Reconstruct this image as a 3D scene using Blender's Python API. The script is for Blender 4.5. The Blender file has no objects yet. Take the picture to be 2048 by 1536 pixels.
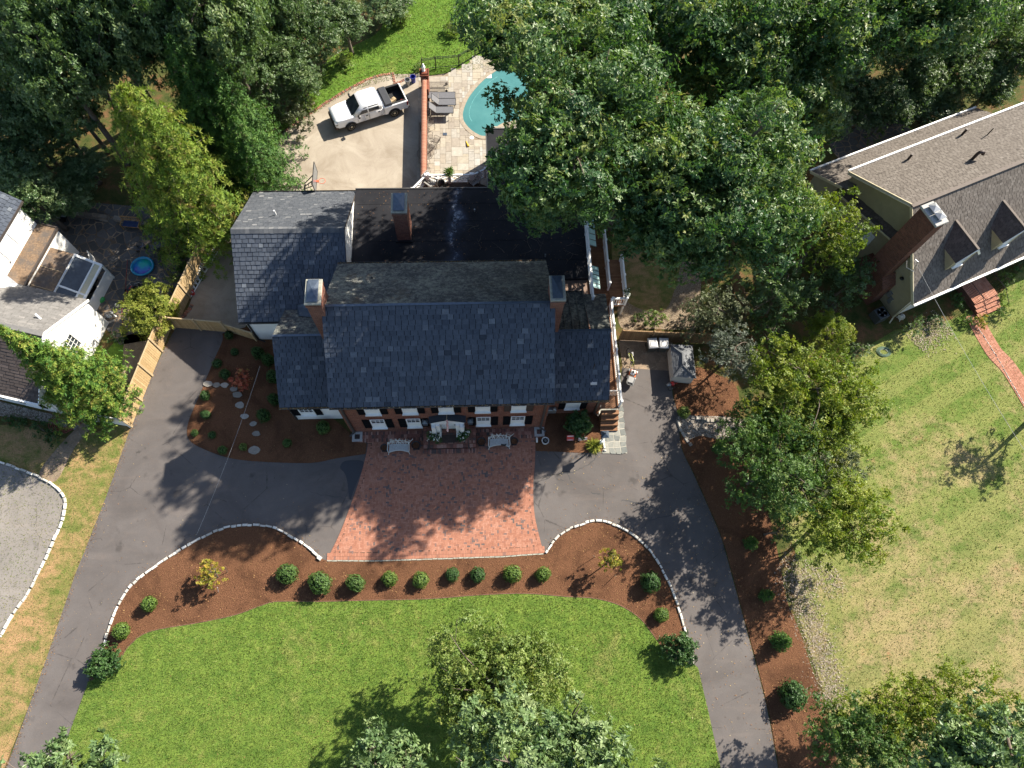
import bpy, bmesh, math, random
import numpy as np
from mathutils import Vector, Matrix
from mathutils.geometry import tessellate_polygon

# ---------------------------------------------------------------- camera, world, sun
SC = bpy.context.scene
COL = SC.collection
R_ = math.radians
FPX, CX, CY, CAM_H = 1421.0, 1024.0, 768.0, 45.0


def _rot():
    t, r, y = R_(21.17), R_(5.491), R_(-7.211)
    ct, st = math.cos(t), math.sin(t)
    m = np.array([[1, 0, 0], [0, ct, st], [0, -st, ct]]).T
    m = np.array([[1, 0, 0.0], [0, ct, -st], [0, st, ct]])
    rz = lambda a: np.array([[math.cos(a), -math.sin(a), 0], [math.sin(a), math.cos(a), 0], [0, 0, 1.0]])
    return rz(y) @ m @ rz(r)


CAM_M = _rot()
cam_d = bpy.data.cameras.new('camera')
cam = bpy.data.objects.new('camera', cam_d)
COL.objects.link(cam)
cam_d.sensor_width = 36.0
cam_d.lens = FPX / 2048.0 * 36.0
cam_d.clip_end = 2000.0
cam.matrix_world = Matrix.Translation((0, 0, CAM_H)) @ Matrix(CAM_M.tolist()).to_4x4()
SC.camera = cam

SUN_EL, SUN_AZ = R_(37.5), R_(35.0)          # azimuth counter-clockwise from +x
SDIR = Vector((math.cos(SUN_EL) * math.cos(SUN_AZ), math.cos(SUN_EL) * math.sin(SUN_AZ), math.sin(SUN_EL)))
W = bpy.data.worlds.new('World')
SC.world = W
W.use_nodes = True
_bg = W.node_tree.nodes['Background']
_sky = W.node_tree.nodes.new('ShaderNodeTexSky')
_sky.sky_type = 'NISHITA'
_sky.sun_disc = False
_sky.sun_elevation = SUN_EL
_sky.sun_rotation = math.pi / 2 - SUN_AZ
W.node_tree.links.new(_sky.outputs[0], _bg.inputs[0])
_bg.inputs[1].default_value = 0.076
sun_d = bpy.data.lights.new('sun', 'SUN')
sun_d.energy = 5.0
sun_d.angle = R_(0.53)
sun_d.color = (1.0, 0.92, 0.79)
sun = bpy.data.objects.new('sun', sun_d)
COL.objects.link(sun)
sun.rotation_euler = SDIR.to_track_quat('Z', 'Y').to_euler()
sun.location = (30, 30, 60)
SC.view_settings.view_transform = 'Standard'
SC.view_settings.look = 'None'
SC.view_settings.exposure = 1.58
SC.view_settings.gamma = 1.0
SC.cycles.max_bounces = 6
SC.cycles.transparent_max_bounces = 4
SC.cycles.use_denoising = True


# ---------------------------------------------------------------- helpers
def P(x, y, z=0.0):
    """world point at height z seen at photograph pixel (x, y)"""
    d = CAM_M @ np.array([(x - CX) / FPX, -(y - CY) / FPX, -1.0])
    t = (z - CAM_H) / d[2]
    return Vector((d[0] * t, d[1] * t, z))


def proj(p):
    """photograph pixels of an (N,3) array of world points"""
    c = (np.asarray(p, float) - np.array([0, 0, CAM_H])) @ CAM_M
    return np.stack([CX + FPX * c[:, 0] / -c[:, 2], CY - FPX * c[:, 1] / -c[:, 2]], 1)


def in_poly(pts, poly):
    pts = np.asarray(pts, float)
    poly = np.asarray(poly, float)
    x, y = pts[:, 0], pts[:, 1]
    ins = np.zeros(len(pts), bool)
    j = len(poly) - 1
    for i in range(len(poly)):
        xi, yi = poly[i][:2]
        xj, yj = poly[j][:2]
        c = ((yi > y) != (yj > y)) & (x < (xj - xi) * (y - yi) / (yj - yi + 1e-12) + xi)
        ins ^= c
        j = i
    return ins


def smooth(pts, n=6, closed=False):
    """Catmull-Rom through points"""
    pts = [Vector(p) for p in pts]
    N = len(pts)
    out = []
    rng = N if closed else N - 1
    for i in range(rng):
        g = (lambda k: pts[k % N]) if closed else (lambda k: pts[min(max(k, 0), N - 1)])
        a, b, c, d = g(i - 1), g(i), g(i + 1), g(i + 2)
        for k in range(n):
            t = k / n
            out.append(0.5 * ((2 * b) + (c - a) * t + (2 * a - 5 * b + 4 * c - d) * t * t + (3 * b - a - 3 * c + d) * t ** 3))
    if not closed:
        out.append(pts[-1])
    return out


def PX(seq, z=0.0):
    return [P(a, b, z) for a, b in seq]


def tag(o, label=None, cat=None, group=None, kind=None):
    if label: o['label'] = label
    if cat: o['category'] = cat
    if group: o['group'] = group
    if kind: o['kind'] = kind
    return o


def thing(name, label, cat, loc=(0, 0, 0), rz=0.0, group=None):
    o = bpy.data.objects.new(name, None)
    COL.objects.link(o)
    o.empty_display_size = 0.3
    o.location = loc
    o.rotation_euler = (0, 0, rz)
    return tag(o, label, cat, group)


def copy_tree(o, parent=None):
    c = o.copy()
    COL.objects.link(c)
    c.parent = parent
    for ch in list(o.children):
        copy_tree(ch, c)
    return c


def inv_of(parent):
    m = Matrix.Identity(4)
    chain = []
    while parent is not None:
        chain.append(Matrix.Translation(parent.location) @ parent.rotation_euler.to_matrix().to_4x4() @ Matrix.Diagonal((*parent.scale, 1)))
        parent = parent.parent
    for c in chain:
        m = c @ m
    return m.inverted()


class MB:
    """collects polygons; build() links them as ONE mesh object"""

    def __init__(s):
        s.v, s.f, s.uv, s.mi = [], [], {}, []

    def poly(s, pts):
        k = len(s.v)
        s.v += [Vector(p) for p in pts]
        s.f.append(list(range(k, k + len(pts))))
        return s

    def mesh(s, verts, faces):
        k = len(s.v)
        s.v += [Vector(p) for p in verts]
        s.f += [[i + k for i in f] for f in faces]
        return s

    def box(s, lo, hi, m=None):
        x0, y0, z0 = lo
        x1, y1, z1 = hi
        v = [Vector(p) for p in ((x0, y0, z0), (x1, y0, z0), (x1, y1, z0), (x0, y1, z0), (x0, y0, z1), (x1, y0, z1), (x1, y1, z1), (x0, y1, z1))]
        if m is not None: v = [m @ p for p in v]
        return s.mesh(v, [(3, 2, 1, 0), (4, 5, 6, 7), (0, 1, 5, 4), (1, 2, 6, 5), (2, 3, 7, 6), (3, 0, 4, 7)])

    def bbox(s, lo, hi, b=0.02, m=None):
        """box with chamfered top edges"""
        x0, y0, z0 = lo
        x1, y1, z1 = hi
        v = [(x0, y0, z0), (x1, y0, z0), (x1, y1, z0), (x0, y1, z0), (x0, y0, z1 - b), (x1, y0, z1 - b), (x1, y1, z1 - b), (x0, y1, z1 - b),
             (x0 + b, y0 + b, z1), (x1 - b, y0 + b, z1), (x1 - b, y1 - b, z1), (x0 + b, y1 - b, z1)]
        v = [Vector(p) for p in v]
        if m is not None: v = [m @ p for p in v]
        f = [(3, 2, 1, 0), (0, 1, 5, 4), (1, 2, 6, 5), (2, 3, 7, 6), (3, 0, 4, 7), (4, 5, 9, 8), (5, 6, 10, 9), (6, 7, 11, 10), (7, 4, 8, 11), (8, 9, 10, 11)]
        return s.mesh(v, f)

    def bar(s, a, b, w, h=None, up=(0, 0, 1)):
        a, b = Vector(a), Vector(b)
        h = h or w
        d = (b - a).normalized()
        u = Vector(up)
        if abs(d.dot(u)) > 0.98: u = Vector((1, 0, 0))
        x = d.cross(u).normalized() * (w / 2)
        y = x.normalized().cross(d).normalized() * (h / 2)
        v = [a - x - y, a + x - y, a + x + y, a - x + y, b - x - y, b + x - y, b + x + y, b - x + y]
        return s.mesh(v, [(0, 1, 2, 3), (7, 6, 5, 4), (4, 5, 1, 0), (5, 6, 2, 1), (6, 7, 3, 2), (7, 4, 0, 3)])

    def tube(s, pts, r, n=6, r2=None, cap=True):
        pts = [Vector(p) for p in pts]
        N = len(pts)
        rings = []
        prev = None
        for i, p in enumerate(pts):
            d = (pts[min(i + 1, N - 1)] - pts[max(i - 1, 0)])
            d = d.normalized() if d.length > 1e-9 else Vector((0, 0, 1))
            if prev is None:
                u = d.orthogonal().normalized()
            else:
                u = (prev - d * prev.dot(d))
                u = u.normalized() if u.length > 1e-6 else d.orthogonal().normalized()
            prev = u
            w = d.cross(u)
            rr = r if r2 is None else r + (r2 - r) * i / max(1, N - 1)
            if isinstance(r, (list, tuple)): rr = r[i]
            rings.append([p + u * (rr * math.cos(2 * math.pi * k / n)) + w * (rr * math.sin(2 * math.pi * k / n)) for k in range(n)])
        k0 = len(s.v)
        for q in rings: s.v += q
        for i in range(N - 1):
            for k in range(n):
                a, b = k0 + i * n + k, k0 + i * n + (k + 1) % n
                s.f.append([a, b, b + n, a + n])
        if cap:
            s.f.append([k0 + k for k in range(n)][::-1])
            s.f.append([k0 + (N - 1) * n + k for k in range(n)])
        return s

    def lathe(s, prof, c=(0, 0, 0), n=16, sx=1.0, sy=1.0, m=None):
        c = Vector(c)
        k0 = len(s.v)
        for r, z in prof:
            for k in range(n):
                a = 2 * math.pi * k / n
                p = c + Vector((r * math.cos(a) * sx, r * math.sin(a) * sy, z))
                s.v.append(m @ p if m is not None else p)
        for i in range(len(prof) - 1):
            for k in range(n):
                a, b = k0 + i * n + k, k0 + i * n + (k + 1) % n
                s.f.append([a, b, b + n, a + n])
        s.f.append([k0 + k for k in range(n)][::-1])
        s.f.append([k0 + (len(prof) - 1) * n + k for k in range(n)])
        return s

    def prism(s, poly, z0, z1):
        """extrude a flat outline (x,y) between two heights"""
        n = len(poly)
        k = len(s.v)
        s.v += [Vector((p[0], p[1], z0)) for p in poly] + [Vector((p[0], p[1], z1)) for p in poly]
        s.f.append([k + i for i in range(n)][::-1])
        s.f.append([k + n + i for i in range(n)])
        for i in range(n):
            j = (i + 1) % n
            s.f.append([k + i, k + j, k + n + j, k + n + i])
        return s

    def loft(s, secs, cap=True):
        n = len(secs[0])
        k = len(s.v)
        for q in secs: s.v += [Vector(p) for p in q]
        for i in range(len(secs) - 1):
            for a in range(n):
                b = (a + 1) % n
                s.f.append([k + i * n + a, k + i * n + b, k + (i + 1) * n + b, k + (i + 1) * n + a])
        if cap:
            s.f.append([k + a for a in range(n)][::-1])
            s.f.append([k + (len(secs) - 1) * n + a for a in range(n)])
        return s

    def build(s, name, mat, parent=None, local=False, smooth_=False, rec=True):
        me = bpy.data.meshes.new(name)
        v = s.v
        if parent is not None and not local:
            im = inv_of(parent)
            v = [im @ p for p in v]
        me.from_pydata([tuple(p) for p in v], [], s.f)
        if rec:
            bm = bmesh.new()
            bm.from_mesh(me)
            bmesh.ops.recalc_face_normals(bm, faces=bm.faces)
            bm.to_mesh(me)
            bm.free()
        if smooth_:
            me.polygons.foreach_set('use_smooth', [True] * len(me.polygons))
        if mat is not None: me.materials.append(mat)
        o = bpy.data.objects.new(name, me)
        COL.objects.link(o)
        o.parent = parent
        return o


def fast_obj(name, verts, faces, mat, parent=None, rnd=None, smooth_=False, link=True):
    """numpy mesh: verts (N,3), faces (M,k); rnd = one value per face"""
    me = bpy.data.meshes.new(name)
    verts = np.ascontiguousarray(verts, np.float32)
    faces = np.ascontiguousarray(faces, np.int32)
    M_, k = faces.shape
    me.vertices.add(len(verts))
    me.vertices.foreach_set('co', verts.ravel())
    me.loops.add(M_ * k)
    me.loops.foreach_set('vertex_index', faces.ravel())
    me.polygons.add(M_)
    me.polygons.foreach_set('loop_start', np.arange(0, M_ * k, k, dtype=np.int32))
    me.polygons.foreach_set('use_smooth', np.full(M_, bool(smooth_)))
    me.update(calc_edges=True)
    if rnd is not None:
        at = me.attributes.new('rnd', 'FLOAT', 'FACE')
        at.data.foreach_set('value', np.ascontiguousarray(rnd, np.float32))
    if mat is not None: me.materials.append(mat)
    o = bpy.data.objects.new(name, me)
    if link: COL.objects.link(o)
    o.parent = parent
    return o


def ground(name, pts, z, mat, label=None, kind='structure', cat=None):
    """flat sheet from a world outline at height z"""
    pts = [Vector((p[0], p[1], z)) for p in pts]
    tris = tessellate_polygon([pts])
    me = bpy.data.meshes.new(name)
    me.from_pydata([tuple(p) for p in pts], [], [list(t) for t in tris])
    bm = bmesh.new(); bm.from_mesh(me)
    for f in bm.faces:
        f.normal_update()
        if f.normal.z < 0: f.normal_flip()
    bm.to_mesh(me); bm.free()
    me.materials.append(mat)
    o = bpy.data.objects.new(name, me)
    COL.objects.link(o)
    return tag(o, label, cat, None, kind)


# ---------------------------------------------------------------- materials
class N:
    """tiny node-graph helper"""

    def __init__(s, name, rough=0.9, spec=0.3):
        s.m = bpy.data.materials.new(name)
        s.m.use_nodes = True
        s.t = s.m.node_tree
        s.b = s.t.nodes['Principled BSDF']
        s.b.inputs['Roughness'].default_value = rough
        s.b.inputs['Specular IOR Level'].default_value = spec
        s._co = None

    def n(s, typ, **kw):
        o = s.t.nodes.new(typ)
        for k, v in kw.items(): setattr(o, k, v)
        return o

    def l(s, a, b):
        s.t.links.new(a, b)

    def co(s, kind='Object'):
        if s._co is None: s._co = s.n('ShaderNodeTexCoord')
        return s._co.outputs[kind]

    def mapped(s, scale=(1, 1, 1), rot=(0, 0, 0), loc=(0, 0, 0)):
        m = s.n('ShaderNodeMapping')
        m.inputs['Scale'].default_value = scale
        m.inputs['Rotation'].default_value = rot
        m.inputs['Location'].default_value = loc
        s.l(s.co(), m.inputs[0])
        return m.outputs[0]

    def noise(s, scale, detail=4, rough=0.6, vec=None, dist=0.0):
        o = s.n('ShaderNodeTexNoise')
        o.inputs['Scale'].default_value = scale
        o.inputs['Detail'].default_value = detail
        o.inputs['Roughness'].default_value = rough
        o.inputs['Distortion'].default_value = dist
        s.l(vec if vec is not None else s.co(), o.inputs['Vector'])
        return o.outputs['Fac']

    def voro(s, scale, feature='F1', out='Distance', vec=None, rand=1.0):
        o = s.n('ShaderNodeTexVoronoi', feature=feature)
        o.inputs['Scale'].default_value = scale
        o.inputs['Randomness'].default_value = rand
        s.l(vec if vec is not None else s.co(), o.inputs['Vector'])
        return o.outputs[out]

    def ramp(s, fac, stops, interp='LINEAR'):
        o = s.n('ShaderNodeValToRGB')
        o.color_ramp.interpolation = interp
        e = o.color_ramp.elements
        while len(e) < len(stops): e.new(0.5)
        for i, (p, c) in enumerate(stops):
            e[i].position = p
            e[i].color = (*c, 1) if len(c) == 3 else c
        s.l(fac, o.inputs[0])
        return o.outputs[0]

    def mix(s, fac, a, b, mode='MIX'):
        o = s.n('ShaderNodeMix', data_type='RGBA', blend_type=mode)
        for sock, v in ((o.inputs[0], fac), (o.inputs[6], a), (o.inputs[7], b)):
            if isinstance(v, (int, float)): sock.default_value = v
            elif isinstance(v, (tuple, list)): sock.default_value = (*v, 1) if len(v) == 3 else v
            else: s.l(v, sock)
        return o.outputs[2]

    def math(s, op, a, b=0.0):
        o = s.n('ShaderNodeMath', operation=op)
        for sock, v in ((o.inputs[0], a), (o.inputs[1], b)):
            if isinstance(v, (int, float)): sock.default_value = v
            else: s.l(v, sock)
        return o.outputs[0]

    def mapr(s, v, a, b, c=0.0, d=1.0):
        o = s.n('ShaderNodeMapRange')
        s.l(v, o.inputs[0])
        for i, x in enumerate((a, b, c, d)): o.inputs[i + 1].default_value = x
        return o.outputs[0]

    def attr(s, name='rnd'):
        o = s.n('ShaderNodeAttribute', attribute_name=name)
        return o.outputs['Fac']

    def color(s, c):
        if isinstance(c, (tuple, list)): s.b.inputs['Base Color'].default_value = (*c, 1)
        else: s.l(c, s.b.inputs['Base Color'])
        return s

    def bump(s, h, strength=0.5, dist=0.02):
        o = s.n('ShaderNodeBump')
        o.inputs['Strength'].default_value = strength
        o.inputs['Distance'].default_value = dist
        s.l(h, o.inputs['Height'])
        s.l(o.outputs[0], s.b.inputs['Normal'])
        return s


def plain(name, c, rough=0.6, spec=0.4, metal=0.0, var=0.12, scale=6.0, bump=0.0):
    """paint / metal / plastic with faint mottling so that no face is perfectly even"""
    g = N(name, rough, spec)
    g.b.inputs['Metallic'].default_value = metal
    f = g.noise(scale, 5, 0.65)
    lo = tuple(max(0, x * (1 - var)) for x in c)
    hi = tuple(min(1, x * (1 + var)) for x in c)
    g.color(g.ramp(f, [(0.3, lo), (0.7, hi)]))
    if bump: g.bump(g.noise(scale * 8, 3), bump, 0.01)
    return g.m


def lawn_mat(name, g1, g2, g3, dry, drylo, dryhi, stripes=0.0, soil=False):
    g = N(name, 0.95, 0.15)
    big = g.noise(0.22, 5, 0.6, dist=0.6)
    mid = g.noise(1.6, 5, 0.7)
    fine = g.noise(14, 6, 0.75)
    c = g.ramp(mid, [(0.3, g1), (0.52, g2), (0.72, g3)])
    pm = g.mapr(g.math('ADD', big, g.math('MULTIPLY', g.math('SUBTRACT', mid, 0.5), 0.55)), drylo, dryhi)
    if soil:
        sy = g.n('ShaderNodeSeparateXYZ'); g.l(g.co(), sy.inputs[0])
        pm = g.math('ADD', pm, g.mapr(g.math('SUBTRACT', sy.outputs[1], g.math('MULTIPLY', sy.outputs[0], 0.35)), 6.0, -9.0, -0.35, 0.45))
        pm = g.mapr(pm, 0.0, 1.0)
    c = g.mix(pm, c, dry)
    dk = g.noise(0.55, 4, 0.65, vec=g.mapped(scale=(1, 2.2, 1), rot=(0, 0, 0.3), loc=(4, 9, 0)), dist=0.8)
    c = g.mix(g.mapr(dk, 0.50, 0.66, 0, 0.6), c, tuple(x * 0.85 for x in g1))
    pt = g.noise(4.0, 3, 0.6)
    c = g.mix(g.mapr(pt, 0.60, 0.72, 0, 0.25), c, tuple(min(1, x * 1.1) for x in g3))
    if soil:
        sm = g.math('MULTIPLY', g.mapr(g.noise(0.9, 6, 0.75), 0.60, 0.70), g.mapr(big, 0.46, 0.60))
        c = g.mix(g.math('MULTIPLY', sm, 0.8), c, (0.27, 0.135, 0.07))
    if stripes:
        w = g.n('ShaderNodeTexWave', wave_type='BANDS')
        w.inputs['Scale'].default_value = 0.13
        w.inputs['Distortion'].default_value = 0.8
        g.l(g.mapped(rot=(0, 0, R_(62))), w.inputs['Vector'])
        c = g.mix(g.mapr(w.outputs['Fac'], 0.4, 0.6, 0, stripes), c, g.mix(0.5, c, (0.26, 0.24, 0.09)))
    c = g.mix(1.0, c, g.ramp(fine, [(0.25, (0.45, 0.45, 0.45)), (0.5, (1, 1, 1)), (0.8, (1.45, 1.4, 1.3))]), 'MULTIPLY')
    g.color(c)
    g.bump(g.math('ADD', g.noise(30, 4, 0.8), g.math('MULTIPLY', mid, 0.6)), 0.9, 0.06)
    return g.m


M_ = {}
M_['lawn'] = lawn_mat('lawn', (0.065, 0.125, 0.02), (0.115, 0.178, 0.03), (0.16, 0.205, 0.042), (0.21, 0.195, 0.07), 0.58, 0.86)
M_['lawn_rear'] = lawn_mat('lawn_rear', (0.06, 0.13, 0.016), (0.095, 0.175, 0.022), (0.13, 0.20, 0.03), (0.2, 0.18, 0.06), 0.60, 0.85)
M_['lawn_dry'] = lawn_mat('lawn_dry', (0.07, 0.125, 0.02), (0.115, 0.155, 0.034), (0.16, 0.175, 0.048), (0.25, 0.20, 0.10), 0.46, 0.68, 0.6, True)
M_['verge'] = lawn_mat('verge', (0.09, 0.13, 0.025), (0.17, 0.155, 0.05), (0.23, 0.18, 0.075), (0.32, 0.20, 0.10), 0.40, 0.62)

# woodland / base earth
g = N('earth', 0.95, 0.1)
mid = g.noise(0.9, 6, 0.7)
c = g.ramp(mid, [(0.32, (0.03, 0.05, 0.012)), (0.48, (0.07, 0.075, 0.022)), (0.6, (0.13, 0.075, 0.035)), (0.75, (0.21, 0.105, 0.05))])
c = g.mix(1.0, c, g.ramp(g.noise(16, 5, 0.8), [(0.25, (0.5, 0.5, 0.5)), (0.8, (1.4, 1.4, 1.4))]), 'MULTIPLY')
g.color(c).bump(g.noise(22, 4, 0.8), 0.9, 0.06)
M_['earth'] = g.m


def asphalt(name, c0, c1, tint, dust=1.0):
    g = N(name, 0.88, 0.25)
    big = g.noise(0.35, 5, 0.6, dist=0.8)
    mid = g.noise(2.2, 6, 0.7)
    c = g.ramp(big, [(0.3, tuple(x * 1.15 for x in c0)), (0.7, tuple(x * 1.2 for x in c1))])
    c = g.mix(g.mapr(mid, 0.52, 0.78, 0, 0.45), c, tint)
    st = g.noise(1.0, 4, 0.6, vec=g.mapped(scale=(0.25, 1.6, 1), rot=(0, 0, R_(-66))))
    c = g.mix(g.mapr(st, 0.56, 0.78, 0, 0.2), c, (c1[0] * 2.0, c1[1] * 1.75, c1[2] * 1.55))
    # reddish-brown leaf litter dust
    ol = g.noise(0.9, 3, 0.5, vec=g.mapped(loc=(3, 1, 0)))
    c = g.mix(g.mapr(ol, 0.64, 0.72, 0, 0.5), c, tuple(x * 0.5 for x in c0))
    ck = g.voro(0.33, 'DISTANCE_TO_EDGE', vec=g.mapped(scale=(1, 1, 1), loc=(2.3, 5.1, 0)))
    ck = g.math('ADD', ck, g.math('MULTIPLY', g.math('SUBTRACT', g.noise(3.0, 5, 0.7), 0.5), 0.05))
    ckm = g.math('MULTIPLY', g.mapr(g.math('ABSOLUTE', ck), 0.003, 0.007, 1, 0), g.mapr(g.noise(0.6, 3), 0.48, 0.56))
    c = g.mix(g.math('MULTIPLY', ckm, 0.55), c, tuple(x * 0.4 for x in c0))
    sp = g.voro(9.0)
    c = g.mix(g.math('MULTIPLY', g.mapr(sp, 0.06, 0.03), g.mapr(big, 0.5, 0.62, 0, dust)), c, (0.2, 0.10, 0.045))
    c = g.mix(1.0, c, g.ramp(g.noise(45, 3, 0.8), [(0.3, (0.82, 0.82, 0.82)), (0.7, (1.18, 1.18, 1.18))]), 'MULTIPLY')
    g.color(c).bump(g.noise(60, 3, 0.7), 0.2, 0.01)
    return g.m


M_['asphalt'] = asphalt('asphalt', (0.062, 0.055, 0.052), (0.088, 0.079, 0.075), (0.115, 0.092, 0.077))
M_['asphalt_old'] = asphalt('asphalt_old', (0.125, 0.115, 0.105), (0.165, 0.15, 0.135), (0.19, 0.16, 0.13), 0.0)

g = N('mulch', 0.95, 0.1)
f1 = g.noise(24, 5, 0.8)
v1 = g.voro(20, vec=g.mapped(scale=(1, 1.9, 1), rot=(0, 0, 0.6)))
c = g.ramp(f1, [(0.25, (0.06, 0.028, 0.016)), (0.5, (0.165, 0.078, 0.042)), (0.75, (0.275, 0.14, 0.075))])
c = g.mix(g.mapr(g.noise(0.35, 5, 0.65, dist=0.6), 0.48, 0.60, 0, 0.75), c, g.mix(0.5, c, (0.02, 0.01, 0.007)))
c = g.mix(g.mapr(g.voro(7), 0.07, 0.03, 0, 0.5), c, (0.23, 0.12, 0.06))
g.color(c).bump(g.math('ADD', f1, g.math('MULTIPLY', v1, 0.8)), 1.0, 0.09)
M_['mulch'] = g.m

g = N('concrete', 0.85, 0.25)
big = g.noise(0.4, 6, 0.65, dist=1.0)
c = g.ramp(big, [(0.3, (0.20, 0.165, 0.125)), (0.5, (0.265, 0.228, 0.18)), (0.72, (0.33, 0.292, 0.235))])
c = g.mix(g.mapr(g.noise(1.3, 7, 0.75, dist=2.0), 0.58, 0.75, 0, 0.5), c, (0.15, 0.11, 0.075))
c = g.mix(1.0, c, g.ramp(g.noise(45, 4, 0.8), [(0.3, (0.8, 0.8, 0.8)), (0.7, (1.15, 1.15, 1.15))]), 'MULTIPLY')
g.color(c).bump(g.noise(60, 3), 0.15, 0.01)
M_['concrete'] = g.m


def attr_stone(name, stops, rough=0.85, spec=0.25, nscale=9.0, bump=0.25, contrast=0.25, dist=0.015):
    """stones / slates / bricks coloured one by one from the face attribute"""
    g = N(name, rough, spec)
    c = g.ramp(g.attr(), stops, 'LINEAR')
    f = g.noise(nscale, 6, 0.75)
    c = g.mix(1.0, c, g.ramp(f, [(0.25, (1 - contrast,) * 3), (0.75, (1 + contrast,) * 3)]), 'MULTIPLY')
    g.color(c).bump(g.noise(nscale * 3, 4, 0.7), bump, dist)
    return g.m


M_['slate'] = attr_stone('slate', [(0, (0.006, 0.007, 0.010)), (0.18, (0.040, 0.049, 0.066)), (0.6, (0.060, 0.071, 0.091)), (0.88, (0.080, 0.092, 0.113)), (1, (0.12, 0.135, 0.155))], 0.8, 0.25, 5.0, 0.35, 0.3)
M_['slate_rear'] = attr_stone('slate_rear', [(0, (0.035, 0.039, 0.047)), (0.5, (0.058, 0.064, 0.074)), (0.85, (0.085, 0.09, 0.098)), (1, (0.17, 0.17, 0.17))], 0.85, 0.2, 6.0)
g = N('slate_lichen', 0.8, 0.25)
c = g.ramp(g.attr(), [(0, (0.02, 0.022, 0.026)), (1, (0.06, 0.062, 0.065))])
li = g.noise(3.5, 8, 0.8, dist=0.5)
li2 = g.noise(0.5, 4, 0.6)
c = g.mix(g.mapr(g.math('ADD', li, g.math('MULTIPLY', li2, 0.35)), 0.62, 0.82, 0, 0.85), c, (0.20, 0.205, 0.17))
c = g.mix(g.mapr(g.noise(0.8, 5, 0.7), 0.55, 0.7, 0, 0.8), c, (0.05, 0.035, 0.026))
g.color(c).bump(g.noise(14, 4), 0.3, 0.02)
M_['slate_lichen'] = g.m
M_['shingle'] = attr_stone('shingle', [(0, (0.06, 0.052, 0.045)), (0.25, (0.10, 0.087, 0.076)), (0.5, (0.128, 0.112, 0.098)), (1, (0.165, 0.147, 0.13))], 0.9, 0.15, 8.0, 0.3, 0.15)
M_['shingle_grey'] = attr_stone('shingle_grey', [(0, (0.105, 0.10, 0.095)), (0.5, (0.14, 0.135, 0.13)), (1, (0.19, 0.18, 0.17))], 0.9, 0.15, 5.0, 0.3, 0.2)
M_['shingle_brown'] = attr_stone('shingle_brown', [(0, (0.05, 0.04, 0.037)), (0.5, (0.08, 0.064, 0.057)), (1, (0.115, 0.09, 0.08))], 0.9, 0.15, 6.0, 0.3, 0.2)
M_['paver'] = attr_stone('paver', [(0, (0.10, 0.085, 0.08)), (0.10, (0.15, 0.105, 0.095)), (0.2, (0.255, 0.112, 0.074)), (0.5, (0.285, 0.13, 0.086)), (0.8, (0.31, 0.148, 0.10)), (1, (0.335, 0.17, 0.12))], 0.9, 0.15, 14.0, 0.3, 0.18, 0.006)
M_['paver_old'] = attr_stone('paver_old', [(0, (0.08, 0.07, 0.066)), (0.3, (0.17, 0.08, 0.06)), (0.7, (0.26, 0.115, 0.085)), (1, (0.36, 0.22, 0.17))], 0.92, 0.12, 10.0, 0.4, 0.3, 0.006)
M_['flagstone'] = attr_stone('flagstone', [(0, (0.23, 0.20, 0.165)), (0.3, (0.265, 0.232, 0.185)), (0.55, (0.28, 0.262, 0.23)), (0.8, (0.295, 0.255, 0.19)), (1, (0.325, 0.31, 0.28))], 0.88, 0.2, 3.5, 0.3, 0.22, 0.01)
M_['grout'] = plain('grout', (0.21, 0.17, 0.125), 0.95, 0.1, 0, 0.25, 4)
M_['bluestone'] = attr_stone('bluestone', [(0, (0.11, 0.118, 0.112)), (0.5, (0.17, 0.175, 0.16)), (1, (0.24, 0.235, 0.205))], 0.85, 0.25, 5, 0.3, 0.25, 0.01)
M_['grout_pale'] = plain('grout_pale', (0.34, 0.32, 0.27), 0.95, 0.1, 0, 0.15, 6)
M_['edging'] = attr_stone('edging', [(0, (0.36, 0.34, 0.30)), (0.5, (0.50, 0.48, 0.435)), (1, (0.64, 0.62, 0.57))], 0.9, 0.2, 12, 0.5, 0.2, 0.02)
M_['rock'] = attr_stone('rock', [(0, (0.13, 0.11, 0.09)), (0.5, (0.22, 0.195, 0.165)), (1, (0.33, 0.31, 0.275))], 0.9, 0.2, 7, 0.6, 0.3, 0.03)
M_['sand'] = plain('sand', (0.13, 0.075, 0.055), 0.95, 0.1, 0, 0.3, 12)


def crazy(name, stone_a, stone_b, joint, scale=1.7, wid=0.045):
    g = N(name, 0.85, 0.25)
    d = g.voro(scale, 'DISTANCE_TO_EDGE')
    cell = g.n('ShaderNodeTexVoronoi')
    cell.inputs['Scale'].default_value = scale
    g.l(g.co(), cell.inputs['Vector'])
    sep = g.n('ShaderNodeSeparateColor'); g.l(cell.outputs['Color'], sep.inputs[0])
    c = g.mix(sep.outputs[0], stone_a, stone_b)
    c = g.mix(1.0, c, g.ramp(g.noise(6, 6, 0.75), [(0.25, (0.7, 0.7, 0.7)), (0.75, (1.25, 1.25, 1.25))]), 'MULTIPLY')
    j = g.mapr(g.math('ADD', d, g.math('MULTIPLY', g.math('SUBTRACT', g.noise(8, 3), 0.5), 0.03)), wid * 0.6, wid, 1, 0)
    c = g.mix(j, c, g.mix(g.mapr(g.noise(1.2, 3), 0.35, 0.6), joint, tuple(x * 0.35 for x in joint)))
    g.color(c).bump(g.math('SUBTRACT', g.noise(12, 4), j), 0.5, 0.02)
    return g.m


M_['crazy_dark'] = crazy('crazy_dark', (0.06, 0.058, 0.056), (0.105, 0.10, 0.095), (0.30, 0.215, 0.14), 1.6, 0.05)
M_['crazy_walk'] = crazy('crazy_walk', (0.16, 0.12, 0.085), (0.24, 0.175, 0.12), (0.30, 0.24, 0.17), 2.2, 0.03)

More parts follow.
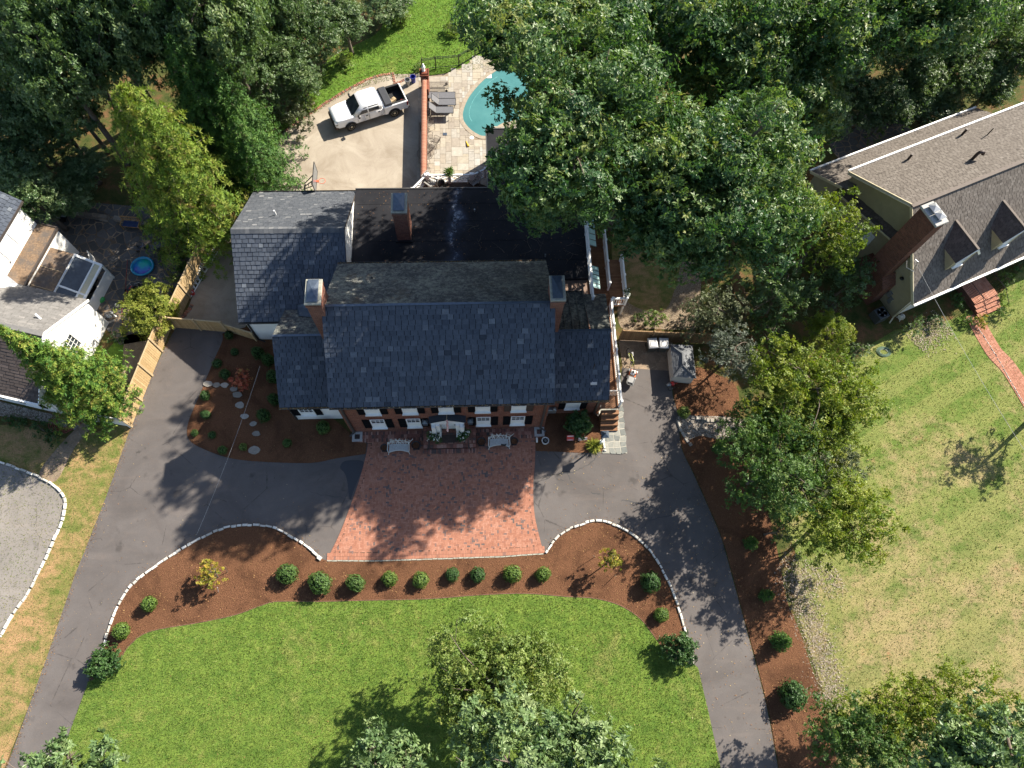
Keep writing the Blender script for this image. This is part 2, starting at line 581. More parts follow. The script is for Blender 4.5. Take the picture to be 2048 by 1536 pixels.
g = N('pebbles', 0.85, 0.25)
d = g.voro(16)
cell = g.n('ShaderNodeTexVoronoi'); cell.inputs['Scale'].default_value = 16; g.l(g.co(), cell.inputs['Vector'])
sep = g.n('ShaderNodeSeparateColor'); g.l(cell.outputs['Color'], sep.inputs[0])
c = g.ramp(sep.outputs[0], [(0, (0.10, 0.08, 0.065)), (0.5, (0.20, 0.17, 0.14)), (1, (0.36, 0.33, 0.29))])
g.color(c).bump(g.math('MULTIPLY', d, -1.0), 1.0, 0.06)
M_['pebbles'] = g.m

g = N('woodchip', 0.95, 0.1)
c = g.ramp(g.voro(15, out='Distance', vec=g.mapped(scale=(1, 2.2, 1), rot=(0, 0, 0.9))), [(0.05, (0.40, 0.35, 0.28)), (0.35, (0.27, 0.215, 0.155)), (0.7, (0.12, 0.085, 0.055))])
c = g.mix(g.mapr(g.noise(1.2, 5, 0.7), 0.56, 0.70, 0, 0.7), c, (0.20, 0.13, 0.07))
g.color(c).bump(g.noise(26, 4, 0.8), 1.0, 0.06)
M_['woodchip'] = g.m


def wall_brick(name, c1, c2, mortar, bw=0.215, bh=0.075, ms=0.011):
    """running bond for walls facing any horizontal direction (local axes)"""
    g = N(name, 0.9, 0.2)
    sx = g.n('ShaderNodeSeparateXYZ'); g.l(g.co(), sx.inputs[0])
    cx = g.n('ShaderNodeCombineXYZ')
    g.l(g.math('ADD', sx.outputs[0], sx.outputs[1]), cx.inputs[0])
    g.l(sx.outputs[2], cx.inputs[1])
    br = g.n('ShaderNodeTexBrick')
    br.inputs['Scale'].default_value = 1.0
    br.inputs['Brick Width'].default_value = bw
    br.inputs['Row Height'].default_value = bh
    br.inputs['Mortar Size'].default_value = ms
    br.inputs['Color1'].default_value = (*c1, 1)
    br.inputs['Color2'].default_value = (*c2, 1)
    br.inputs['Mortar'].default_value = (*mortar, 1)
    g.l(cx.outputs[0], br.inputs['Vector'])
    c = g.mix(1.0, br.outputs[0], g.ramp(g.noise(2.5, 6, 0.8), [(0.25, (0.65, 0.65, 0.65)), (0.75, (1.3, 1.3, 1.3))]), 'MULTIPLY')
    g.color(c).bump(g.math('MULTIPLY', br.outputs[1], -1.0), 0.6, 0.012)
    return g.m


M_['brick'] = wall_brick('brick', (0.125, 0.034, 0.02), (0.235, 0.068, 0.036), (0.20, 0.14, 0.11))
M_['brick_chimney'] = wall_brick('brick_chimney', (0.135, 0.043, 0.028), (0.23, 0.078, 0.048), (0.20, 0.15, 0.12))
M_['brick_dark'] = wall_brick('brick_dark', (0.10, 0.035, 0.026), (0.17, 0.06, 0.042), (0.13, 0.09, 0.07))
M_['white'] = plain('white_paint', (0.72, 0.72, 0.70), 0.5, 0.4, 0, 0.05, 3)
M_['offwhite'] = plain('offwhite_paint', (0.62, 0.60, 0.55), 0.6, 0.3, 0, 0.08, 3)
M_['trim_cream'] = plain('trim_cream', (0.50, 0.44, 0.30), 0.6, 0.3, 0, 0.08, 3)
M_['siding_white'] = plain('siding_white', (0.74, 0.73, 0.70), 0.55, 0.35, 0, 0.05, 2)
M_['siding_tan'] = plain('siding_tan', (0.29, 0.25, 0.16), 0.65, 0.3, 0, 0.08, 2)
M_['shutter'] = plain('shutter_black', (0.006, 0.006, 0.007), 0.9, 0.08, 0, 0.2, 5)
M_['shutter_brown'] = plain('shutter_brown', (0.045, 0.03, 0.024), 0.6, 0.3, 0, 0.2, 5)
M_['black'] = plain('black_metal', (0.014, 0.014, 0.015), 0.45, 0.5, 0.2, 0.2, 8)
M_['rubber'] = plain('rubber', (0.018, 0.018, 0.018), 0.8, 0.3, 0, 0.2, 10)
M_['downspout'] = plain('downspout', (0.055, 0.045, 0.04), 0.5, 0.4, 0, 0.15, 4)
M_['gutter'] = plain('gutter_dark', (0.05, 0.048, 0.045), 0.5, 0.4, 0, 0.2, 4)
M_['grey_metal'] = plain('grey_metal', (0.30, 0.31, 0.32), 0.4, 0.5, 0.6, 0.15, 8)
M_['lead'] = plain('lead_sheet', (0.075, 0.095, 0.125), 0.3, 0.6, 0.35, 0.25, 5, 0.2)
M_['limestone'] = plain('limestone', (0.27, 0.265, 0.22), 0.9, 0.2, 0, 0.25, 7, 0.3)
M_['conc_grey'] = plain('concrete_grey', (0.34, 0.33, 0.31), 0.9, 0.2, 0, 0.2, 9, 0.2)
g = N('flat_roof', 0.92, 0.1)
c = g.ramp(g.noise(0.5, 6, 0.7), [(0.3, (0.011, 0.0115, 0.014)), (0.7, (0.024, 0.024, 0.027))])
c = g.mix(g.mapr(g.noise(2.2, 6, 0.75), 0.60, 0.8, 0, 0.5), c, (0.065, 0.05, 0.038))
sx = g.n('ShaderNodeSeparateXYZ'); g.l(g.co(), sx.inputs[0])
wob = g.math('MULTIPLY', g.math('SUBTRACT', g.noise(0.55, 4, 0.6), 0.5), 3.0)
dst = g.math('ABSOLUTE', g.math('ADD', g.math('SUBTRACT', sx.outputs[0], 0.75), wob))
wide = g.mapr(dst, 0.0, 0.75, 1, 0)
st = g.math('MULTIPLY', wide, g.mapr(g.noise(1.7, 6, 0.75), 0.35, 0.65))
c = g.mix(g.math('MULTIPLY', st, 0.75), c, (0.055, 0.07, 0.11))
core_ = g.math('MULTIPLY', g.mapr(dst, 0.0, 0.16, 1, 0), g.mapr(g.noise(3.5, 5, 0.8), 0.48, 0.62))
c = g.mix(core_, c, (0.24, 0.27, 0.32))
g.color(c).bump(g.noise(8, 4), 0.2, 0.02)
M_['flat_roof'] = g.m

def wood(name, c1, c2, plank=0.14, axis=0, rough=0.8):
    g = N(name, rough, 0.2)
    sx = g.n('ShaderNodeSeparateXYZ'); g.l(g.co(), sx.inputs[0])
    k = g.math('FLOOR', g.math('DIVIDE', sx.outputs[axis], plank))
    wn = g.n('ShaderNodeTexWhiteNoise', noise_dimensions='1D'); g.l(k, wn.inputs['W'])
    c = g.mix(wn.outputs[0], c1, c2)
    c = g.mix(1.0, c, g.ramp(g.noise(5, 6, 0.75), [(0.25, (0.72, 0.72, 0.72)), (0.75, (1.25, 1.25, 1.25))]), 'MULTIPLY')
    fr = g.math('FRACT', g.math('DIVIDE', sx.outputs[axis], plank))
    gap = g.math('LESS_THAN', fr, 0.06)
    c = g.mix(gap, c, tuple(x * 0.25 for x in c1))
    g.color(c).bump(g.math('SUBTRACT', g.noise(20, 3), gap), 0.4, 0.01)
    return g.m


M_['fence'] = wood('fence_wood', (0.33, 0.225, 0.11), (0.43, 0.31, 0.165), 0.14, 0)
M_['fence_old'] = wood('fence_wood_old', (0.17, 0.105, 0.055), (0.23, 0.15, 0.08), 0.14, 0)
M_['fence_rail'] = plain('fence_rail', (0.36, 0.27, 0.16), 0.8, 0.2, 0, 0.15, 5)
M_['deck'] = wood('deck_wood', (0.17, 0.085, 0.045), (0.23, 0.12, 0.065), 0.14, 1)
M_['deck_dark'] = wood('deck_dark', (0.05, 0.036, 0.03), (0.075, 0.054, 0.045), 0.14, 1)
M_['bark'] = plain('bark', (0.13, 0.105, 0.085), 0.95, 0.1, 0, 0.35, 7, 0.6)
M_['bark_pale'] = plain('bark_pale', (0.33, 0.30, 0.27), 0.95, 0.1, 0, 0.25, 7, 0.5)
g = N('glass_dark', 0.06, 0.6)
g.color(g.ramp(g.noise(1.5, 2), [(0.3, (0.015, 0.02, 0.025)), (0.7, (0.05, 0.06, 0.07))]))
M_['glass'] = g.m
g = N('water', 0.06, 0.5)
c = g.ramp(g.noise(0.5, 4, 0.6), [(0.3, (0.04, 0.135, 0.135)), (0.7, (0.062, 0.175, 0.17))])
g.color(c).bump(g.noise(5, 3, 0.6, dist=0.6), 0.12, 0.03)
M_['water'] = g.m


def leaf_mat(name, cols, trans=0.3, rough=0.45, spec=0.5):
    """leaves: one colour per tuft from the face attribute, some light passing through"""
    g = N(name, rough, spec)
    k = len(cols)
    c = g.ramp(g.attr(), [(i / (k - 1), q) for i, q in enumerate(cols)])
    g.color(c)
    tr = g.n('ShaderNodeBsdfTranslucent')
    g.l(g.mix(1.0, c, (1.15, 1.25, 0.55), 'MULTIPLY'), tr.inputs[0])
    ms = g.n('ShaderNodeMixShader')
    ms.inputs[0].default_value = trans
    g.l(g.b.outputs[0], ms.inputs[1])
    g.l(tr.outputs[0], ms.inputs[2])
    g.l(ms.outputs[0], g.t.nodes['Material Output'].inputs[0])
    return g.m


L_ = {}
L_['oak'] = leaf_mat('oak_leaf', [(0.030, 0.080, 0.028), (0.052, 0.115, 0.037), (0.085, 0.155, 0.047), (0.14, 0.20, 0.065), (0.21, 0.235, 0.07)], 0.34, 0.46, 0.42)
L_['oak_pale'] = leaf_mat('oak_pale_leaf', [(0.08, 0.14, 0.05), (0.11, 0.18, 0.065), (0.155, 0.225, 0.085), (0.21, 0.27, 0.115)], 0.3, 0.48, 0.45)
L_['wood_dark'] = leaf_mat('dark_leaf', [(0.05, 0.10, 0.034), (0.08, 0.14, 0.048), (0.125, 0.19, 0.07), (0.185, 0.235, 0.10)], 0.33, 0.42, 0.5)
L_['spruce'] = leaf_mat('spruce_needle', [(0.030, 0.08, 0.02), (0.05, 0.12, 0.025), (0.085, 0.165, 0.032), (0.125, 0.20, 0.04)], 0.22, 0.6, 0.25)
L_['cypress'] = leaf_mat('cypress_needle', [(0.07, 0.13, 0.02), (0.12, 0.195, 0.026), (0.17, 0.235, 0.032), (0.215, 0.235, 0.045), (0.17, 0.11, 0.04)], 0.25, 0.6, 0.25)
L_['golden'] = leaf_mat('golden_needle', [(0.11, 0.15, 0.02), (0.17, 0.20, 0.03), (0.235, 0.25, 0.045), (0.31, 0.30, 0.06)], 0.25, 0.6, 0.25)
L_['yellow'] = leaf_mat('yellowgreen_leaf', [(0.09, 0.145, 0.016), (0.145, 0.20, 0.024), (0.195, 0.24, 0.03), (0.24, 0.25, 0.04)], 0.35, 0.5, 0.35)
L_['mid'] = leaf_mat('mid_leaf', [(0.045, 0.10, 0.024), (0.07, 0.135, 0.032), (0.10, 0.17, 0.04), (0.14, 0.195, 0.05)], 0.32, 0.5, 0.35)
L_['light'] = leaf_mat('light_leaf', [(0.10, 0.165, 0.035), (0.14, 0.205, 0.045), (0.18, 0.235, 0.055), (0.225, 0.255, 0.07)], 0.36, 0.5, 0.4)
L_['grey'] = leaf_mat('grey_leaf', [(0.065, 0.085, 0.06), (0.10, 0.125, 0.09), (0.15, 0.175, 0.135), (0.20, 0.22, 0.18)], 0.15, 0.5, 0.35)
L_['olive'] = leaf_mat('olive_leaf', [(0.055, 0.075, 0.032), (0.085, 0.105, 0.045), (0.125, 0.14, 0.07), (0.165, 0.175, 0.095)], 0.2, 0.5, 0.35)
L_['box'] = leaf_mat('box_leaf', [(0.05, 0.105, 0.016), (0.08, 0.145, 0.022), (0.115, 0.18, 0.03), (0.16, 0.20, 0.045)], 0.2, 0.5, 0.35)
L_['boxdark'] = leaf_mat('boxdark_leaf', [(0.022, 0.06, 0.014), (0.035, 0.085, 0.02), (0.055, 0.115, 0.028), (0.075, 0.135, 0.035)], 0.2, 0.5, 0.35)
L_['red'] = leaf_mat('red_leaf', [(0.30, 0.06, 0.035), (0.40, 0.10, 0.06), (0.46, 0.15, 0.09), (0.30, 0.22, 0.06)], 0.3, 0.5, 0.3)
L_['gold'] = leaf_mat('gold_leaf', [(0.12, 0.16, 0.02), (0.22, 0.22, 0.03), (0.34, 0.27, 0.04), (0.40, 0.27, 0.04)], 0.3, 0.5, 0.3)
L_['grass'] = leaf_mat('grass_blade', [(0.085, 0.135, 0.024), (0.13, 0.18, 0.036), (0.185, 0.215, 0.052), (0.25, 0.235, 0.08)], 0.3, 0.6, 0.25)
L_['straw'] = leaf_mat('straw_blade', [(0.10, 0.145, 0.032), (0.15, 0.17, 0.048), (0.20, 0.185, 0.066), (0.26, 0.215, 0.10)], 0.25, 0.7, 0.2)
L_['petal'] = leaf_mat('white_petal', [(0.7, 0.7, 0.66), (0.8, 0.8, 0.78)], 0.2, 0.6, 0.2)

# ---------------------------------------------------------------- the setting: ground, paving, beds, water
RNG = np.random.default_rng(7)
random.seed(7)
g_ = [(-300, -200), (300, -200), (300, 400), (-300, 400)]
ground('ground', g_, 0.0, M_['earth'])

# neighbouring lawns, verge between the two drives
LAWN_R = PX([(1590, 1100), (1600, 1240), (1650, 1390), (1690, 1600), (1800, 1900), (2600, 1900), (2500, 700), (2200, 560), (2048, 530), (1990, 600), (1900, 640), (1790, 660), (1740, 690), (1690, 760), (1560, 830), (1520, 950)])
ground('neighbour_lawn', LAWN_R, 0.004, M_['lawn_dry'])
VERGE = PX([(0, 925), (60, 945), (110, 975), (170, 860), (262, 850), (240, 930), (205, 1020), (150, 1150), (90, 1330), (5, 1545), (-60, 1700), (-300, 1700), (-200, 1300), (-200, 900)])
VERGE2 = PX([(-200, 880), (-100, 850), (40, 850), (140, 880), (240, 850), (265, 852), (215, 990), (150, 1150), (90, 1330), (5, 1545), (-60, 1700), (-300, 1700)])
ground('verge', VERGE2, 0.004, M_['verge'])
REAR_LAWN = smooth(PX([(560, 260), (600, 190), (650, 125), (700, 95), (760, 60), (800, -20), (960, -60), (1150, -60), (1200, 90), (1100, 140), (950, 140), (850, 152), (790, 158), (700, 185), (610, 240)]), 5, True)
ground('rear_lawn', REAR_LAWN, 0.004, M_['lawn_rear'])
ground('side_lawn', smooth(PX([(1225, 470), (1250, 640), (1340, 620), (1370, 560), (1365, 460), (1290, 420)]), 5, True), 0.004, M_['verge'])
ground('side_grass', PX([(215, 700), (250, 660), (290, 640), (330, 690), (262, 830), (240, 760)]), 0.003, M_['lawn_rear'])

# neighbour's old drive
OLD = smooth(PX([(0, 925), (60, 946), (105, 968), (128, 992), (130, 1015), (121, 1052), (95, 1110), (60, 1180), (25, 1232), (0, 1274)]), 5)
ground('neighbour_driveway', OLD + PX([(-200, 1500), (-500, 1300), (-300, 880)]), 0.008, M_['asphalt_old'])
# our drive
DRIVE = PX([(-60, 1700), (15, 1530), (92, 1320), (150, 1150), (213, 992), (262, 853), (300, 755), (338, 680), (352, 655), (430, 662), (480, 668), (560, 850), (700, 880), (1240, 800), (1244, 735), (1340, 735)]) + \
    smooth(PX([(1345, 790), (1356, 833), (1363, 896), (1384, 942), (1415, 1011), (1442, 1075), (1460, 1138), (1479, 1208), (1530, 1400), (1556, 1536), (1590, 1700)]), 4) + PX([(1440, 1800), (700, 1250), (100, 1800)])
ground('driveway', DRIVE, 0.008, M_['asphalt'])
ground('repair_patch', PX([(1128, 945), (1146, 941), (1150, 968), (1133, 970)]), 0.011, M_['asphalt'])
# concrete yard behind the house
YARD = smooth(PX([(840, 146), (815, 148), (785, 148), (762, 150), (732, 160), (690, 182), (641, 213), (600, 241), (568, 264), (538, 320), (500, 385)]), 4) + PX([(470, 440), (432, 500), (398, 560), (370, 632), (345, 660), (480, 668), (560, 560), (560, 420), (840, 400)])
ground('concrete_yard', YARD, 0.006, M_['concrete'])

# front beds and lawn
BED_TOP = smooth(PX([(180, 1352), (205, 1300), (228, 1230), (265, 1170), (330, 1120), (395, 1080), (450, 1056), (510, 1050), (555, 1058), (600, 1084), (642, 1117)]), 5)
BED_TOP2 = smooth(PX([(1090, 1108), (1120, 1070), (1160, 1050), (1200, 1042), (1250, 1060), (1295, 1095), (1330, 1150), (1355, 1210), (1370, 1265), (1386, 1322)]), 5)
LAWN_TOP = smooth(PX([(178, 1362), (198, 1352), (235, 1326), (258, 1292), (300, 1263), (400, 1245), (470, 1230), (520, 1212), (555, 1203), (640, 1203), (720, 1201), (850, 1198), (960, 1190), (1050, 1187), (1130, 1193), (1190, 1197), (1240, 1211), (1280, 1237), (1305, 1268), (1330, 1302), (1350, 1318), (1386, 1326)]), 5)
ground('mulch_bed', BED_TOP + PX([(653, 1121), (760, 1121), (1000, 1113), (1086, 1108)]) + BED_TOP2 + LAWN_TOP[::-1], 0.030, M_['mulch'])
FRONT = LAWN_TOP + PX([(1396, 1336), (1418, 1430), (1441, 1536), (1475, 1700), (60, 1700), (112, 1536), (145, 1450), (170, 1383)])
ground('front_lawn', FRONT, 0.026, M_['lawn'])
# soil lip along the lawn edge
mb = MB(); mb.tube([p + Vector((0, 0, 0.025)) for p in LAWN_TOP], 0.03, 5)
tag(mb.build('lawn_edging', M_['sand']), 'thin tan soil edge between curved mulch bed and front lawn', 'lawn edging', kind='structure')

LBED = smooth(PX([(445, 668), (445, 682), (432, 712), (420, 740), (404, 780), (390, 812), (377, 845), (375, 872), (388, 888), (410, 899), (454, 915), (515, 923), (620, 926), (672, 917), (731, 908)]), 4) + PX([(734, 888), (700, 866), (600, 780), (540, 640)])
ground('mulch_bed', LBED, 0.032, M_['mulch'])
RBED = PX([(1068, 858), (1072, 902), (1127, 904), (1172, 906), (1208, 902), (1203, 850), (1199, 815), (1120, 800)])
ground('mulch_bed', RBED, 0.032, M_['mulch'])
SBED = smooth(PX([(1340, 740), (1348, 795), (1358, 836), (1365, 898), (1386, 943), (1417, 1012), (1444, 1076), (1462, 1139), (1481, 1208), (1532, 1400), (1558, 1536), (1590, 1690)]), 4) + \
    smooth(PX([(1720, 1690), (1668, 1500), (1640, 1390), (1621, 1330), (1597, 1258), (1573, 1200), (1560, 1130), (1545, 1060), (1520, 980), (1480, 900), (1478, 830), (1470, 770), (1400, 735)]), 4)
ground('mulch_bed', SBED, 0.030, M_['mulch'])
ground('woodchip_strip', smooth(PX([(1240, 600), (1242, 655), (1300, 658), (1400, 655), (1400, 610), (1400, 540), (1370, 500), (1355, 560), (1330, 620), (1280, 618)]), 5, True), 0.018, M_['woodchip'])
ground('pebble_strip', smooth(PX([(1352, 835), (1400, 832), (1480, 838), (1484, 868), (1440, 878), (1400, 872), (1372, 878)]), 5, True), 0.036, M_['pebbles'])
ground('pebble_strip', PX([(-60, 800), (0, 803), (60, 818), (120, 833), (170, 838), (150, 860), (110, 850), (60, 838), (0, 832), (-60, 830)]), 0.010, M_['pebbles'])
ground('stone_walk', smooth(PX([(175, 838), (190, 846), (150, 895), (112, 962), (78, 948), (120, 890)]), 4, True), 0.012, M_['crazy_walk'])
ground('stone_walk', PX([(248, 672), (300, 660), (280, 735), (250, 790), (236, 770), (246, 720)]), 0.010, M_['crazy_walk'])
ground('neighbour_patio', PX([(-60, 400), (60, 395), (420, 425), (440, 470), (385, 560), (340, 620), (300, 680), (240, 690), (180, 620), (60, 560)]), 0.010, M_['crazy_dark'])
ground('rear_terrace', smooth(PX([(1660, 290), (1680, 245), (1740, 220), (1790, 232), (1820, 262), (1760, 290), (1700, 330)]), 5, True), 0.010, M_['crazy_dark'])
ground('shed_apron', PX([(1236, 678), (1345, 682), (1345, 742), (1246, 736)]), 0.014, M_['crazy_walk'])


# ------------------------------------------------ individually laid paving (all in one mesh per pavement)
def paving(name, quads, rnd, z, mat, base_poly, base_mat, label=None):
    """quads: list of 4-point outlines; slightly uneven slabs on a bedding sheet"""
    b = ground(name + '_bedding', base_poly, z - 0.012, base_mat)
    V, F = [], []
    for i, q in enumerate(quads):
        t = random.uniform(-0.003, 0.003)
        k = len(V)
        c = Vector((sum(p[0] for p in q) / 4, sum(p[1] for p in q) / 4, 0))
        for p in q: V.append((p[0], p[1], z + t + random.uniform(-0.0015, 0.0015)))
        for p in q: V.append((p[0], p[1], z - 0.02))
        F += [(k, k + 1, k + 2, k + 3)] + [(k + a, k + 4 + a, k + 4 + (a + 1) % 4, k + (a + 1) % 4) for a in range(4)]
    o = fast_obj(name, np.array(V), np.array(F), mat, rnd=np.repeat(np.asarray(rnd), 5))
    return tag(o, kind='structure')


def herringbone(poly, L=0.20, Wd=0.10, gap=0.008):
    poly = [(p[0], p[1]) for p in poly]
    a = np.array(poly)
    x0, y0 = a.min(0) - 1
    x1, y1 = a.max(0) + 1
    out = []
    # cell colouring: for row r, pattern of period 4 cells shifts by one each row
    nx, ny = int((x1 - x0) / Wd), int((y1 - y0) / Wd)
    for r in range(ny):
        for c in range(nx):
            m = (c - r) % 4
            X, Y = x0 + c * Wd, y0 + r * Wd
            if m == 0: out.append((X, Y, X + L, Y + Wd))          # lies along x: cells c, c+1
            elif m == 2: out.append((X, Y - Wd, X + Wd, Y + Wd))        # stands along y: cells r, r+1
    out = np.array(out)
    cen = np.stack([(out[:, 0] + out[:, 2]) / 2, (out[:, 1] + out[:, 3]) / 2], 1)
    out = out[in_poly(cen, poly)]
    h = gap / 2
    return [[(q[0] + h, q[1] + h), (q[2] - h, q[1] + h), (q[2] - h, q[3] - h), (q[0] + h, q[3] - h)] for q in out]


COURT = PX([(712, 862)]) + smooth(PX([(736, 888), (732, 911), (717, 966), (684, 1057), (654, 1120)]), 5) + PX([(760, 1120), (1000, 1112)]) + \
    smooth(PX([(1087, 1106), (1069.5, 1032), (1066.5, 972), (1069.5, 930), (1071, 887)]), 5) + PX([(1072, 856)])


def inset_edge_bricks(line, inner, wid=0.2, pitch=0.105):
    """a soldier course along a curve"""
    out = []
    d = 0.0
    pts = [Vector((p[0], p[1], 0)) for p in line]
    for a, b in zip(pts, pts[1:]):
        L = (b - a).length
        if L < 1e-6: continue
        t = (b - a) / L
        nn = Vector((-t.y, t.x, 0)) * inner
        s = -d
        while s < L:
            if s >= 0:
                p = a + t * s
                q = p + t * (pitch - 0.01)
                out.append([(p.x, p.y), (q.x, q.y), ((q + nn * wid).x, (q + nn * wid).y), ((p + nn * wid).x, (p + nn * wid).y)])
            s += pitch
        d = (L - (s - pitch)) if s > 0 else d + L
        d = pitch - (s - L) if s > L else 0
    return out


court_xy = [(p.x, p.y) for p in COURT]
ew = smooth(PX([(736, 888), (732, 911), (717, 966), (684, 1057), (654, 1120)]), 8)
ee = smooth(PX([(1087, 1106), (1069.5, 1032), (1066.5, 972), (1069.5, 930), (1071, 887)]), 8)
es = PX([(654, 1120), (760, 1120), (1000, 1112), (1087, 1106)])
border = inset_edge_bricks(ew, 1) + inset_edge_bricks(es, 1) + inset_edge_bricks(ee, 1)
border += inset_edge_bricks([p + Vector((0, 0.215, 0)) for p in es], 1)
hb = herringbone(COURT)
bc = np.array([[sum(p[0] for p in q) / 4, sum(p[1] for p in q) / 4] for q in border])
hc = np.array([[sum(p[0] for p in q) / 4, sum(p[1] for p in q) / 4] for q in hb])
keep = np.array([np.min(np.hypot(*(bc - h).T)) > 0.125 for h in hc])
hb = [q for q, k in zip(hb, keep) if k]
quads = hb + border
rn = RNG.random(len(quads)) ** 0.8
cl = np.array([math.sin(q[0][0] * 1.3 + 2 * math.sin(q[0][1] * 0.9)) for q in quads])
rn = np.clip(rn + 0.06 * cl, 0, 1)
rn[len(hb):] = 0.12 + 0.7 * rn[len(hb):]
paving('brick_court', quads, rn, 0.044, M_['paver'], COURT, M_['sand'])
# cream stone lip at the bottom of the court
mb = MB()
tot = [es[0], es[1], es[2], es[3]]
s_ = 0
for a, b in zip(tot, tot[1:]):
    L = (b - a).length
    n_ = max(1, int(L / 0.32))
    for k in range(n_):
        p = a.lerp(b, (k + 0.04) / n_) + Vector((0, -0.05 + random.uniform(-0.015, 0.01), 0))
        q = a.lerp(b, (k + 0.96) / n_) + Vector((0, -0.05 + random.uniform(-0.015, 0.01), 0))
        mb.bar(p + Vector((0, 0, 0.03)), q + Vector((0, 0, 0.03)), 0.07, 0.05)
tag(mb.build('stone_edging', M_['limestone']), 'low tan stone lip along the lower edge of the brick court', 'stone edging')

# old brick strip against the house and two catch basins are added with the house


def ashlar(poly, lo=0.35, hi=1.05, gap=0.018, unit=0.22):
    """random rectangular flagging: fills a grid of unit cells with random rectangles"""
    a = np.array([(p[0], p[1]) for p in poly])
    x0, y0 = a.min(0) - 0.5
    x1, y1 = a.max(0) + 0.5
    nx, ny = int((x1 - x0) / unit), int((y1 - y0) / unit)
    used = np.zeros((nx, ny), bool)
    out = []
    sizes = [(2, 2), (3, 2), (2, 3), (3, 3), (4, 3), (3, 4), (4, 2), (2, 4), (1, 2), (2, 1), (4, 4)]
    for j in range(ny):
        for i in range(nx):
            if used[i, j]: continue
            random.shuffle(sizes)
            for w, h in sizes + [(1, 1)]:
                if i + w <= nx and j + h <= ny and not used[i:i + w, j:j + h].any():
                    used[i:i + w, j:j + h] = True
                    g = gap / 2
                    out.append([(x0 + i * unit + g, y0 + j * unit + g), (x0 + (i + w) * unit - g, y0 + j * unit + g), (x0 + (i + w) * unit - g, y0 + (j + h) * unit - g), (x0 + i * unit + g, y0 + (j + h) * unit - g)])
                    break
    c = np.array([[(q[0][0] + q[2][0]) / 2, (q[0][1] + q[2][1]) / 2] for q in out])
    k = in_poly(c, a)
    return [q for q, f in zip(out, k) if f]


POOL = smooth(PX([(1005, 137), (981, 150), (959, 169), (938, 195), (927, 221), (927, 240), (936, 254), (949, 265), (964, 272), (980, 270), (991, 256), (1010, 245), (1040, 240), (1075, 228), (1092, 190), (1085, 150), (1050, 128)]), 6, True)
TERR = PX([(838, 152), (860, 152), (893, 147), (925, 135), (950, 118), (1000, 105), (1150, 100), (1200, 200), (1180, 400), (836, 400)])
fl = ashlar(TERR)
pc = np.array([[sum(p[0] for p in q) / 4, sum(p[1] for p in q) / 4] for q in fl])
cop = [p + (p - Vector((sum(q.x for q in POOL) / len(POOL), sum(q.y for q in POOL) / len(POOL), 0))).normalized() * 0.22 for p in POOL]
out_ = ~in_poly(pc, [(p.x, p.y) for p in cop])
fl = [q for q, k in zip(fl, out_) if k]
paving('pool_terrace', fl, RNG.random(len(fl)), 0.030, M_['flagstone'], TERR, M_['grout'])
# coping ring and pool basin
mb = MB()
n_ = len(POOL)
for i in range(n_):
    a, b, c, d = POOL[i], POOL[(i + 1) % n_], cop[(i + 1) % n_] * 1.0, cop[i]
    o_ = lambda p, z: Vector((p.x, p.y, z))
    e = (c - b) * 0.9; e2 = (d - a) * 0.9
    mb.poly([o_(a, 0.045), o_(b, 0.045), o_(b + e * 1.6, 0.045), o_(a + e2 * 1.6, 0.045)])
    mb.poly([o_(a, 0.045), o_(a, 0.016), o_(b, 0.016), o_(b, 0.045)])
tag(mb.build('pool_coping', plain('coping', (.25, .21, .16), .9, .2, 0, .2, 5)), kind='structure')
ground('pool_water', POOL, 0.024, M_['water'])
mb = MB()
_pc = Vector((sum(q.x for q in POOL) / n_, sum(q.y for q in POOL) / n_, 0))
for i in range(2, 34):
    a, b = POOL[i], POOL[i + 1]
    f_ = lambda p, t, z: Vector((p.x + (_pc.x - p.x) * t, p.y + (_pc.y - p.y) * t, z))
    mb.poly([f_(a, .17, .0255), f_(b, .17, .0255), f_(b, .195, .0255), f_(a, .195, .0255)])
tag(mb.build('painted_step_refraction', plain('painted_step_refraction', (.075, .205, .20), .2, .4, 0, .25, 6)), kind='structure')  # pale strip laid on the water, painting the refracted step edge
# flagstone strip beside the drive
FS = PX([(1198, 822), (1206, 806), (1243, 806), (1248, 850), (1254, 907), (1209, 903), (1205, 868)])


def crazy_quads(poly, cell=0.75, gap=0.03):
    a = np.array([(p[0], p[1]) for p in poly])
    x0, y0 = a.min(0) - cell
    x1, y1 = a.max(0) + cell
    nx, ny = int((x1 - x0) / cell) + 2, int((y1 - y0) / cell) + 2
    P_ = [[(x0 + i * cell + random.uniform(-.24, .24) * cell, y0 + j * cell + random.uniform(-.24, .24) * cell) for j in range(ny)] for i in range(nx)]
    out = []
    for i in range(nx - 1):
        for j in range(ny - 1):
            q = [P_[i][j], P_[i + 1][j], P_[i + 1][j + 1], P_[i][j + 1]]
            c = (sum(p[0] for p in q) / 4, sum(p[1] for p in q) / 4)
            q = [(p[0] + (c[0] - p[0]) * gap / cell * 1.6, p[1] + (c[1] - p[1]) * gap / cell * 1.6) for p in q]
            if in_poly(np.array([c]), a)[0]: out.append(q)
    return out


q_ = crazy_quads(FS, 0.42)
paving('flagstone_path', q_, RNG.random(len(q_)), 0.050, M_['bluestone'], FS, M_['grout_pale'])

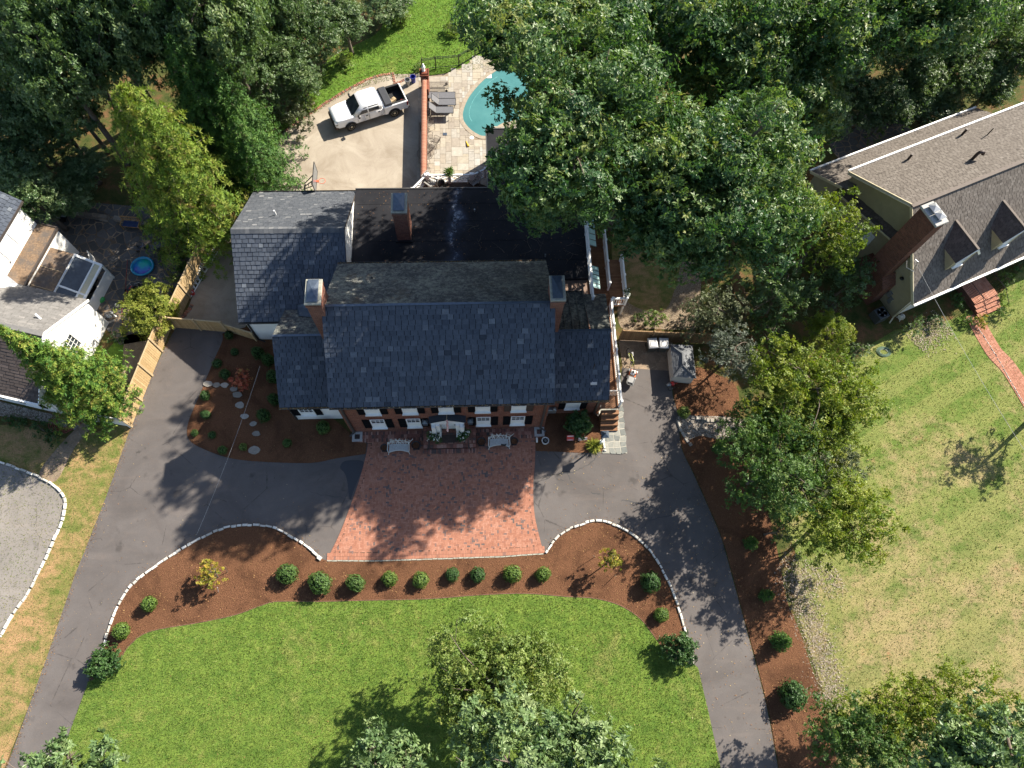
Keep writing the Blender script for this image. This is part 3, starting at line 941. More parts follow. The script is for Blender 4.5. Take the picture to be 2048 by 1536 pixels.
# neighbour's brick path: bricks laid across
PATH = smooth(PX([(1945, 630), (1985, 700), (2020, 740), (2075, 830)]), 8)
PATHW = 0.62
bk = []
for a, b in zip(PATH, PATH[1:]):
    t = (b - a); L = t.length; t = t / L
    nn = Vector((-t.y, t.x, 0))
    m = int(L / 0.105) + 1
    for k in range(m):
        p = a + t * (k * L / m); q = a + t * ((k + 0.92) * L / m)
        for j in range(6):
            s0, s1 = -PATHW + j * 0.21, -PATHW + j * 0.21 + 0.2
            bk.append([tuple((p + nn * s0)[:2]), tuple((q + nn * s0)[:2]), tuple((q + nn * s1)[:2]), tuple((p + nn * s1)[:2])])
pw = [(p + Vector((-(0.55), -0.35, 0))) for p in PATH] + [(p + Vector((0.55, 0.35, 0))) for p in PATH[::-1]]
paving('brick_path', bk, 0.25 + 0.75 * RNG.random(len(bk)), 0.030, M_['paver'], pw, M_['sand'])

# tar lines over cracks in the drive
g = N('crack_seal', 0.5, 0.5); g.color((0.02, 0.02, 0.021)); M_['tar'] = g.m


def crack(px, w=0.06, jit=0.05):
    pts = smooth(PX(px, 0.0125), 5)
    mb = MB()
    prev = None
    for i, p in enumerate(pts):
        d = (pts[min(i + 1, len(pts) - 1)] - pts[max(i - 1, 0)]).normalized()
        nn = Vector((-d.y, d.x, 0))
        ww = w * random.uniform(0.35, 1.2)
        q = p + nn * random.uniform(-jit, jit)
        cur = (q - nn * ww / 2, q + nn * ww / 2)
        if prev: mb.poly([prev[0], cur[0], cur[1], prev[1]])
        prev = cur
    tag(mb.build('crack_seal', M_['tar']), kind='structure')


for c_ in ([(1192, 912), (1183, 925), (1160, 938), (1140, 945), (1110, 949), (1095, 957), (1070, 966)], [(1110, 949), (1098, 951), (1085, 952)], [(1132, 942), (1138, 955), (1146, 966)], [(1113, 958), (1122, 960), (1129, 963)],
           [(1182, 985), (1192, 987), (1201, 987)], [(1242, 1001), (1270, 1005), (1300, 1014), (1328, 1025)], [(1345, 1030), (1315, 1036), (1295, 1043), (1284, 1058)], [(1070, 966), (1080, 968), (1082, 975)]):
    crack(c_)
crack([(620, 985), (660, 992), (705, 997)], 0.03)
g = N('wet_stain', 0.35, 0.6)
g.color((0.014, 0.014, 0.016))
M_['wet'] = g.m
ground('wet_patch', smooth(PX([(690, 922), (722, 921), (728, 932), (716, 960), (706, 985), (700, 1000), (694, 960), (688, 945), (680, 935)]), 5, True), 0.0125, M_['wet'])


# ------------------------------------------------ white stone edgings
def edging(pts, label, w=0.135, h=0.13, ln=0.36, name='stone_edging', skip=0.0):
    V, F, Rn = [], [], []
    pts = [Vector((p[0], p[1], 0)) for p in pts]
    # resample by arc length
    seg = [0]
    for a, b in zip(pts, pts[1:]): seg.append(seg[-1] + (b - a).length)

    def at(s):
        for i in range(len(seg) - 1):
            if seg[i + 1] >= s:
                return pts[i].lerp(pts[i + 1], (s - seg[i]) / max(1e-6, seg[i + 1] - seg[i]))
        return pts[-1].copy()
    s = 0
    mb = MB()
    rn = []
    while s < seg[-1] - 0.1:
        l = ln * random.uniform(0.75, 1.3)
        if random.random() >= skip:
            gp = random.uniform(.015, .04) if ln > .2 else .01
            a, b = at(s + gp), at(min(seg[-1], s + l - gp))
            j = Vector((random.uniform(-.03, .03), random.uniform(-.03, .03), 0))
            d = (b - a); L = d.length; d = d.normalized()
            m = Matrix.Translation(a + j) @ Matrix(((d.x, -d.y, 0, 0), (d.y, d.x, 0, 0), (0, 0, 1, 0), (0, 0, 0, 1)))
            ww = w * random.uniform(0.8, 1.2)
            mb.bbox((0, -ww / 2, 0.0), (L, ww / 2, h * random.uniform(0.8, 1.15)), 0.022, m)
            rn += [random.random()] * 10
        s += l
    o = mb.build(name, M_['edging'], rec=True)
    at_ = o.data.attributes.new('rnd', 'FLOAT', 'FACE')
    at_.data.foreach_set('value', rn)
    return tag(o, label, 'stone edging')


edging(BED_TOP, 'white cobble edging curving round the mulch bed west of the brick court')
edging(BED_TOP2, 'white cobble edging curving round the mulch bed east of the brick court')
edging(PX([(1376, 1327), (1388, 1326)]), 'short return of white stones beside the dark round bush at the drive corner', 0.16, 0.14, 0.4)
edging(PX([(636, 1114), (646, 1121)]), 'two chunky white stones at the lower left corner of the brick court', 0.24, 0.16, 0.25)
edging(OLD, 'pale cobble edging around the old grey neighbour driveway')
edging(PX([(1198, 824), (1204, 866), (1209, 903)]), 'white stone edge between mulch and flagstone strip', 0.12, 0.14, 0.5)
edging(PX([(1380, 836), (1400, 838), (1420, 842), (1478, 840)]), 'row of pale rocks along the top of the pebble strip', 0.22, 0.14, 0.32, 'rock_edging').data.materials[0] = M_['rock']
edging(PX([(1356, 842), (1362, 862), (1374, 880), (1382, 892)]), 'loose pale rocks at the left end of the pebble strip', 0.2, 0.13, 0.4, 'rock_edging', 0.0).data.materials[0] = M_['rock']
edging(PX([(568, 264), (600, 241), (641, 213), (690, 182), (732, 160), (762, 150), (790, 147)]), 'red brick edging along the curved concrete yard', 0.22, 0.06, 0.1, 'brick_edging').data.materials[0] = M_['paver']
edging(PX([(787, 150), (789, 168), (834, 150)]), 'short brick edging between concrete yard and bin corner', 0.2, 0.05, 0.1, 'brick_edging').data.materials[0] = M_['paver']
edging(PX([(385, 610), (362, 640)]), 'red brick edging at the foot of the wooden fence in the concrete side yard', 0.24, 0.08, 0.1, 'brick_edging').data.materials[0] = M_['paver']
edging(PX([(1955, 655), (1992, 712), (2060, 830)]), 'pale edging stones along the lower side of the neighbour brick path', 0.06, 0.06, 0.25)
for lab, px, r in (('flat grey stepping stone nearest the drive', (416, 768), .36), ('tan sunlit stepping stone next to it', (434, 770), .3), ('pale stepping stone left of the red maple', (450, 771), .3),
                   ('small stepping stone below the red maple', (468, 779), .3), ('forked stepping stone under the maple', (475, 790), .36), ('long stepping stone right of the maple row', (480, 811), .38),
                   ('squarish stepping stone by the wire', (490, 833), .3), ('small round stepping stone in the lower bed', (507, 848), .27), ('rounded stepping stone below the tall evergreen', (513, 868), .3), ('large flat stepping stone at the lower edge of the dark bed', (508, 901), .45)):
    c = P(*px)
    r *= .85
    n_ = 9
    ang = random.uniform(0, 6)
    prof = [Vector((c.x + r * random.uniform(.75, 1.1) * math.cos(a) * 1.1, c.y + r * random.uniform(.6, .85) * math.sin(a), 0)) for a in [ang + 2 * math.pi * k / n_ for k in range(n_)]]
    mb = MB(); mb.prism(prof, 0.0, 0.085)
    o = mb.build('stepping_stone', M_['rock'])
    at_ = o.data.attributes.new('rnd', 'FLOAT', 'FACE'); at_.data.foreach_set('value', [0.35 + 0.4 * random.random()] * len(o.data.polygons))
    tag(o, lab, 'stone', 'stepping stones in the dark mulch bed')


# ------------------------------------------------ grass blades (nobody could count them)
def grass(name, poly, dens, h, mat, zbase, label, mask=None, w=0.02):
    a = np.array([(p[0], p[1]) for p in poly])
    lo, hi = a.min(0), a.max(0)
    n = int((hi - lo)[0] * (hi - lo)[1] * dens)
    pt = lo + RNG.random((n, 2)) * (hi - lo)
    pt = pt[in_poly(pt, a)]
    pr = proj(np.c_[pt, np.zeros(len(pt))])
    pt = pt[(pr[:, 0] > -60) & (pr[:, 0] < 2110) & (pr[:, 1] > -60) & (pr[:, 1] < 1600)]
    if mask is not None: pt = pt[mask(pt)]
    n = len(pt)
    ang = RNG.random(n) * 6.283
    lean = RNG.normal(0, 0.6, (n, 2)) * h
    ln = h * RNG.uniform(0.5, 1.3, n)
    ww = w * RNG.uniform(0.6, 1.5, n)
    dx, dy = np.cos(ang) * ww, np.sin(ang) * ww
    V = np.empty((n, 3, 3))
    V[:, 0] = np.c_[pt[:, 0] - dx, pt[:, 1] - dy, np.full(n, zbase)]
    V[:, 1] = np.c_[pt[:, 0] + dx, pt[:, 1] + dy, np.full(n, zbase)]
    V[:, 2] = np.c_[pt[:, 0] + lean[:, 0], pt[:, 1] + lean[:, 1], zbase + ln]
    noise = 0.5 + 0.25 * np.sin(pt[:, 0] * 1.1 + 1.7 * np.sin(pt[:, 1] * 0.7)) + 0.25 * np.sin(pt[:, 1] * 1.7 + 2.1 * np.sin(pt[:, 0] * 0.45))
    rnd = np.clip(0.25 * RNG.random(n) + 0.7 * noise * RNG.random(n) ** 0.5, 0, 1)
    o = fast_obj(name, V.reshape(-1, 3), np.arange(3 * n).reshape(n, 3), mat, rnd=rnd)
    return tag(o, label, 'grass', None, 'stuff')


grass('lawn_grass', FRONT, 300, 0.085, L_['grass'], 0.026, 'bright green mown grass on the front lawn', w=0.016)
grass('rear_grass', REAR_LAWN, 130, 0.09, L_['grass'], 0.004, 'longer green grass on the lawn behind the concrete yard', w=0.025)
grass('dry_grass', LAWN_R, 70, 0.07, L_['straw'], 0.004, 'half dry straw coloured grass on the neighbour lawn', w=0.022)
grass('verge_grass', VERGE2, 90, 0.06, L_['straw'], 0.004, 'dry grass on the verge between the two driveways', w=0.02)


# ------------------------------------------------ litter: fallen leaves, chips and grit that stray over the edges
g = N('litter', 0.9, 0.15)
g.color(g.ramp(g.attr(), [(0, (0.05, 0.025, 0.014)), (0.4, (0.16, 0.08, 0.04)), (0.7, (0.28, 0.16, 0.07)), (0.9, (0.34, 0.25, 0.10)), (1, (0.45, 0.38, 0.25))]))
M_['litter'] = g.m


g = N('chips', 0.95, 0.1)
g.color(g.ramp(g.attr(), [(0, (0.12, 0.085, 0.06)), (0.5, (0.22, 0.18, 0.14)), (1, (0.34, 0.30, 0.25))]))
M_['chips'] = g.m


def litter(name, label, pts, size, z=0.0, lo=0.0, hi=1.0, mat='litter'):
    pts = np.asarray(pts, float)
    n = len(pts)
    a = RNG.random(n) * 6.283
    L = size * RNG.uniform(.5, 1.5, n); Wd = L * RNG.uniform(.25, .7, n)
    d = np.c_[np.cos(a), np.sin(a), RNG.normal(0, .25, n)]; s = np.c_[-np.sin(a), np.cos(a), RNG.normal(0, .25, n)]
    c = np.c_[pts[:, :2], (pts[:, 2] if pts.shape[1] > 2 else np.full(n, z)) + L * .3]
    V = np.stack([c - d * L[:, None] * .5, c + s * Wd[:, None] * .5, c + d * L[:, None] * .5, c - s * Wd[:, None] * .5], 1).reshape(-1, 3)
    o = fast_obj(name, V, np.arange(4 * n).reshape(-1, 4), M_[mat], rnd=RNG.uniform(lo, hi, n))
    return tag(o, label, 'litter', None, 'stuff')


def along(line, n, sig, bias=0.0):
    line = [Vector((p[0], p[1], 0)) for p in line]
    seg = np.array([(b - a).length for a, b in zip(line, line[1:])]); pr = seg / seg.sum()
    out = []
    for i in RNG.choice(len(seg), n, p=pr):
        a, b = line[i], line[i + 1]
        d = (b - a).normalized(); q = a.lerp(b, float(RNG.random()))
        off = float(RNG.normal(bias, sig))
        out.append((q.x - d.y * off, q.y + d.x * off))
    return out


def scatter(poly, n):
    a = np.array([(p[0], p[1]) for p in poly]); lo, hi = a.min(0), a.max(0)
    q = lo + RNG.random((n, 2)) * (hi - lo)
    return q[in_poly(q, a)]


LEFT_EDGE = PX([(15, 1530), (92, 1320), (150, 1150), (213, 992), (262, 853), (300, 755), (340, 670)])
RIGHT_EDGE = PX([(1345, 790), (1356, 833), (1363, 896), (1384, 942), (1415, 1011), (1442, 1075), (1460, 1138), (1479, 1208), (1530, 1400), (1556, 1536)])
litter('edge_litter', 'brown chips and dead leaves strewn along the edges of the drive', along(LEFT_EDGE, 1500, .16, -.05) + along(RIGHT_EDGE, 1300, .2, .1) + along(BED_TOP, 500, .2, .1) + along(BED_TOP2, 500, .2, .1) + along(PX([(375, 872), (410, 899), (515, 923), (672, 917)]), 300, .12) + along(PX([(1072, 902), (1172, 906), (1208, 902)]), 160, .12), .05, .012, 0, .85)
litter('drive_litter', 'thin scatter of dead leaves lying on the asphalt drive', scatter(PX([(1075, 910), (1380, 910), (1440, 1070), (1500, 1300), (1556, 1536), (1440, 1536), (1385, 1320), (1300, 1090), (1200, 1040), (1090, 1100)]), 1500), .06, .012, .3, 1)
litter('drive_litter', 'few dead leaves lying on the left branch of the drive', scatter(PX([(15, 1530), (150, 1150), (265, 860), (380, 900), (640, 940), (650, 1100), (450, 1050), (260, 1170), (180, 1350), (110, 1530)]), 700), .05, .012, .3, 1)
litter('lawn_litter', 'fallen tan leaves and straw on the front lawn', scatter(FRONT, 350), .06, .05, .4, 1)
litter('lawn_litter', 'pale straw and leaves on the neighbour lawn', scatter(LAWN_R, 1200), .06, .03, .5, 1)
litter('mulch_chips', 'loose light chips on the surface of the front mulch bed', scatter(BED_TOP + PX([(653, 1121), (1086, 1108)]) + BED_TOP2 + LAWN_TOP[::-1], 6000), .07, .032, .1, .75)
litter('mulch_chips', 'loose chips on the right hand mulch strip', scatter(SBED, 4500), .07, .032, .1, .75)
litter('mulch_chips', 'loose chips and pale bits on the shaded mulch bed', scatter(LBED, 1800), .06, .034, .1, .8)
litter('court_litter', 'sand and leaf bits on the brick court', scatter(COURT, 500), .045, .05, .2, .8)
litter('wood_chips', 'pale grey wood chips strewn between the mulch strip and the neighbour lawn', along(PX([(1572, 1150), (1598, 1215), (1628, 1290), (1650, 1370), (1660, 1420)]), 4200, .5, .35) + along(PX([(1560, 1120), (1640, 1170), (1680, 1150)]), 1200, .6), .075, .02, 0, 1, 'chips')
litter('wood_chips', 'pale dry chips on the bare ground below the tan house', along(PX([(1830, 690), (1860, 665), (1895, 650)]), 1500, .6), .08, .02, 0, 1, 'chips')


# ---------------------------------------------------------------- roofs, windows, walls: shared builders
def slates(name, e0, e1, r0, r1, mat, parent, expo=0.24, wid=0.30, th=0.03, jit=0.014, gap=0.03, local=False):
    """a roof slope laid slate by slate from the eave e0-e1 up to r0-r1 (left-right as seen from below)"""
    e0, e1, r0, r1 = (np.array(p, float) for p in (e0, e1, r0, r1))
    sl = max(np.linalg.norm(r0 - e0), 0.01)
    n = max(1, int(round(sl / expo)))
    nrm = np.cross(e1 - e0, r0 - e0)
    nrm /= np.linalg.norm(nrm)
    if nrm[2] < 0: nrm = -nrm
    V, F, Rn = [p - nrm * .006 for p in (e0, e1, r1, r0)], [(0, 1, 2, 3)], [0.0]
    for i in range(n):
        a0, a1 = e0 + (r0 - e0) * i / n, e1 + (r1 - e1) * i / n
        b0, b1 = e0 + (r0 - e0) * (i + 1.12) / n, e1 + (r1 - e1) * (i + 1.12) / n
        if i == n - 1: b0, b1 = r0, r1
        L = np.linalg.norm(a1 - a0)
        if L < 0.05: continue
        s = -wid * (0.5 if i % 2 else 0.0) + random.uniform(-.03, .03)
        while s < L - 0.01:
            w = wid * random.uniform(0.82, 1.18)
            u0, u1 = max(0, s) / L, min(L, s + w - gap) / L
            if u1 - u0 > 0.02 / L:
                j = random.uniform(-jit, jit)
                dn = (e0 - r0) / sl * j
                t = th * random.uniform(0.8, 1.4)
                tl = random.uniform(-.004, .004)
                p = [a0 + (a1 - a0) * u0 + dn, a0 + (a1 - a0) * u1 + dn, b0 + (b1 - b0) * u1, b0 + (b1 - b0) * u0]
                k = len(V)
                V += [p[0] + nrm * (t + tl), p[1] + nrm * (t - tl), p[2] + nrm * 0.006, p[3] + nrm * 0.006, p[0] - nrm * .002, p[1] - nrm * .002]
                F += [(k, k + 1, k + 2, k + 3), (k + 4, k + 5, k + 1, k), (k + 4, k, k + 3, k + 3)]
                v = min(1, max(.12, random.gauss(0.5, 0.14)))
                if random.random() < 0.03: v = random.uniform(0.85, 1)
                Rn += [v, 0.0, 0.0]  # lower slate edges take the darkest tone: course shadows painted in
            s += w
    F = [f if f[2] != f[3] else (f[0], f[1], f[2], f[1] - 4 + 4) for f in F]
    Fq = np.array([f for f in F if len(set(f)) == 4])
    Rq = np.array([r for f, r in zip(F, Rn) if len(set(f)) == 4])
    V = np.array(V)
    if parent is not None and not local:
        im = np.array(inv_of(parent))
        V = V @ im[:3, :3].T + im[:3, 3]
    return fast_obj(name, V, Fq, mat, parent, rnd=Rq)


def at_y(px, py, y):
    d = CAM_M @ np.array([(px - CX) / FPX, -(py - CY) / FPX, -1.0])
    t = y / d[1]
    return Vector((d[0] * t, y, CAM_H + d[2] * t))


def frame_mat(o, d):
    """matrix with local x along the wall d, local y into the wall, z up; o = origin"""
    d = Vector((d[0], d[1], 0)).normalized()
    n = Vector((-d.y, d.x, 0))
    return Matrix.Translation(o) @ Matrix(((d.x, n.x, 0, 0), (d.y, n.y, 0, 0), (0, 0, 1, 0), (0, 0, 0, 1)))


def window(parent, m, w, h, cols=3, rows=2, blind=0.5, sill=True, name='window', local=False, shutters=None, smat=None, lintel=None):
    """m: matrix at the middle of the sill, x along the wall, -y outwards"""
    t = 0.07
    mb = MB()
    mb.box((-w / 2, -0.05, 0), (-w / 2 + t, 0.06, h), m).box((w / 2 - t, -0.05, 0), (w / 2, 0.06, h), m)
    mb.box((-w / 2 + t, -0.048, h - t), (w / 2 - t, 0.06, h), m).box((-w / 2 + t, -0.048, 0), (w / 2 - t, 0.06, t), m)
    fr = mb.build(name, M_['white'], parent, local)
    if sill:
        mb = MB(); mb.box((-w / 2 - 0.05, -0.15, -0.07), (w / 2 + 0.05, 0.02, -0.002), m)
        mb.build('sill', M_['white'], fr, local)
    zb = t + (h - 2 * t) * blind
    mb = MB()
    if blind > 0: mb.box((-w / 2 + t, -0.022, zb - 0.025), (w / 2 - t, 0.02, zb + 0.03), m)
    for i in range(1, cols):
        x = -w / 2 + t + (w - 2 * t) * i / cols
        mb.box((x - 0.014, -0.018, zb), (x + 0.014, 0.02, h - t), m)
    for j in range(1, rows):
        z = zb + (h - t - zb) * j / rows
        mb.box((-w / 2 + t, -0.016, z - 0.014), (w / 2 - t, 0.02, z + 0.014), m)
    mb.build('muntins', M_['white'], fr, local)
    mb = MB(); mb.box((-w / 2 + t, 0.0, zb), (w / 2 - t, 0.018, h - t), m)
    mb.build('pane', M_['glass'], fr, local)
    if blind > 0:
        mb = MB(); mb.box((-w / 2 + t, -0.012, t), (w / 2 - t, 0.018, zb - 0.025), m)
        mb.build('blind', M_['white'], fr, local)
    if shutters:
        for sgn in (-1, 1):
            x0 = sgn * (w / 2 + 0.03 + shutters / 2)
            mb = MB()
            a, b = x0 - shutters / 2, x0 + shutters / 2
            mb.box((a, -0.055, -0.05), (a + .05, -0.005, h + .02), m).box((b - .05, -0.055, -0.05), (b, -0.005, h + .02), m)
            for z in (-0.05, h * 0.5 - .03, h - .05): mb.box((a + .05, -0.053, z), (b - .05, -0.005, z + 0.07), m)
            k = int(h / 0.07)
            for i in range(k):
                z = i * h / k
                mb.mesh([m @ Vector(p) for p in ((a + .05, -.05, z), (b - .05, -.05, z), (b - .05, -.012, z + h / k), (a + .05, -.012, z + h / k))], [(0, 1, 2, 3)])
            mb.build('shutter', smat or M_['shutter'], parent, local)
    return fr


def gable_block(mb, x0, x1, y0, y1, ze, yr, zr, z0=0.0):
    """house body: walls up to the eaves and gables up to the ridge (ridge along x)"""
    A = [(x0, y0), (x1, y0), (x1, y1), (x0, y1)]
    mb.mesh([(x0, y0, z0), (x1, y0, z0), (x1, y1, z0), (x0, y1, z0), (x0, y0, ze), (x1, y0, ze), (x1, y1, ze), (x0, y1, ze), (x0, yr, zr), (x1, yr, zr)],
            [(0, 1, 5, 4), (2, 3, 7, 6), (1, 2, 6, 9, 5), (3, 0, 4, 8, 7), (4, 5, 9, 8), (6, 7, 8, 9)])


def gutter(name, a, b, mat, parent, w=0.13, up=0.1):
    a, b = Vector(a), Vector(b)
    d = (b - a).normalized()
    nn = Vector((d.y, -d.x, 0)) * w
    mb = MB()
    lo = Vector((0, 0, -up))
    mb.poly([a + lo, b + lo, b + lo + nn, a + lo + nn]).poly([a + lo + nn, b + lo + nn, b + nn, a + nn]).poly([a + nn, b + nn, b + nn * 0.9, a + nn * 0.9])
    mb.poly([a + nn * .9, b + nn * .9, b + nn * .9 + lo * .9, a + nn * .9 + lo * .9]).poly([a + nn * .9 + lo * .9, b + nn * .9 + lo * .9, b + lo * .9, a + lo * .9])
    mb.poly([a, b, b + lo, a + lo])
    for k in range(int((b - a).length / 0.9)):
        p = a.lerp(b, (k + .5) / max(1, int((b - a).length / 0.9)))
        mb.bar(p + Vector((0, 0, .01)), p + nn + Vector((0, 0, .01)), 0.03, 0.012)
    return mb.build(name, mat, parent)


# ---------------------------------------------------------------- the brick house
H = thing('brick_house', 'large two storey brick house with blue slate roofs, black shutters and three chimneys', 'house', (-2.2, 18.8, 0))
mb = MB(); gable_block(mb, -8.5, 4.2, 14.16, 23.4, 5.36, 18.85, 8.72)
mb.build('wall', M_['brick'], H)
mb = MB(); gable_block(mb, -12.13, -8.52, 15.11, 21.5, 2.82, 18.57, 5.5)
mb.build('wing_wall', M_['siding_white'], H)
mb = MB(); gable_block(mb, -15.18, -8.42, 20.95, 30.6, 3.05, 25.75, 6.02)
mb.build('wing_wall', M_['siding_white'], H)
mb = MB(); gable_block(mb, 4.22, 7.85, 15.11, 20.0, 2.86, 18.6, 5.4)
mb.build('wing_wall', M_['brick'], H)
mb = MB(); mb.box((-8.40, 23.42, 0), (7.35, 30.6, 3.0)).box((0.95, 30.62, 0), (7.35, 35.8, 3.0)).box((4.22, 20.02, 0), (7.35, 23.4, 3.0))
mb.build('rear_wall', M_['brick'], H)

slates('slate_roof', (-8.83, 13.97, 5.40), (4.42, 13.97, 5.40), (-8.83, 18.85, 8.86), (4.42, 18.85, 8.86), M_['slate'], H, 0.30, 0.385)
slates('lichen_roof', (4.42, 23.65, 5.35), (-8.83, 23.65, 5.35), (4.42, 18.85, 8.86), (-8.83, 18.85, 8.86), M_['slate_lichen'], H, 0.18, 0.22, 0.012)
slates('slate_roof', (-12.45, 14.95, 2.88), (-8.52, 14.95, 2.88), (-12.45, 18.57, 5.62), (-8.52, 18.57, 5.62), M_['slate'], H, 0.275, 0.36)
slates('lichen_roof', (-8.52, 22.4, 2.72), (-12.45, 22.4, 2.72), (-8.52, 18.57, 5.62), (-12.45, 18.57, 5.62), M_['slate_lichen'], H, 0.18, 0.25, 0.012)
slates('slate_roof', (-15.47, 20.78, 3.08), (-8.38, 20.78, 3.08), (-15.47, 25.75, 6.14), (-8.38, 25.75, 6.14), M_['slate'], H, 0.275, 0.36)
slates('rear_slate_roof', (-8.38, 30.8, 3.08), (-15.47, 30.8, 3.08), (-8.38, 25.75, 6.14), (-15.47, 25.75, 6.14), M_['slate_rear'], H, 0.15, 0.34, 0.012)
slates('slate_roof', (4.24, 14.95, 2.92), (8.17, 14.95, 2.92), (4.24, 18.62, 5.5), (8.17, 18.62, 5.5), M_['slate'], H, 0.275, 0.36)
slates('lichen_roof', (8.45, 22.2, 3.5), (6.92, 22.2, 3.5), (8.17, 18.62, 5.48), (6.92, 18.62, 5.48), M_['slate_lichen'], H, 0.18, 0.25, 0.012)
# ridges
for a, b in (((-8.83, 18.85, 8.88), (4.42, 18.85, 8.88)), ((-12.45, 18.57, 5.64), (-8.55, 18.57, 5.64)), ((4.4, 18.62, 5.52), (8.17, 18.62, 5.52))):
    mb = MB(); mb.bar(a, b, 0.14, 0.05); mb.build('ridge', M_['lead'], H)
V_ = []
mb = MB()
for k in range(24):
    x = -15.47 + k * 7.09 / 24
    for sy in (-1, 1):
        mb.mesh([(x, 25.75, 6.19), (x + .285, 25.75, 6.19), (x + .285, 25.75 + sy * .24, 6.04), (x, 25.75 + sy * .24, 6.04)], [(0, 1, 2, 3)])
o = mb.build('ridge', M_['slate_rear'], H)
o.data.attributes.new('rnd', 'FLOAT', 'FACE').data.foreach_set('value', [0.55 + 0.4 * random.random() for _ in range(48)])
# metal roof beside the chimney, with seams
mb = MB()
mb.poly([(4.95, 22.35, 3.6), (6.92, 22.35, 3.6), (6.92, 18.7, 5.0), (4.95, 18.7, 5.0)]).box((4.9, 22.2, 3.0), (6.95, 22.37, 3.58))
mb.build('metal_roof', M_['slate_lichen'], H)
for x in (5.0, 5.45, 5.93, 6.4, 6.9):
    mb = MB(); mb.bar((x, 22.36, 3.62), (x, 18.75, 5.02), 0.035, 0.06); mb.build('roof_seam', M_['gutter'], H)
mb = MB(); mb.bar((4.93, 22.38, 3.62), (6.95, 22.38, 3.62), 0.05, 0.05); mb.build('roof_seam', M_['gutter'], H)
# soffit boards and rakes
for (x, y0, z0, y1, z1) in ((-8.80, 14.0, 5.36, 18.85, 8.82), (4.38, 14.0, 5.36, 18.85, 8.82), (-8.80, 23.6, 5.3, 18.85, 8.82), (4.38, 23.6, 5.3, 18.85, 8.82), (-12.42, 15.0, 2.84, 18.57, 5.58), (8.13, 15.0, 2.88, 18.62, 5.46),
                            (-15.44, 20.8, 3.02, 25.75, 6.1), (-15.44, 30.75, 3.02, 25.75, 6.1), (-8.40, 20.8, 3.02, 25.75, 6.1), (-8.40, 30.75, 3.02, 25.75, 6.1)):
    mb = MB(); mb.bar((x, y0, z0 - .06), (x, y1, z1 - .06), 0.06, 0.16); mb.build('rake_board', M_['downspout'], H)
for a, b in (((-8.5, 13.99, 5.24), (4.2, 14.155, 5.34)), ((-12.13, 14.97, 2.72), (-8.52, 15.10, 2.82)), ((4.22, 14.97, 2.76), (7.85, 15.10, 2.86)), ((-15.18, 20.82, 2.92), (-8.5, 20.94, 3.02))):
    mb = MB(); mb.box(a, b); mb.build('soffit', M_['offwhite'], H)
for a, b in (((-8.83, 13.99, 5.40), (4.42, 13.99, 5.40)), ((-12.45, 14.96, 2.87), (-8.9, 14.96, 2.87)), ((4.46, 14.96, 2.91), (8.17, 14.96, 2.91)), ((-15.47, 20.80, 3.07), (-10.9, 20.80, 3.07)), ((-8.38, 30.8, 3.07), (-15.47, 30.8, 3.07)), ((4.42, 23.65, 5.34), (-8.83, 23.65, 5.34))):
    gutter('gutter', a, b, M_['gutter'], H)
# flat roof
FRP = [(-8.36, 23.5), (7.55, 23.5), (7.55, 36.0), (0.85, 36.0), (0.85, 30.82), (-8.36, 30.82)]
mb = MB(); mb.prism(FRP, 3.02, 3.3)
fr_ = mb.build('flat_roof', M_['flat_roof'], H)
mb = MB(); mb.bar((-8.36, 30.84, 3.3), (0.85, 30.84, 3.3), .08, .1).bar((0.85, 30.84, 3.3), (0.85, 36, 3.3), .08, .1).bar((.85, 36, 3.3), (7.55, 36, 3.3), .08, .1)
mb.build('roof_edge', M_['gutter'], fr_)
for yy in (25.0, 26.6, 28.2, 29.6):
    mb = MB(); mb.bar((-8.2, yy, 3.305), (7.4, yy + random.uniform(-.04, .04), 3.305), .1, .016); mb.build('lap_seam', M_['flat_roof'], fr_)
# twigs fallen on the flat roof
for k in range(26):
    x, y = random.uniform(-0.5, 7.0), random.uniform(23.8, 30)
    a = random.uniform(0, 6.28)
    pts = [Vector((x, y, 3.32))]
    for j in range(4):
        a += random.uniform(-.6, .6)
        pts.append(pts[-1] + Vector((math.cos(a), math.sin(a), random.uniform(-.02, .05))) * random.uniform(.12, .35))
    if k == 0: tw = MB()
    tw.tube(pts, 0.012, 4, 0.004)
    if random.random() < .6: tw.tube([pts[2], pts[2] + Vector((math.cos(a + 1), math.sin(a + 1), .05)) * .35], 0.008, 3, 0.003)
tag(tw.build('fallen_twigs', M_['bark']), 'scattered bare twigs lying on the black flat roof', 'twigs', None, 'stuff')
# dark saddle between wing and chimney
mb = MB(); mb.poly([(-11.6, 21.6, 3.75), (-9.45, 21.9, 4.0), (-9.45, 20.3, 4.35), (-11.3, 20.6, 4.18)]).poly([(-11.6, 21.6, 3.75), (-11.3, 20.6, 4.18), (-11.6, 20.6, 3.4)])
mb.build('flashing', M_['lead'], H)


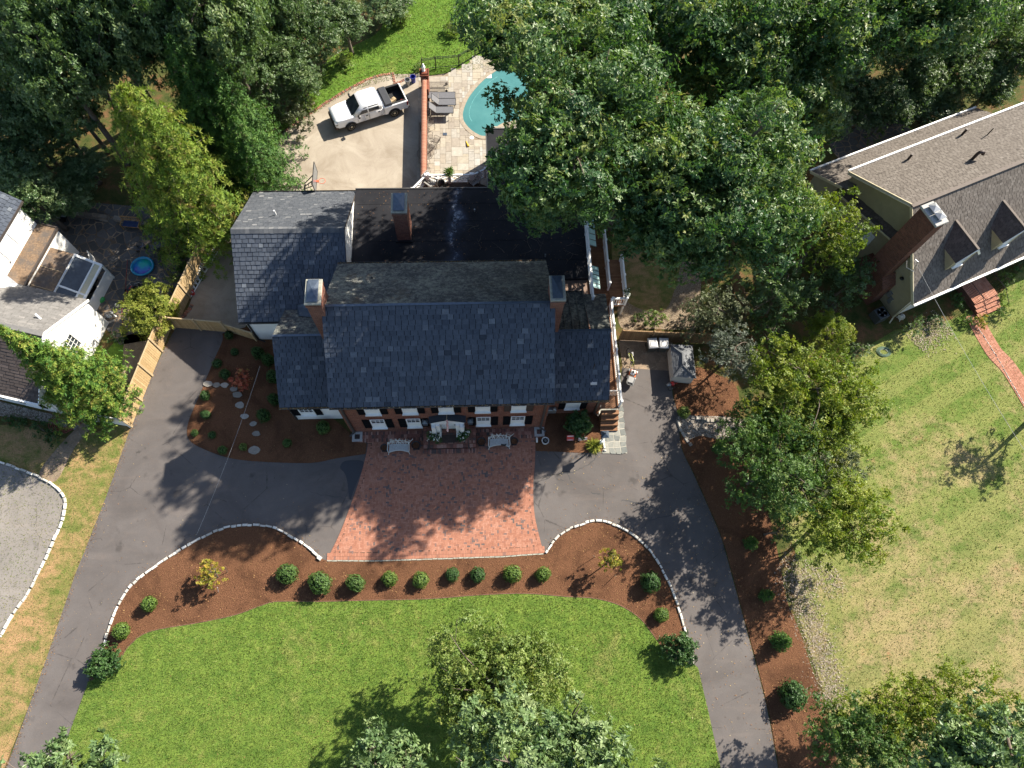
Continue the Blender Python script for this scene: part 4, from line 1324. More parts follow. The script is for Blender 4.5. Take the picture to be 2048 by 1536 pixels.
def chimney(x0, x1, y0, y1, zt, zb=0.0, mat='brick_chimney', wide=None):
    mb = MB(); mb.box((x0, y0, zb), (x1, y1, zt))
    if wide: mb.box((x0 + .02, y0 - wide, zb), (x1 - .02, y1 + wide, 5.2))
    mb.box((x0 - .04, y0 - .04, zt - .32), (x1 + .04, y1 + .04, zt - .16))
    c = mb.build('chimney', M_[mat], H)
    mb = MB(); mb.bbox((x0 - .06, y0 - .06, zt), (x1 + .06, y1 + .06, zt + .1), .02); mb.build('chimney_cap', M_['limestone'], c)
    a, b, d, e = x0 + .09, x1 - .13, y0 + .1, y1 - .02
    mb = MB(); mb.box((a, d, zt + .1), (b, e, zt + .17))
    mb.mesh([(a - .02, d - .02, zt + .17), (b + .02, d - .02, zt + .17), (b + .02, e + .02, zt + .17), (a - .02, e + .02, zt + .17), ((a + b) / 2, (d + e) / 2, zt + .25)], [(0, 1, 4), (1, 2, 4), (2, 3, 4), (3, 0, 4)])
    mb.build('flue_cover', M_['lead'], c)
    return c


chimney(-9.42, -8.62, 18.35, 19.82, 10.0, wide=.35)
chimney(4.12, 4.88, 18.55, 20.05, 9.6, wide=.4)
chimney(-5.33, -4.42, 26.55, 27.95, 6.6, 3.3)
mb = MB(); mb.box((-5.45, 26.42, 3.3), (-4.3, 28.05, 3.45)); mb.build('flashing', M_['flat_roof'], H)

# facade windows
UP = [((732, 824.5), (757.8, 823.6)), ((806.4, 822.2), (832.4, 821.6)), ((878.7, 819.8), (905.3, 819.6)), ((953, 818), (978, 817.5)), ((1025, 815.7), (1050.3, 815))]
LOW = [((747, 855), (772.4, 854.4)), ((817.5, 853.2), (841.8, 852)), ((954.8, 848.5), (979, 848)), ((1022.8, 846.8), (1046.6, 846))]
for i, (a, b) in enumerate(UP):
    A, B = at_y(*a, 14.1), at_y(*b, 14.1)
    window(H, frame_mat(Vector(((A.x + B.x) / 2, 14.155, 3.62)), (1, 0)), 0.9, 1.4, 3, 2, 0.55, shutters=0.42, smat=M_['shutter_brown'] if i == 4 else None)
for i, (a, b) in enumerate(LOW):
    A, B = at_y(*a, 14.1), at_y(*b, 14.1)
    window(H, frame_mat(Vector(((A.x + B.x) / 2, 14.155, 0.95)), (1, 0)), 0.9, 1.55, 3, 2, 0.5, shutters=0.46)
    mb = MB()
    for k in range(12):
        x = (A.x + B.x) / 2 - .6 + k * .1
        mb.box((x + .01, 14.135, 2.53), (x + .09, 14.158, 2.75))
    mb.build('lintel', M_['brick'], H)
window(H, frame_mat(Vector((at_y(620, 825, 15.1).x - 0.15, 15.105, 1.0)), (1, 0)), 0.95, 1.4, 3, 3, 0.3, shutters=0.42)
window(H, frame_mat(Vector((-11.6, 20.945, 1.0)), (1, 0)), 1.0, 1.45, 4, 3, 0.0, shutters=0.5)
window(H, frame_mat(Vector((at_y(1145, 812, 15.1).x, 15.105, 1.05)), (1, 0)), 0.95, 1.3, 3, 2, 0.8, shutters=0.42)
# downspouts
for x, y, z in ((-8.25, 14.09, 5.3), (3.95, 14.09, 5.3), (7.6, 15.05, 2.8)):
    mb = MB(); mb.box((x - .06, y - .07, 0.15), (x + .06, y + .05, z)); mb.bar((x, y, .16), (x - .3 if x < 0 else x + .35, y - .25, .06), .1, .08)
    mb.build('downspout', M_['downspout'], H)
mb = MB(); mb.box((-15.1, 20.86, .2), (-15.0, 20.94, 2.95)).bar((-15.05, 20.9, .2), (-14.6, 20.75, .1), .09, .08); mb.build('downspout', M_['black'], H)
mb = MB(); mb.bar((-12.0, 15.04, .2), (-12.0, 15.04, 2.75), .08); mb.build('downspout', M_['black'], H)
# utility box on the brick wing, wall lanterns, small vents
A = at_y(1108, 818, 15.0)
mb = MB(); mb.bbox((4.35, 14.85, 0.8), (4.95, 15.10, 1.35), .03).tube([(4.45, 14.95, .8), (4.45, 14.95, 0)], .03); mb.build('meter_box', M_['grey_metal'], H)
mb = MB(); mb.lathe([(.11, 0), (.11, .18), (.05, .26)], (4.8, 14.93, 1.35), 10); mb.build('meter', M_['grey_metal'], H)
# vents on the roofs
for p, h, mt in (((-13.1, 27.6, 5.0), .5, 'white'), ((4.6, 25.2, 3.3), .3, 'grey_metal'), ((-6.4, 21.8, 6.6), .25, 'black'), ((-.1, 28.9, 3.3), .25, 'grey_metal')):
    mb = MB(); mb.tube([p, (p[0], p[1], p[2] + h)], .05, 8); mb.build('vent_pipe', M_[mt], H)
mb = MB(); mb.box((6.95, 15.75, 3.52), (7.35, 15.95, 3.62)); mb.build('roof_vent', M_['offwhite'], H)
mb = MB(); mb.tube([(7.1, 16.6, 4.1), (7.1, 16.6, 4.9)], .03, 6); mb.build('vent_pipe', M_['downspout'], H)
# portico
xc = at_y(893, 840, 13.6).x
for sx in (-1, 1):
    mb = MB(); mb.mesh([(xc, 13.72, 3.25), (xc + sx * 1.12, 13.72, 2.72), (xc + sx * 1.12, 14.15, 2.72), (xc, 14.15, 3.25), (xc, 13.72, 3.33), (xc + sx * 1.16, 13.69, 2.80), (xc + sx * 1.16, 14.15, 2.80), (xc, 14.15, 3.33)],
                       [(0, 1, 2, 3), (4, 5, 6, 7), (0, 1, 5, 4), (1, 2, 6, 5)])
    mb.build('portico_roof', M_['slate_rear'], H)
mb = MB()
mb.mesh([(xc - 1.02, 13.76, 2.66), (xc + 1.02, 13.76, 2.66), (xc, 13.76, 3.18), (xc - 1.02, 13.9, 2.66), (xc + 1.02, 13.9, 2.66), (xc, 13.9, 3.18)], [(0, 1, 2), (3, 5, 4), (0, 3, 4, 1), (1, 4, 5, 2), (2, 5, 3, 0)])
mb.box((xc - 1.04, 13.74, 2.5), (xc + 1.04, 14.1, 2.655))
mb.build('pediment', M_['white'], H)
for sx in (-1, 1):
    for dx in (.62, .88):
        mb = MB(); mb.box((xc + sx * dx - .12, 13.62 - .12 * (dx > .7), .6), (xc + sx * dx + .12, 13.98, 2.5)).box((xc + sx * dx - .14, 13.46, .55), (xc + sx * dx + .14, 13.99, .7)); mb.build('pilaster', M_['white'], H)
    mb = MB(); mb.box((xc + sx * 1.0 - .02, 13.6, .6), (xc + sx * 1.0 + .02, 14.15, 2.5)); mb.build('side_panel', M_['white'], H)
mb = MB(); mb.box((xc - .5, 14.05, .55), (xc + .5, 14.15, 2.1))
for zz in (.75, 1.2, 1.65):
    for sx in (-.24, .24): mb.box((xc + sx - .18, 14.03, zz), (xc + sx + .18, 14.051, zz + .34))
d_ = mb.build('front_door', M_['white'], H)
mb = MB(); mb.lathe([(.03, -.02), (.04, .02), (.02, .04)], (xc + .4, 14.0, 1.45), 8); mb.build('door_knob', M_['grey_metal'], d_)
mb = MB(); mb.box((xc - .5, 14.1, 2.12), (xc + .5, 14.15, 2.46)); mb.build('transom', M_['glass'], H)
for sx in (-1, 1):
    X = xc + sx * 1.42
    mb = MB(); mb.box((X - .14, 13.85, 1.9), (X + .14, 14.12, 2.35)); mb.mesh([(X - .18, 13.82, 2.35), (X + .18, 13.82, 2.35), (X + .18, 14.14, 2.35), (X - .18, 14.14, 2.35), (X, 14.0, 2.55)], [(0, 1, 4), (1, 2, 4), (2, 3, 4), (3, 0, 4)])
    mb.build('wall_lantern', M_['lead'], H)
# stoop of brick with steps
mb = MB()
A0, A1 = P(848, 911).x, P(953, 911).x
mb.box((A0, 13.05, .04), (A1, 14.14, .50))
o = mb.build('stoop', M_['brick_dark'], H)
q = []
zs = []
V, F, Rn = [], [], []


def tread(x0, x1, y0, y1, z, along='y', mat=None, bw=.1, bl=.21):
    k0 = 0
    if along == 'y':
        n = int((x1 - x0) / bw)
        cells = [(x0 + i * (x1 - x0) / n, y0, x0 + (i + .9) * (x1 - x0) / n, y1 - .01) for i in range(n)]
    else:
        n = int((x1 - x0) / bl)
        cells = [(x0 + i * (x1 - x0) / n, y0, x0 + (i + .95) * (x1 - x0) / n, y1 - .01) for i in range(n)]
    for a, b, c, d in cells:
        k = len(V); t = random.uniform(0, .008)
        V.extend([(a, b, z + t), (c, b, z + t), (c, d, z + t), (a, d, z + t), (a, b, z - .14), (c, b, z - .14)])
        F.extend([(k, k + 1, k + 2, k + 3), (k + 4, k + 5, k + 1, k)])
        r = random.random(); Rn.extend([r, r])


for i, (yy, zz) in enumerate(((12.52, .19), (12.80, .35))):
    tread(A0, A1, yy, yy + .28, zz, 'y' if i % 2 == 0 else 'x')
for j in range(6):
    tread(A0, A1, 13.06 + j * .18, 13.06 + (j + 1) * .18, .515, 'x' if j else 'y')
V = np.array(V) - np.array(H.location)
fast_obj('brick_steps', V, np.array(F), M_['paver_old'], H, rnd=np.array(Rn))
mb = MB(); mb.box((A0 + .01, 12.53, .02), (A1 - .01, 12.8, .17)).box((A0 + .01, 12.8, .02), (A1 - .01, 13.05, .34)); mb.build('step_core', M_['brick_dark'], H)
mb = MB(); mb.box((xc - .55, 13.10, .53), (xc + .55, 13.62, .56)); tag(mb.build('door_mat', M_['shutter_brown']), 'dark brown doormat on the brick stoop at the white front door', 'doormat')
for sx in (-1, 1):
    X = xc + sx * 1.25
    mb = MB()
    mb.tube(smooth([(X - sx * .05, 13.5, 1.35), (X, 13.1, 1.3), (X + sx * .02, 12.75, 1.05), (X + sx * .1, 12.55, .95), (X + sx * .16, 12.5, .75)], 4), .025, 6)
    for yy, zt in ((13.45, 1.35), (13.1, 1.3), (12.7, 1.02)): mb.tube([(X, yy, .2), (X, yy, zt)], .018, 5)
    for k in range(6): mb.tube([(X, 12.75 + k * .12, .35), (X, 12.75 + k * .12, 1.05 + k * .05)], .01, 4)
    tag(mb.build('iron_railing', M_['black']), ('black iron stair rail on the west side of the brick front steps' if sx < 0 else 'black iron stair rail on the east side of the brick front steps'), 'railing')
# old brick strip along the foundation, both basins
V, F, Rn = [], [], []
for x0, x1 in ((-8.2, A0 - .05), (A1 + .05, 3.95)):
    for j, (a, b) in enumerate(((13.9, 14.13), (13.66, 13.9), (13.42, 13.66))): tread(x0, x1, a, b, .06 + .002 * j, 'y' if j != 1 else 'x')
so = fast_obj('brick_strip', np.array(V), np.array(F), M_['paver_old'], rnd=np.array(Rn)); tag(so, kind='structure')
for lab, px in (('square concrete drain basin at the left corner of the house front', (715, 874)), ('square concrete drain basin at the right corner of the house front', (1078.5, 864))):
    c = P(*px)
    t = thing('drain_basin', lab, 'drain', (c.x, c.y, 0))
    mb = MB()
    for a, b in (((-.33, -.33), (.33, -.17)), ((-.33, .17), (.33, .33)), ((-.33, -.17), (-.17, .17)), ((.17, -.17), (.33, .17))): mb.box((a[0], a[1], 0.0), (b[0], b[1], .1))
    mb.build('rim', M_['conc_grey'], t, True)
    mb = MB()
    mb.box((-.17, -.17, .02), (.17, .17, .05))
    for k in range(5): mb.box((-.15 + k * .068, -.165, .05), (-.12 + k * .068, .165, .085))
    mb.build('grate', M_['black'], t, True)


# ---------------------------------------------------------------- railings and decks
def rail_run(parent, pts, z0, h, style='balusters', mat='white', post=0.12, step=1.6, top=0.12, posts_to=None):
    """posts, top and bottom rails and infill along a line of points"""
    m = M_[mat]
    for a, b in zip(pts, pts[1:]):
        a, b = Vector((a[0], a[1], z0)), Vector((b[0], b[1], z0))
        L = (b - a).length
        n = max(1, round(L / step))
        rl = MB()
        rl.bar(a + Vector((0, 0, h)), b + Vector((0, 0, h)), top, .06).bar(a + Vector((0, 0, .12)), b + Vector((0, 0, .12)), .07, .06).bar(a + Vector((0, 0, h - .1)), b + Vector((0, 0, h - .1)), .05, .06)
        rl.build('rail', m, parent)
        ib = MB()
        for i in range(n):
            p, q = a.lerp(b, i / n), a.lerp(b, (i + 1) / n)
            l = (q - p).length
            if style == 'balusters':
                k = int(l / .14)
                for j in range(1, k): ib.bar(p.lerp(q, j / k) + Vector((0, 0, .12)), p.lerp(q, j / k) + Vector((0, 0, h - .1)), .04)
            else:
                f = lambda u, v: p.lerp(q, u) + Vector((0, 0, .12 + v * (h - .22)))
                for (u0, v0, u1, v1) in ((.05, 0, .95, 1), (.05, 1, .95, 0), (.05, .5, .5, 1), (.05, .5, .5, 0), (.95, .5, .5, 1), (.95, .5, .5, 0), (.06, 0, .06, 1), (.94, 0, .94, 1), (.3, 0, .75, .5), (.3, 1, .75, .5)):
                    ib.bar(f(u0, v0), f(u1, v1), .04, .035)
        ib.build('infill', m, parent)
        for i in range(n + 1):
            p = a.lerp(b, i / n)
            pb = MB()
            pb.box((p.x - post / 2, p.y - post / 2, z0 if posts_to is None else posts_to), (p.x + post / 2, p.y + post / 2, z0 + h + .08))
            pb.bbox((p.x - post / 2 - .025, p.y - post / 2 - .025, z0 + h + .08), (p.x + post / 2 + .025, p.y + post / 2 + .025, z0 + h + .15), .04)
            pb.build('post', m, parent)


RB = thing('roof_balustrade', 'white lattice balustrade along the edge of the black flat roof above the deck', 'railing', (7.5, 26, 3.3))
rail_run(RB, [(7.48, 21.6), (7.48, 30.4)], 3.3, 0.95, 'lattice', step=1.75)
DZ = 1.45
SD = thing('side_deck', 'long narrow brown timber deck with white railing along the east side of the house', 'deck', (8.3, 22, 0))
mb = MB(); mb.box((7.42, 15.75, DZ - .12), (9.1, 30.5, DZ)).box((9.11, 22.35, DZ - .12), (10.15, 26.0, DZ)).box((7.9, 14.9, DZ - .12), (9.1, 15.74, DZ - .01))
mb.build('deck_floor', M_['deck'], SD)
mb = MB()
for k in range(6): mb.box((7.9, 14.95 - .0 - k * .0, 0), (7.95, 15.0, .1))
mb = MB()
for k in range(4): mb.box((7.92, 14.88 - (k + 1) * .28, 0.03), (9.08, 14.88 - k * .28, DZ - .32 * (k + 1)))
mb.build('steps', M_['deck'], SD)
mb = MB()
for y in (16, 18, 20, 22, 24.5, 27, 30): mb.box((8.95, y, 0), (9.08, y + .13, DZ - .12))
for p in ((10.0, 22.4), (10.0, 25.8)): mb.box((p[0], p[1], 0), (p[0] + .13, p[1] + .13, DZ - .12))
mb.build('support_post', M_['white'], SD)
rail_run(SD, [(9.04, 15.0), (9.04, 22.3)], DZ, 0.98, step=1.9)
rail_run(SD, [(9.04, 23.6), (9.04, 30.4)], DZ, 0.98, step=1.9)
rail_run(SD, [(9.14, 22.4), (10.1, 22.4)], DZ, 0.98, step=1.9)
rail_run(SD, [(10.1, 22.5), (10.1, 25.9)], DZ, 0.98, step=1.9)
mb = MB(); mb.box((7.5, 15.1, DZ), (9.0, 15.16, DZ + .9)); 
mb2 = MB()
for k in range(10): mb2.bar((8.0 + k * .1, 15.78, DZ), (8.0 + k * .1, 15.78, DZ + .85), .035)
mb2.bar((7.9, 15.78, DZ + .88), (9.0, 15.78, DZ + .88), .06).build('gate', M_['offwhite'], SD)
g = N('awning', 0.5, 0.4); g.color(g.ramp(g.noise(4, 3), [(0.3, (0.20, 0.36, 0.34)), (0.7, (0.27, 0.44, 0.42))])); M_['teal'] = g.m
for k, (y0, y1) in enumerate(((22.9, 24.6), (26.2, 28.6))):
    t = thing('awning', ('pale teal ribbed awning over the deck, nearest the chimney' if k == 0 else 'pale teal ribbed awning over the deck, partly under the oak leaves'), 'awning', (7.6, (y0 + y1) / 2, 2.9))
    mb = MB(); mb.mesh([(7.58, y0, 3.2), (7.58, y1, 3.2), (8.25, y1, 2.85), (8.25, y0, 2.85), (7.58, y0, 3.16), (7.58, y1, 3.16), (8.25, y1, 2.81), (8.25, y0, 2.81)], [(0, 1, 2, 3), (7, 6, 5, 4), (2, 6, 7, 3), (0, 4, 5, 1), (0, 3, 7, 4), (1, 5, 6, 2)])
    mb.build('canopy', M_['teal'], t)
    mb = MB()
    for j in range(6): mb.bar((7.59, y0 + (y1 - y0) * j / 5, 3.215), (8.26, y0 + (y1 - y0) * j / 5, 2.865), .035, .02)
    mb.build('rib', M_['gutter'], t)
# back porch with lattice railing
BP = thing('back_porch', 'dark timber back porch with white lattice railing overlooking the pool terrace', 'porch', (-1.8, 31.8, 0))
BZ = 0.75
mb = MB(); mb.prism([(-4.75, 30.62), (0.83, 30.62), (.83, 32.9), (-.2, 33.3), (-3.7, 33.3), (-4.75, 32.2)], BZ - .2, BZ); mb.build('deck_floor', M_['deck_dark'], BP)
mb = MB(); mb.box((-4.5, 30.7, 0), (.7, 32.4, BZ - .2)); mb.build('skirt', M_['offwhite'], BP)
rail_run(BP, [(-4.7, 30.9), (-4.62, 31.9)], BZ, .95, 'lattice', step=3, post=.16)
rail_run(BP, [(-4.62, 31.95), (-3.65, 33.15)], BZ, .95, 'lattice', step=3, post=.16)
rail_run(BP, [(-3.5, 33.2), (-.3, 33.2)], BZ, .95, 'lattice', step=1.7, post=.2)
rail_run(BP, [(-.15, 33.2), (.75, 33.7)], BZ, .95, 'lattice', step=3, post=.16)

gl = []
for a, b, z in (((-8.83, 13.91, 5.36), (4.42, 13.91, 5.36), 0), ((-12.45, 14.89, 2.83), (-8.9, 14.89, 2.83), 0), ((4.46, 14.89, 2.87), (8.17, 14.89, 2.87), 0), ((4.42, 23.72, 5.3), (-8.83, 23.72, 5.3), 0)):
    a, b = np.array(a), np.array(b)
    gl.append(a + (b - a) * RNG.random((260, 1)) + RNG.normal(0, .025, (260, 3)) * [1, 1, .3])
litter('gutter_litter', 'dry leaves lying in the gutters of the brick house', np.concatenate(gl), .07, 0, .45, 1)
q = np.c_[RNG.uniform(-8.2, 7.4, 700), RNG.uniform(23.7, 30.6, 700), np.full(700, 3.3)]
litter('roof_litter', 'leaf crumbs scattered over the black flat roof', q, .06, 0, .1, .8)


# ---------------------------------------------------------------- lapped boards
def clap(name, m, poly, mat, parent, board=0.15, lap=0.016, local=False):
    """lapped weatherboards on a wall outline given in (s, z); m places s along x and -y outwards"""
    zs = [p[1] for p in poly]
    z = min(zs)
    mb = MB()

    def span(zz):
        xs = []
        for (a, b), (c, d) in zip(poly, poly[1:] + poly[:1]):
            if (b <= zz < d) or (d <= zz < b): xs.append(a + (c - a) * (zz - b) / (d - b))
        return (min(xs), max(xs)) if len(xs) >= 2 else None
    while z < max(zs) - 0.01:
        t = min(z + board, max(zs) - 1e-4)
        s0, s1 = span(z + 1e-4), span(t - 1e-4)
        if s0 and s1:
            p = [(s0[0], -lap, z), (s0[1], -lap, z), (s1[1], -0.002, t), (s1[0], -0.002, t)]
            mb.mesh([m @ Vector(q) for q in p] + [m @ Vector((s0[0], 0, z)), m @ Vector((s0[1], 0, z))], [(0, 1, 2, 3), (4, 5, 1, 0)])
        z += board
    return mb.build(name, mat, parent, local, rec=False)


# ---------------------------------------------------------------- tan neighbour house (east)
_A, _B = P(1825, 609, 2.9), P(2048, 512, 2.9)
ang = math.atan2(_B.y - _A.y, _B.x - _A.x)
NH = thing('tan_house', 'tan weatherboard house with brown shingle roof, dormers and tall brick chimney at the right edge', 'house', (_A.x, _A.y, 0), ang)
LX = 17.5
mb = MB()
mb.mesh([(.45, .35, 0), (LX - .4, .35, 0), (LX - .4, 9.6, 0), (.45, 9.6, 0), (.45, .35, 2.85), (LX - .4, .35, 2.85), (LX - .4, 9.6, 4.95), (.45, 9.6, 4.95), (.45, 4.8, 7.55), (LX - .4, 4.8, 7.55)],
        [(0, 1, 5, 4), (2, 3, 7, 6), (3, 0, 4, 8, 7), (1, 2, 6, 9, 5)])
mb.box((-.2, 9.62, 0), (14.6, 11.7, 2.9))
mb.build('wall', M_['siding_tan'], NH, True)
mw = frame_mat(Vector((.445, 9.6, 0)), (0, -1))
clap('siding', mw, [(0, .3), (9.25, .3), (9.25, 2.85), (4.8, 7.5), (0, 4.95)], M_['siding_tan'], NH, 0.24, 0.035, True)
clap('siding', frame_mat(Vector((.45, .345, 0)), (1, 0)), [(0, .2), (LX - 1, .2), (LX - 1, 2.8), (0, 2.8)], M_['offwhite'], NH, 0.2, 0.02, True)
clap('siding', frame_mat(Vector((-.205, 11.7, 0)), (0, -1)), [(0, .2), (2.1, .2), (2.1, 4.0), (0, 2.9)], M_['siding_tan'], NH, 0.24, 0.035, True)
slates('shingle_roof', (0, -.02, 2.92), (LX, -.02, 2.92), (0, 4.8, 7.86), (LX, 4.8, 7.86), M_['shingle'], NH, 0.17, 0.30, 0.012, local=True)
slates('shingle_roof', (LX, 9.85, 5.18), (.15, 9.85, 5.18), (LX, 4.8, 7.86), (.15, 4.8, 7.86), M_['shingle'], NH, 0.15, 0.30, 0.010, local=True)
slates('shingle_roof', (14.7, 12.0, 3.0), (-.5, 12.0, 3.0), (14.7, 8.9, 4.75), (-.5, 8.9, 4.75), M_['shingle'], NH, 0.15, 0.30, 0.010, local=True)
mb = MB(); mb.bar((0, 4.8, 7.9), (LX, 4.8, 7.9), .24, .04); mb.build('ridge', plain('ridge_shingle', (.14, .12, .105), .9, .1), NH, True)
mb = MB()
mb.bar((.22, 4.8, 7.74), (.22, 9.8, 5.08), .42, .05).bar((.22, 0, 2.82), (.22, 4.8, 7.74), .42, .05).bar((-.36, 9.4, 4.36), (-.36, 12, 2.9), .3, .05)
mb.bar((.02, -.02, 2.84), (.02, 4.8, 7.78), .06, .2).bar((.17, 9.85, 5.1), (.17, 4.8, 7.78), .06, .2).bar((-.5, 12, 2.92), (-.5, 9.2, 4.5), .06, .2)
mb.build('rake_board', M_['trim_cream'], NH, True)
# pent strip between the upper and lower gable
slates('pent_roof', (-.1, 9.2, 3.55), (-.1, 4.2, 3.55 + 1.4), (.44, 9.2, 3.9), (.44, 4.2, 3.9 + 1.4), M_['shingle_brown'], NH, 0.17, 0.3, 0.012, local=True)
mb = MB(); mb.bar((-.1, 9.2, 3.47), (-.1, 4.2, 4.87), .06, .14); mb.build('pent_trim', M_['trim_cream'], NH, True)
for a, b in (((0, -.04, 2.92), (LX, -.04, 2.92)), ((LX, 9.87, 5.18), (.15, 9.87, 5.18)), ((14.7, 12.02, 3.0), (-.5, 12.02, 3.0))):
    a, b = Vector(a), Vector(b); d = (b - a).normalized(); nn = Vector((d.y, -d.x, 0))
    mb = MB(); mb.bar(a + nn * .07, b + nn * .07, .14, .1).bar(a + nn * .03, b + nn * .03, .02, .2)
    mb.build('gutter', M_['white'], NH, True)
mb = MB(); mb.bar((.3, .2, 2.8), (.3, .25, .3), .08).bar((.3, .25, .3), (-.1, .0, .1), .08); mb.build('downspout', M_['trim_cream'], NH, True)
window(NH, frame_mat(Vector((.44, 6.9, 1.35)), (0, -1)), .95, 1.5, 2, 3, 0.0, local=True)
window(NH, frame_mat(Vector((.44, 8.3, 1.0)), (0, -1)), .8, 1.3, 2, 3, 0.0, local=True)
mb = MB()
for k in range(9): mb.box((.40, 5.35, 2.2 + k * .12), (.44, 6.05, 2.29 + k * .12))
mb.build('louvre', M_['white'], NH, True)
for x in (2.6, 5.2, 9.5, 12.0): window(NH, frame_mat(Vector((x, .34, .9)), (1, 0)), .9, 1.4, 3, 2, 0.5, local=True)
# chimney
mb = MB(); mb.box((-.72, 2.55, 0), (.13, 4.05, 9.1)).box((-.70, 1.9, 0), (.43, 2.545, 2.2)).box((-.70, 4.055, 0), (.43, 4.7, 2.2))
mb.mesh([(-.7, 1.9, 2.2), (.43, 1.9, 2.2), (.43, 2.545, 2.2), (-.7, 2.545, 2.2), (-.7, 2.545, 2.9), (.43, 2.545, 2.9)], [(0, 1, 5, 4), (0, 4, 3), (1, 2, 5)])
ch = mb.build('chimney', M_['brick_dark'], NH, True)
mb = MB(); mb.bbox((-.78, 2.49, 9.1), (.19, 4.11, 9.25), .03); mb.build('chimney_cap', M_['conc_grey'], ch, True)
for y in (3.02, 3.62):
    mb = MB(); mb.box((-.42, y - .2, 9.25), (-.06, y + .2, 9.45)); mb.mesh([(-.52, y - .29, 9.45), (.04, y - .29, 9.45), (.04, y + .29, 9.45), (-.52, y + .29, 9.45), (-.24, y, 9.6)], [(0, 1, 4), (1, 2, 4), (2, 3, 4), (3, 0, 4), (3, 2, 1, 0)])
    mb.build('flue_cap', M_['grey_metal'], ch, True)
# dormers
rz_ = lambda n: 2.9 + n * 4.96 / 4.82
for k in range(4):
    u = 3.55 + 3.95 * k
    hw, zp, ze, nf = 0.98, 6.3, 5.2, 0.95
    nb_e, nb_p = (ze - 2.9) * 4.82 / 4.96, (zp - 2.9) * 4.82 / 4.96
    mb = MB()
    for s in (-1, 1):
        mb.mesh([(u + s * (hw - .1), nf + .08, rz_(nf + .08)), (u + s * (hw - .1), nf + .08, ze + .02), (u + s * (hw - .1), nb_e, ze + .02)], [(0, 1, 2)])
    mb.mesh([(u - hw + .1, nf + .08, rz_(nf)), (u + hw - .1, nf + .08, rz_(nf)), (u + hw - .1, nf + .08, ze), (u, nf + .08, zp - .1), (u - hw + .1, nf + .08, ze)], [(0, 1, 2, 3, 4)])
    dm = mb.build('dormer', M_['siding_tan'], NH, True)
    for s in (-1, 1):
        xx = u + s * (hw - .1)
        mm = frame_mat(Vector((xx + s * .004, nf + .08, 0)), (0, 1)) if s > 0 else frame_mat(Vector((xx - .004, nb_e, 0)), (0, -1))
        Lc = nb_e - nf - .08
        poly = [(0, rz_(nf + .08)), (Lc, ze), (0, ze)] if s > 0 else [(Lc, rz_(nf + .08)), (Lc, ze), (0, ze)]
        clap('dormer_siding', mm, poly, M_['siding_tan'], dm, .2, .02, True)
        a, b = ((u - hw, nf - .08, ze - .05), (u, nf - .08, zp + .05)), ((u - hw, nb_e, ze - .05), (u, nb_p, zp + .05))
        if s < 0: slates('dormer_roof', (u - hw, nb_e + .05, ze), (u - hw, nf - .08, ze), (u, nb_p + .05, zp + .03), (u, nf - .08, zp + .03), M_['shingle_brown'], dm, .17, .3, .012, local=True)  # left slope gets darker shingles, its shade put into the colour
        else: slates('dormer_roof', (u + hw, nf - .08, ze), (u + hw, nb_e + .05, ze), (u, nf - .08, zp + .03), (u, nb_p + .05, zp + .03), M_['shingle'], dm, .17, .3, .012, local=True)
    mb = MB(); mb.bar((u, nf - .08, zp + .05), (u, nb_p, zp + .05), .16, .05); mb.build('dormer_ridge', plain('ridge_shingle2', (.14, .12, .105), .9, .1), dm, True)
    mb = MB(); mb.bar((u - hw, nf - .09, ze - .04), (u, nf - .09, zp - .03), .05, .14).bar((u + hw, nf - .09, ze - .04), (u, nf - .09, zp - .03), .05, .14); mb.build('dormer_trim', M_['white'], dm, True)
    window(dm, frame_mat(Vector((u, nf + .075, 4.15)), (1, 0)), .75, 1.0, 2, 2, 0.5, local=True)
# vents on the rear slope
zr2 = lambda n: 5.18 + (9.85 - n) * 2.68 / 5.05
for (px, h, r) in (((1826, 307), .55, .09), ((1938, 254), .6, .09), ((1980, 264), .7, .04)):
    p = NH.matrix_world if False else None
    w = P(px[0], px[1], 6.3)
    lm = Matrix.Rotation(-ang, 4, 'Z') @ (w - Vector((_A.x, _A.y, 0)))
    mb = MB(); mb.tube([(lm.x, lm.y, zr2(lm.y) - .05), (lm.x, lm.y, zr2(lm.y) + h)], r, 8); mb.build('vent_pipe', M_['shutter_brown'], NH, True)
w = P(1945, 318, 6.9); lm = Matrix.Rotation(-ang, 4, 'Z') @ (w - Vector((_A.x, _A.y, 0)))
mb = MB(); mb.tube(smooth([(lm.x, lm.y, zr2(lm.y) - .1), (lm.x, lm.y, zr2(lm.y) + .55), (lm.x + .1, lm.y - .05, zr2(lm.y) + .75), (lm.x + .3, lm.y - .12, zr2(lm.y) + .7), (lm.x + .36, lm.y - .14, zr2(lm.y) + .5)], 4), .11, 8); mb.build('curved_vent', M_['shutter_brown'], NH, True)
mb = MB(); mb.tube([(-.05, 1.5, 4.2), (-.05, 1.9, 5.6), (-.1, 2.1, 5.6)], .025, 5).tube([(-.3, 2.4, 5.2), (-.75, 1.9, 5.3), (-.3, 1.5, 5.1)], .018, 5); mb.build('service_mast', M_['grey_metal'], NH, True)
mb = MB(); mb.lathe([(.12, 0), (.16, .05), (.1, .14)], (.30, 1.9, 3.1), 8); mb.build('floodlight', M_['black'], NH, True)
for k in range(3):
    mb = MB(); mb.box((.30, 1.2 + k * .34, .7 + (k % 2) * .3), (.43, 1.48 + k * .34, 1.2 + (k % 2) * .3)); mb.build('meter_box', M_['grey_metal'], NH, True)
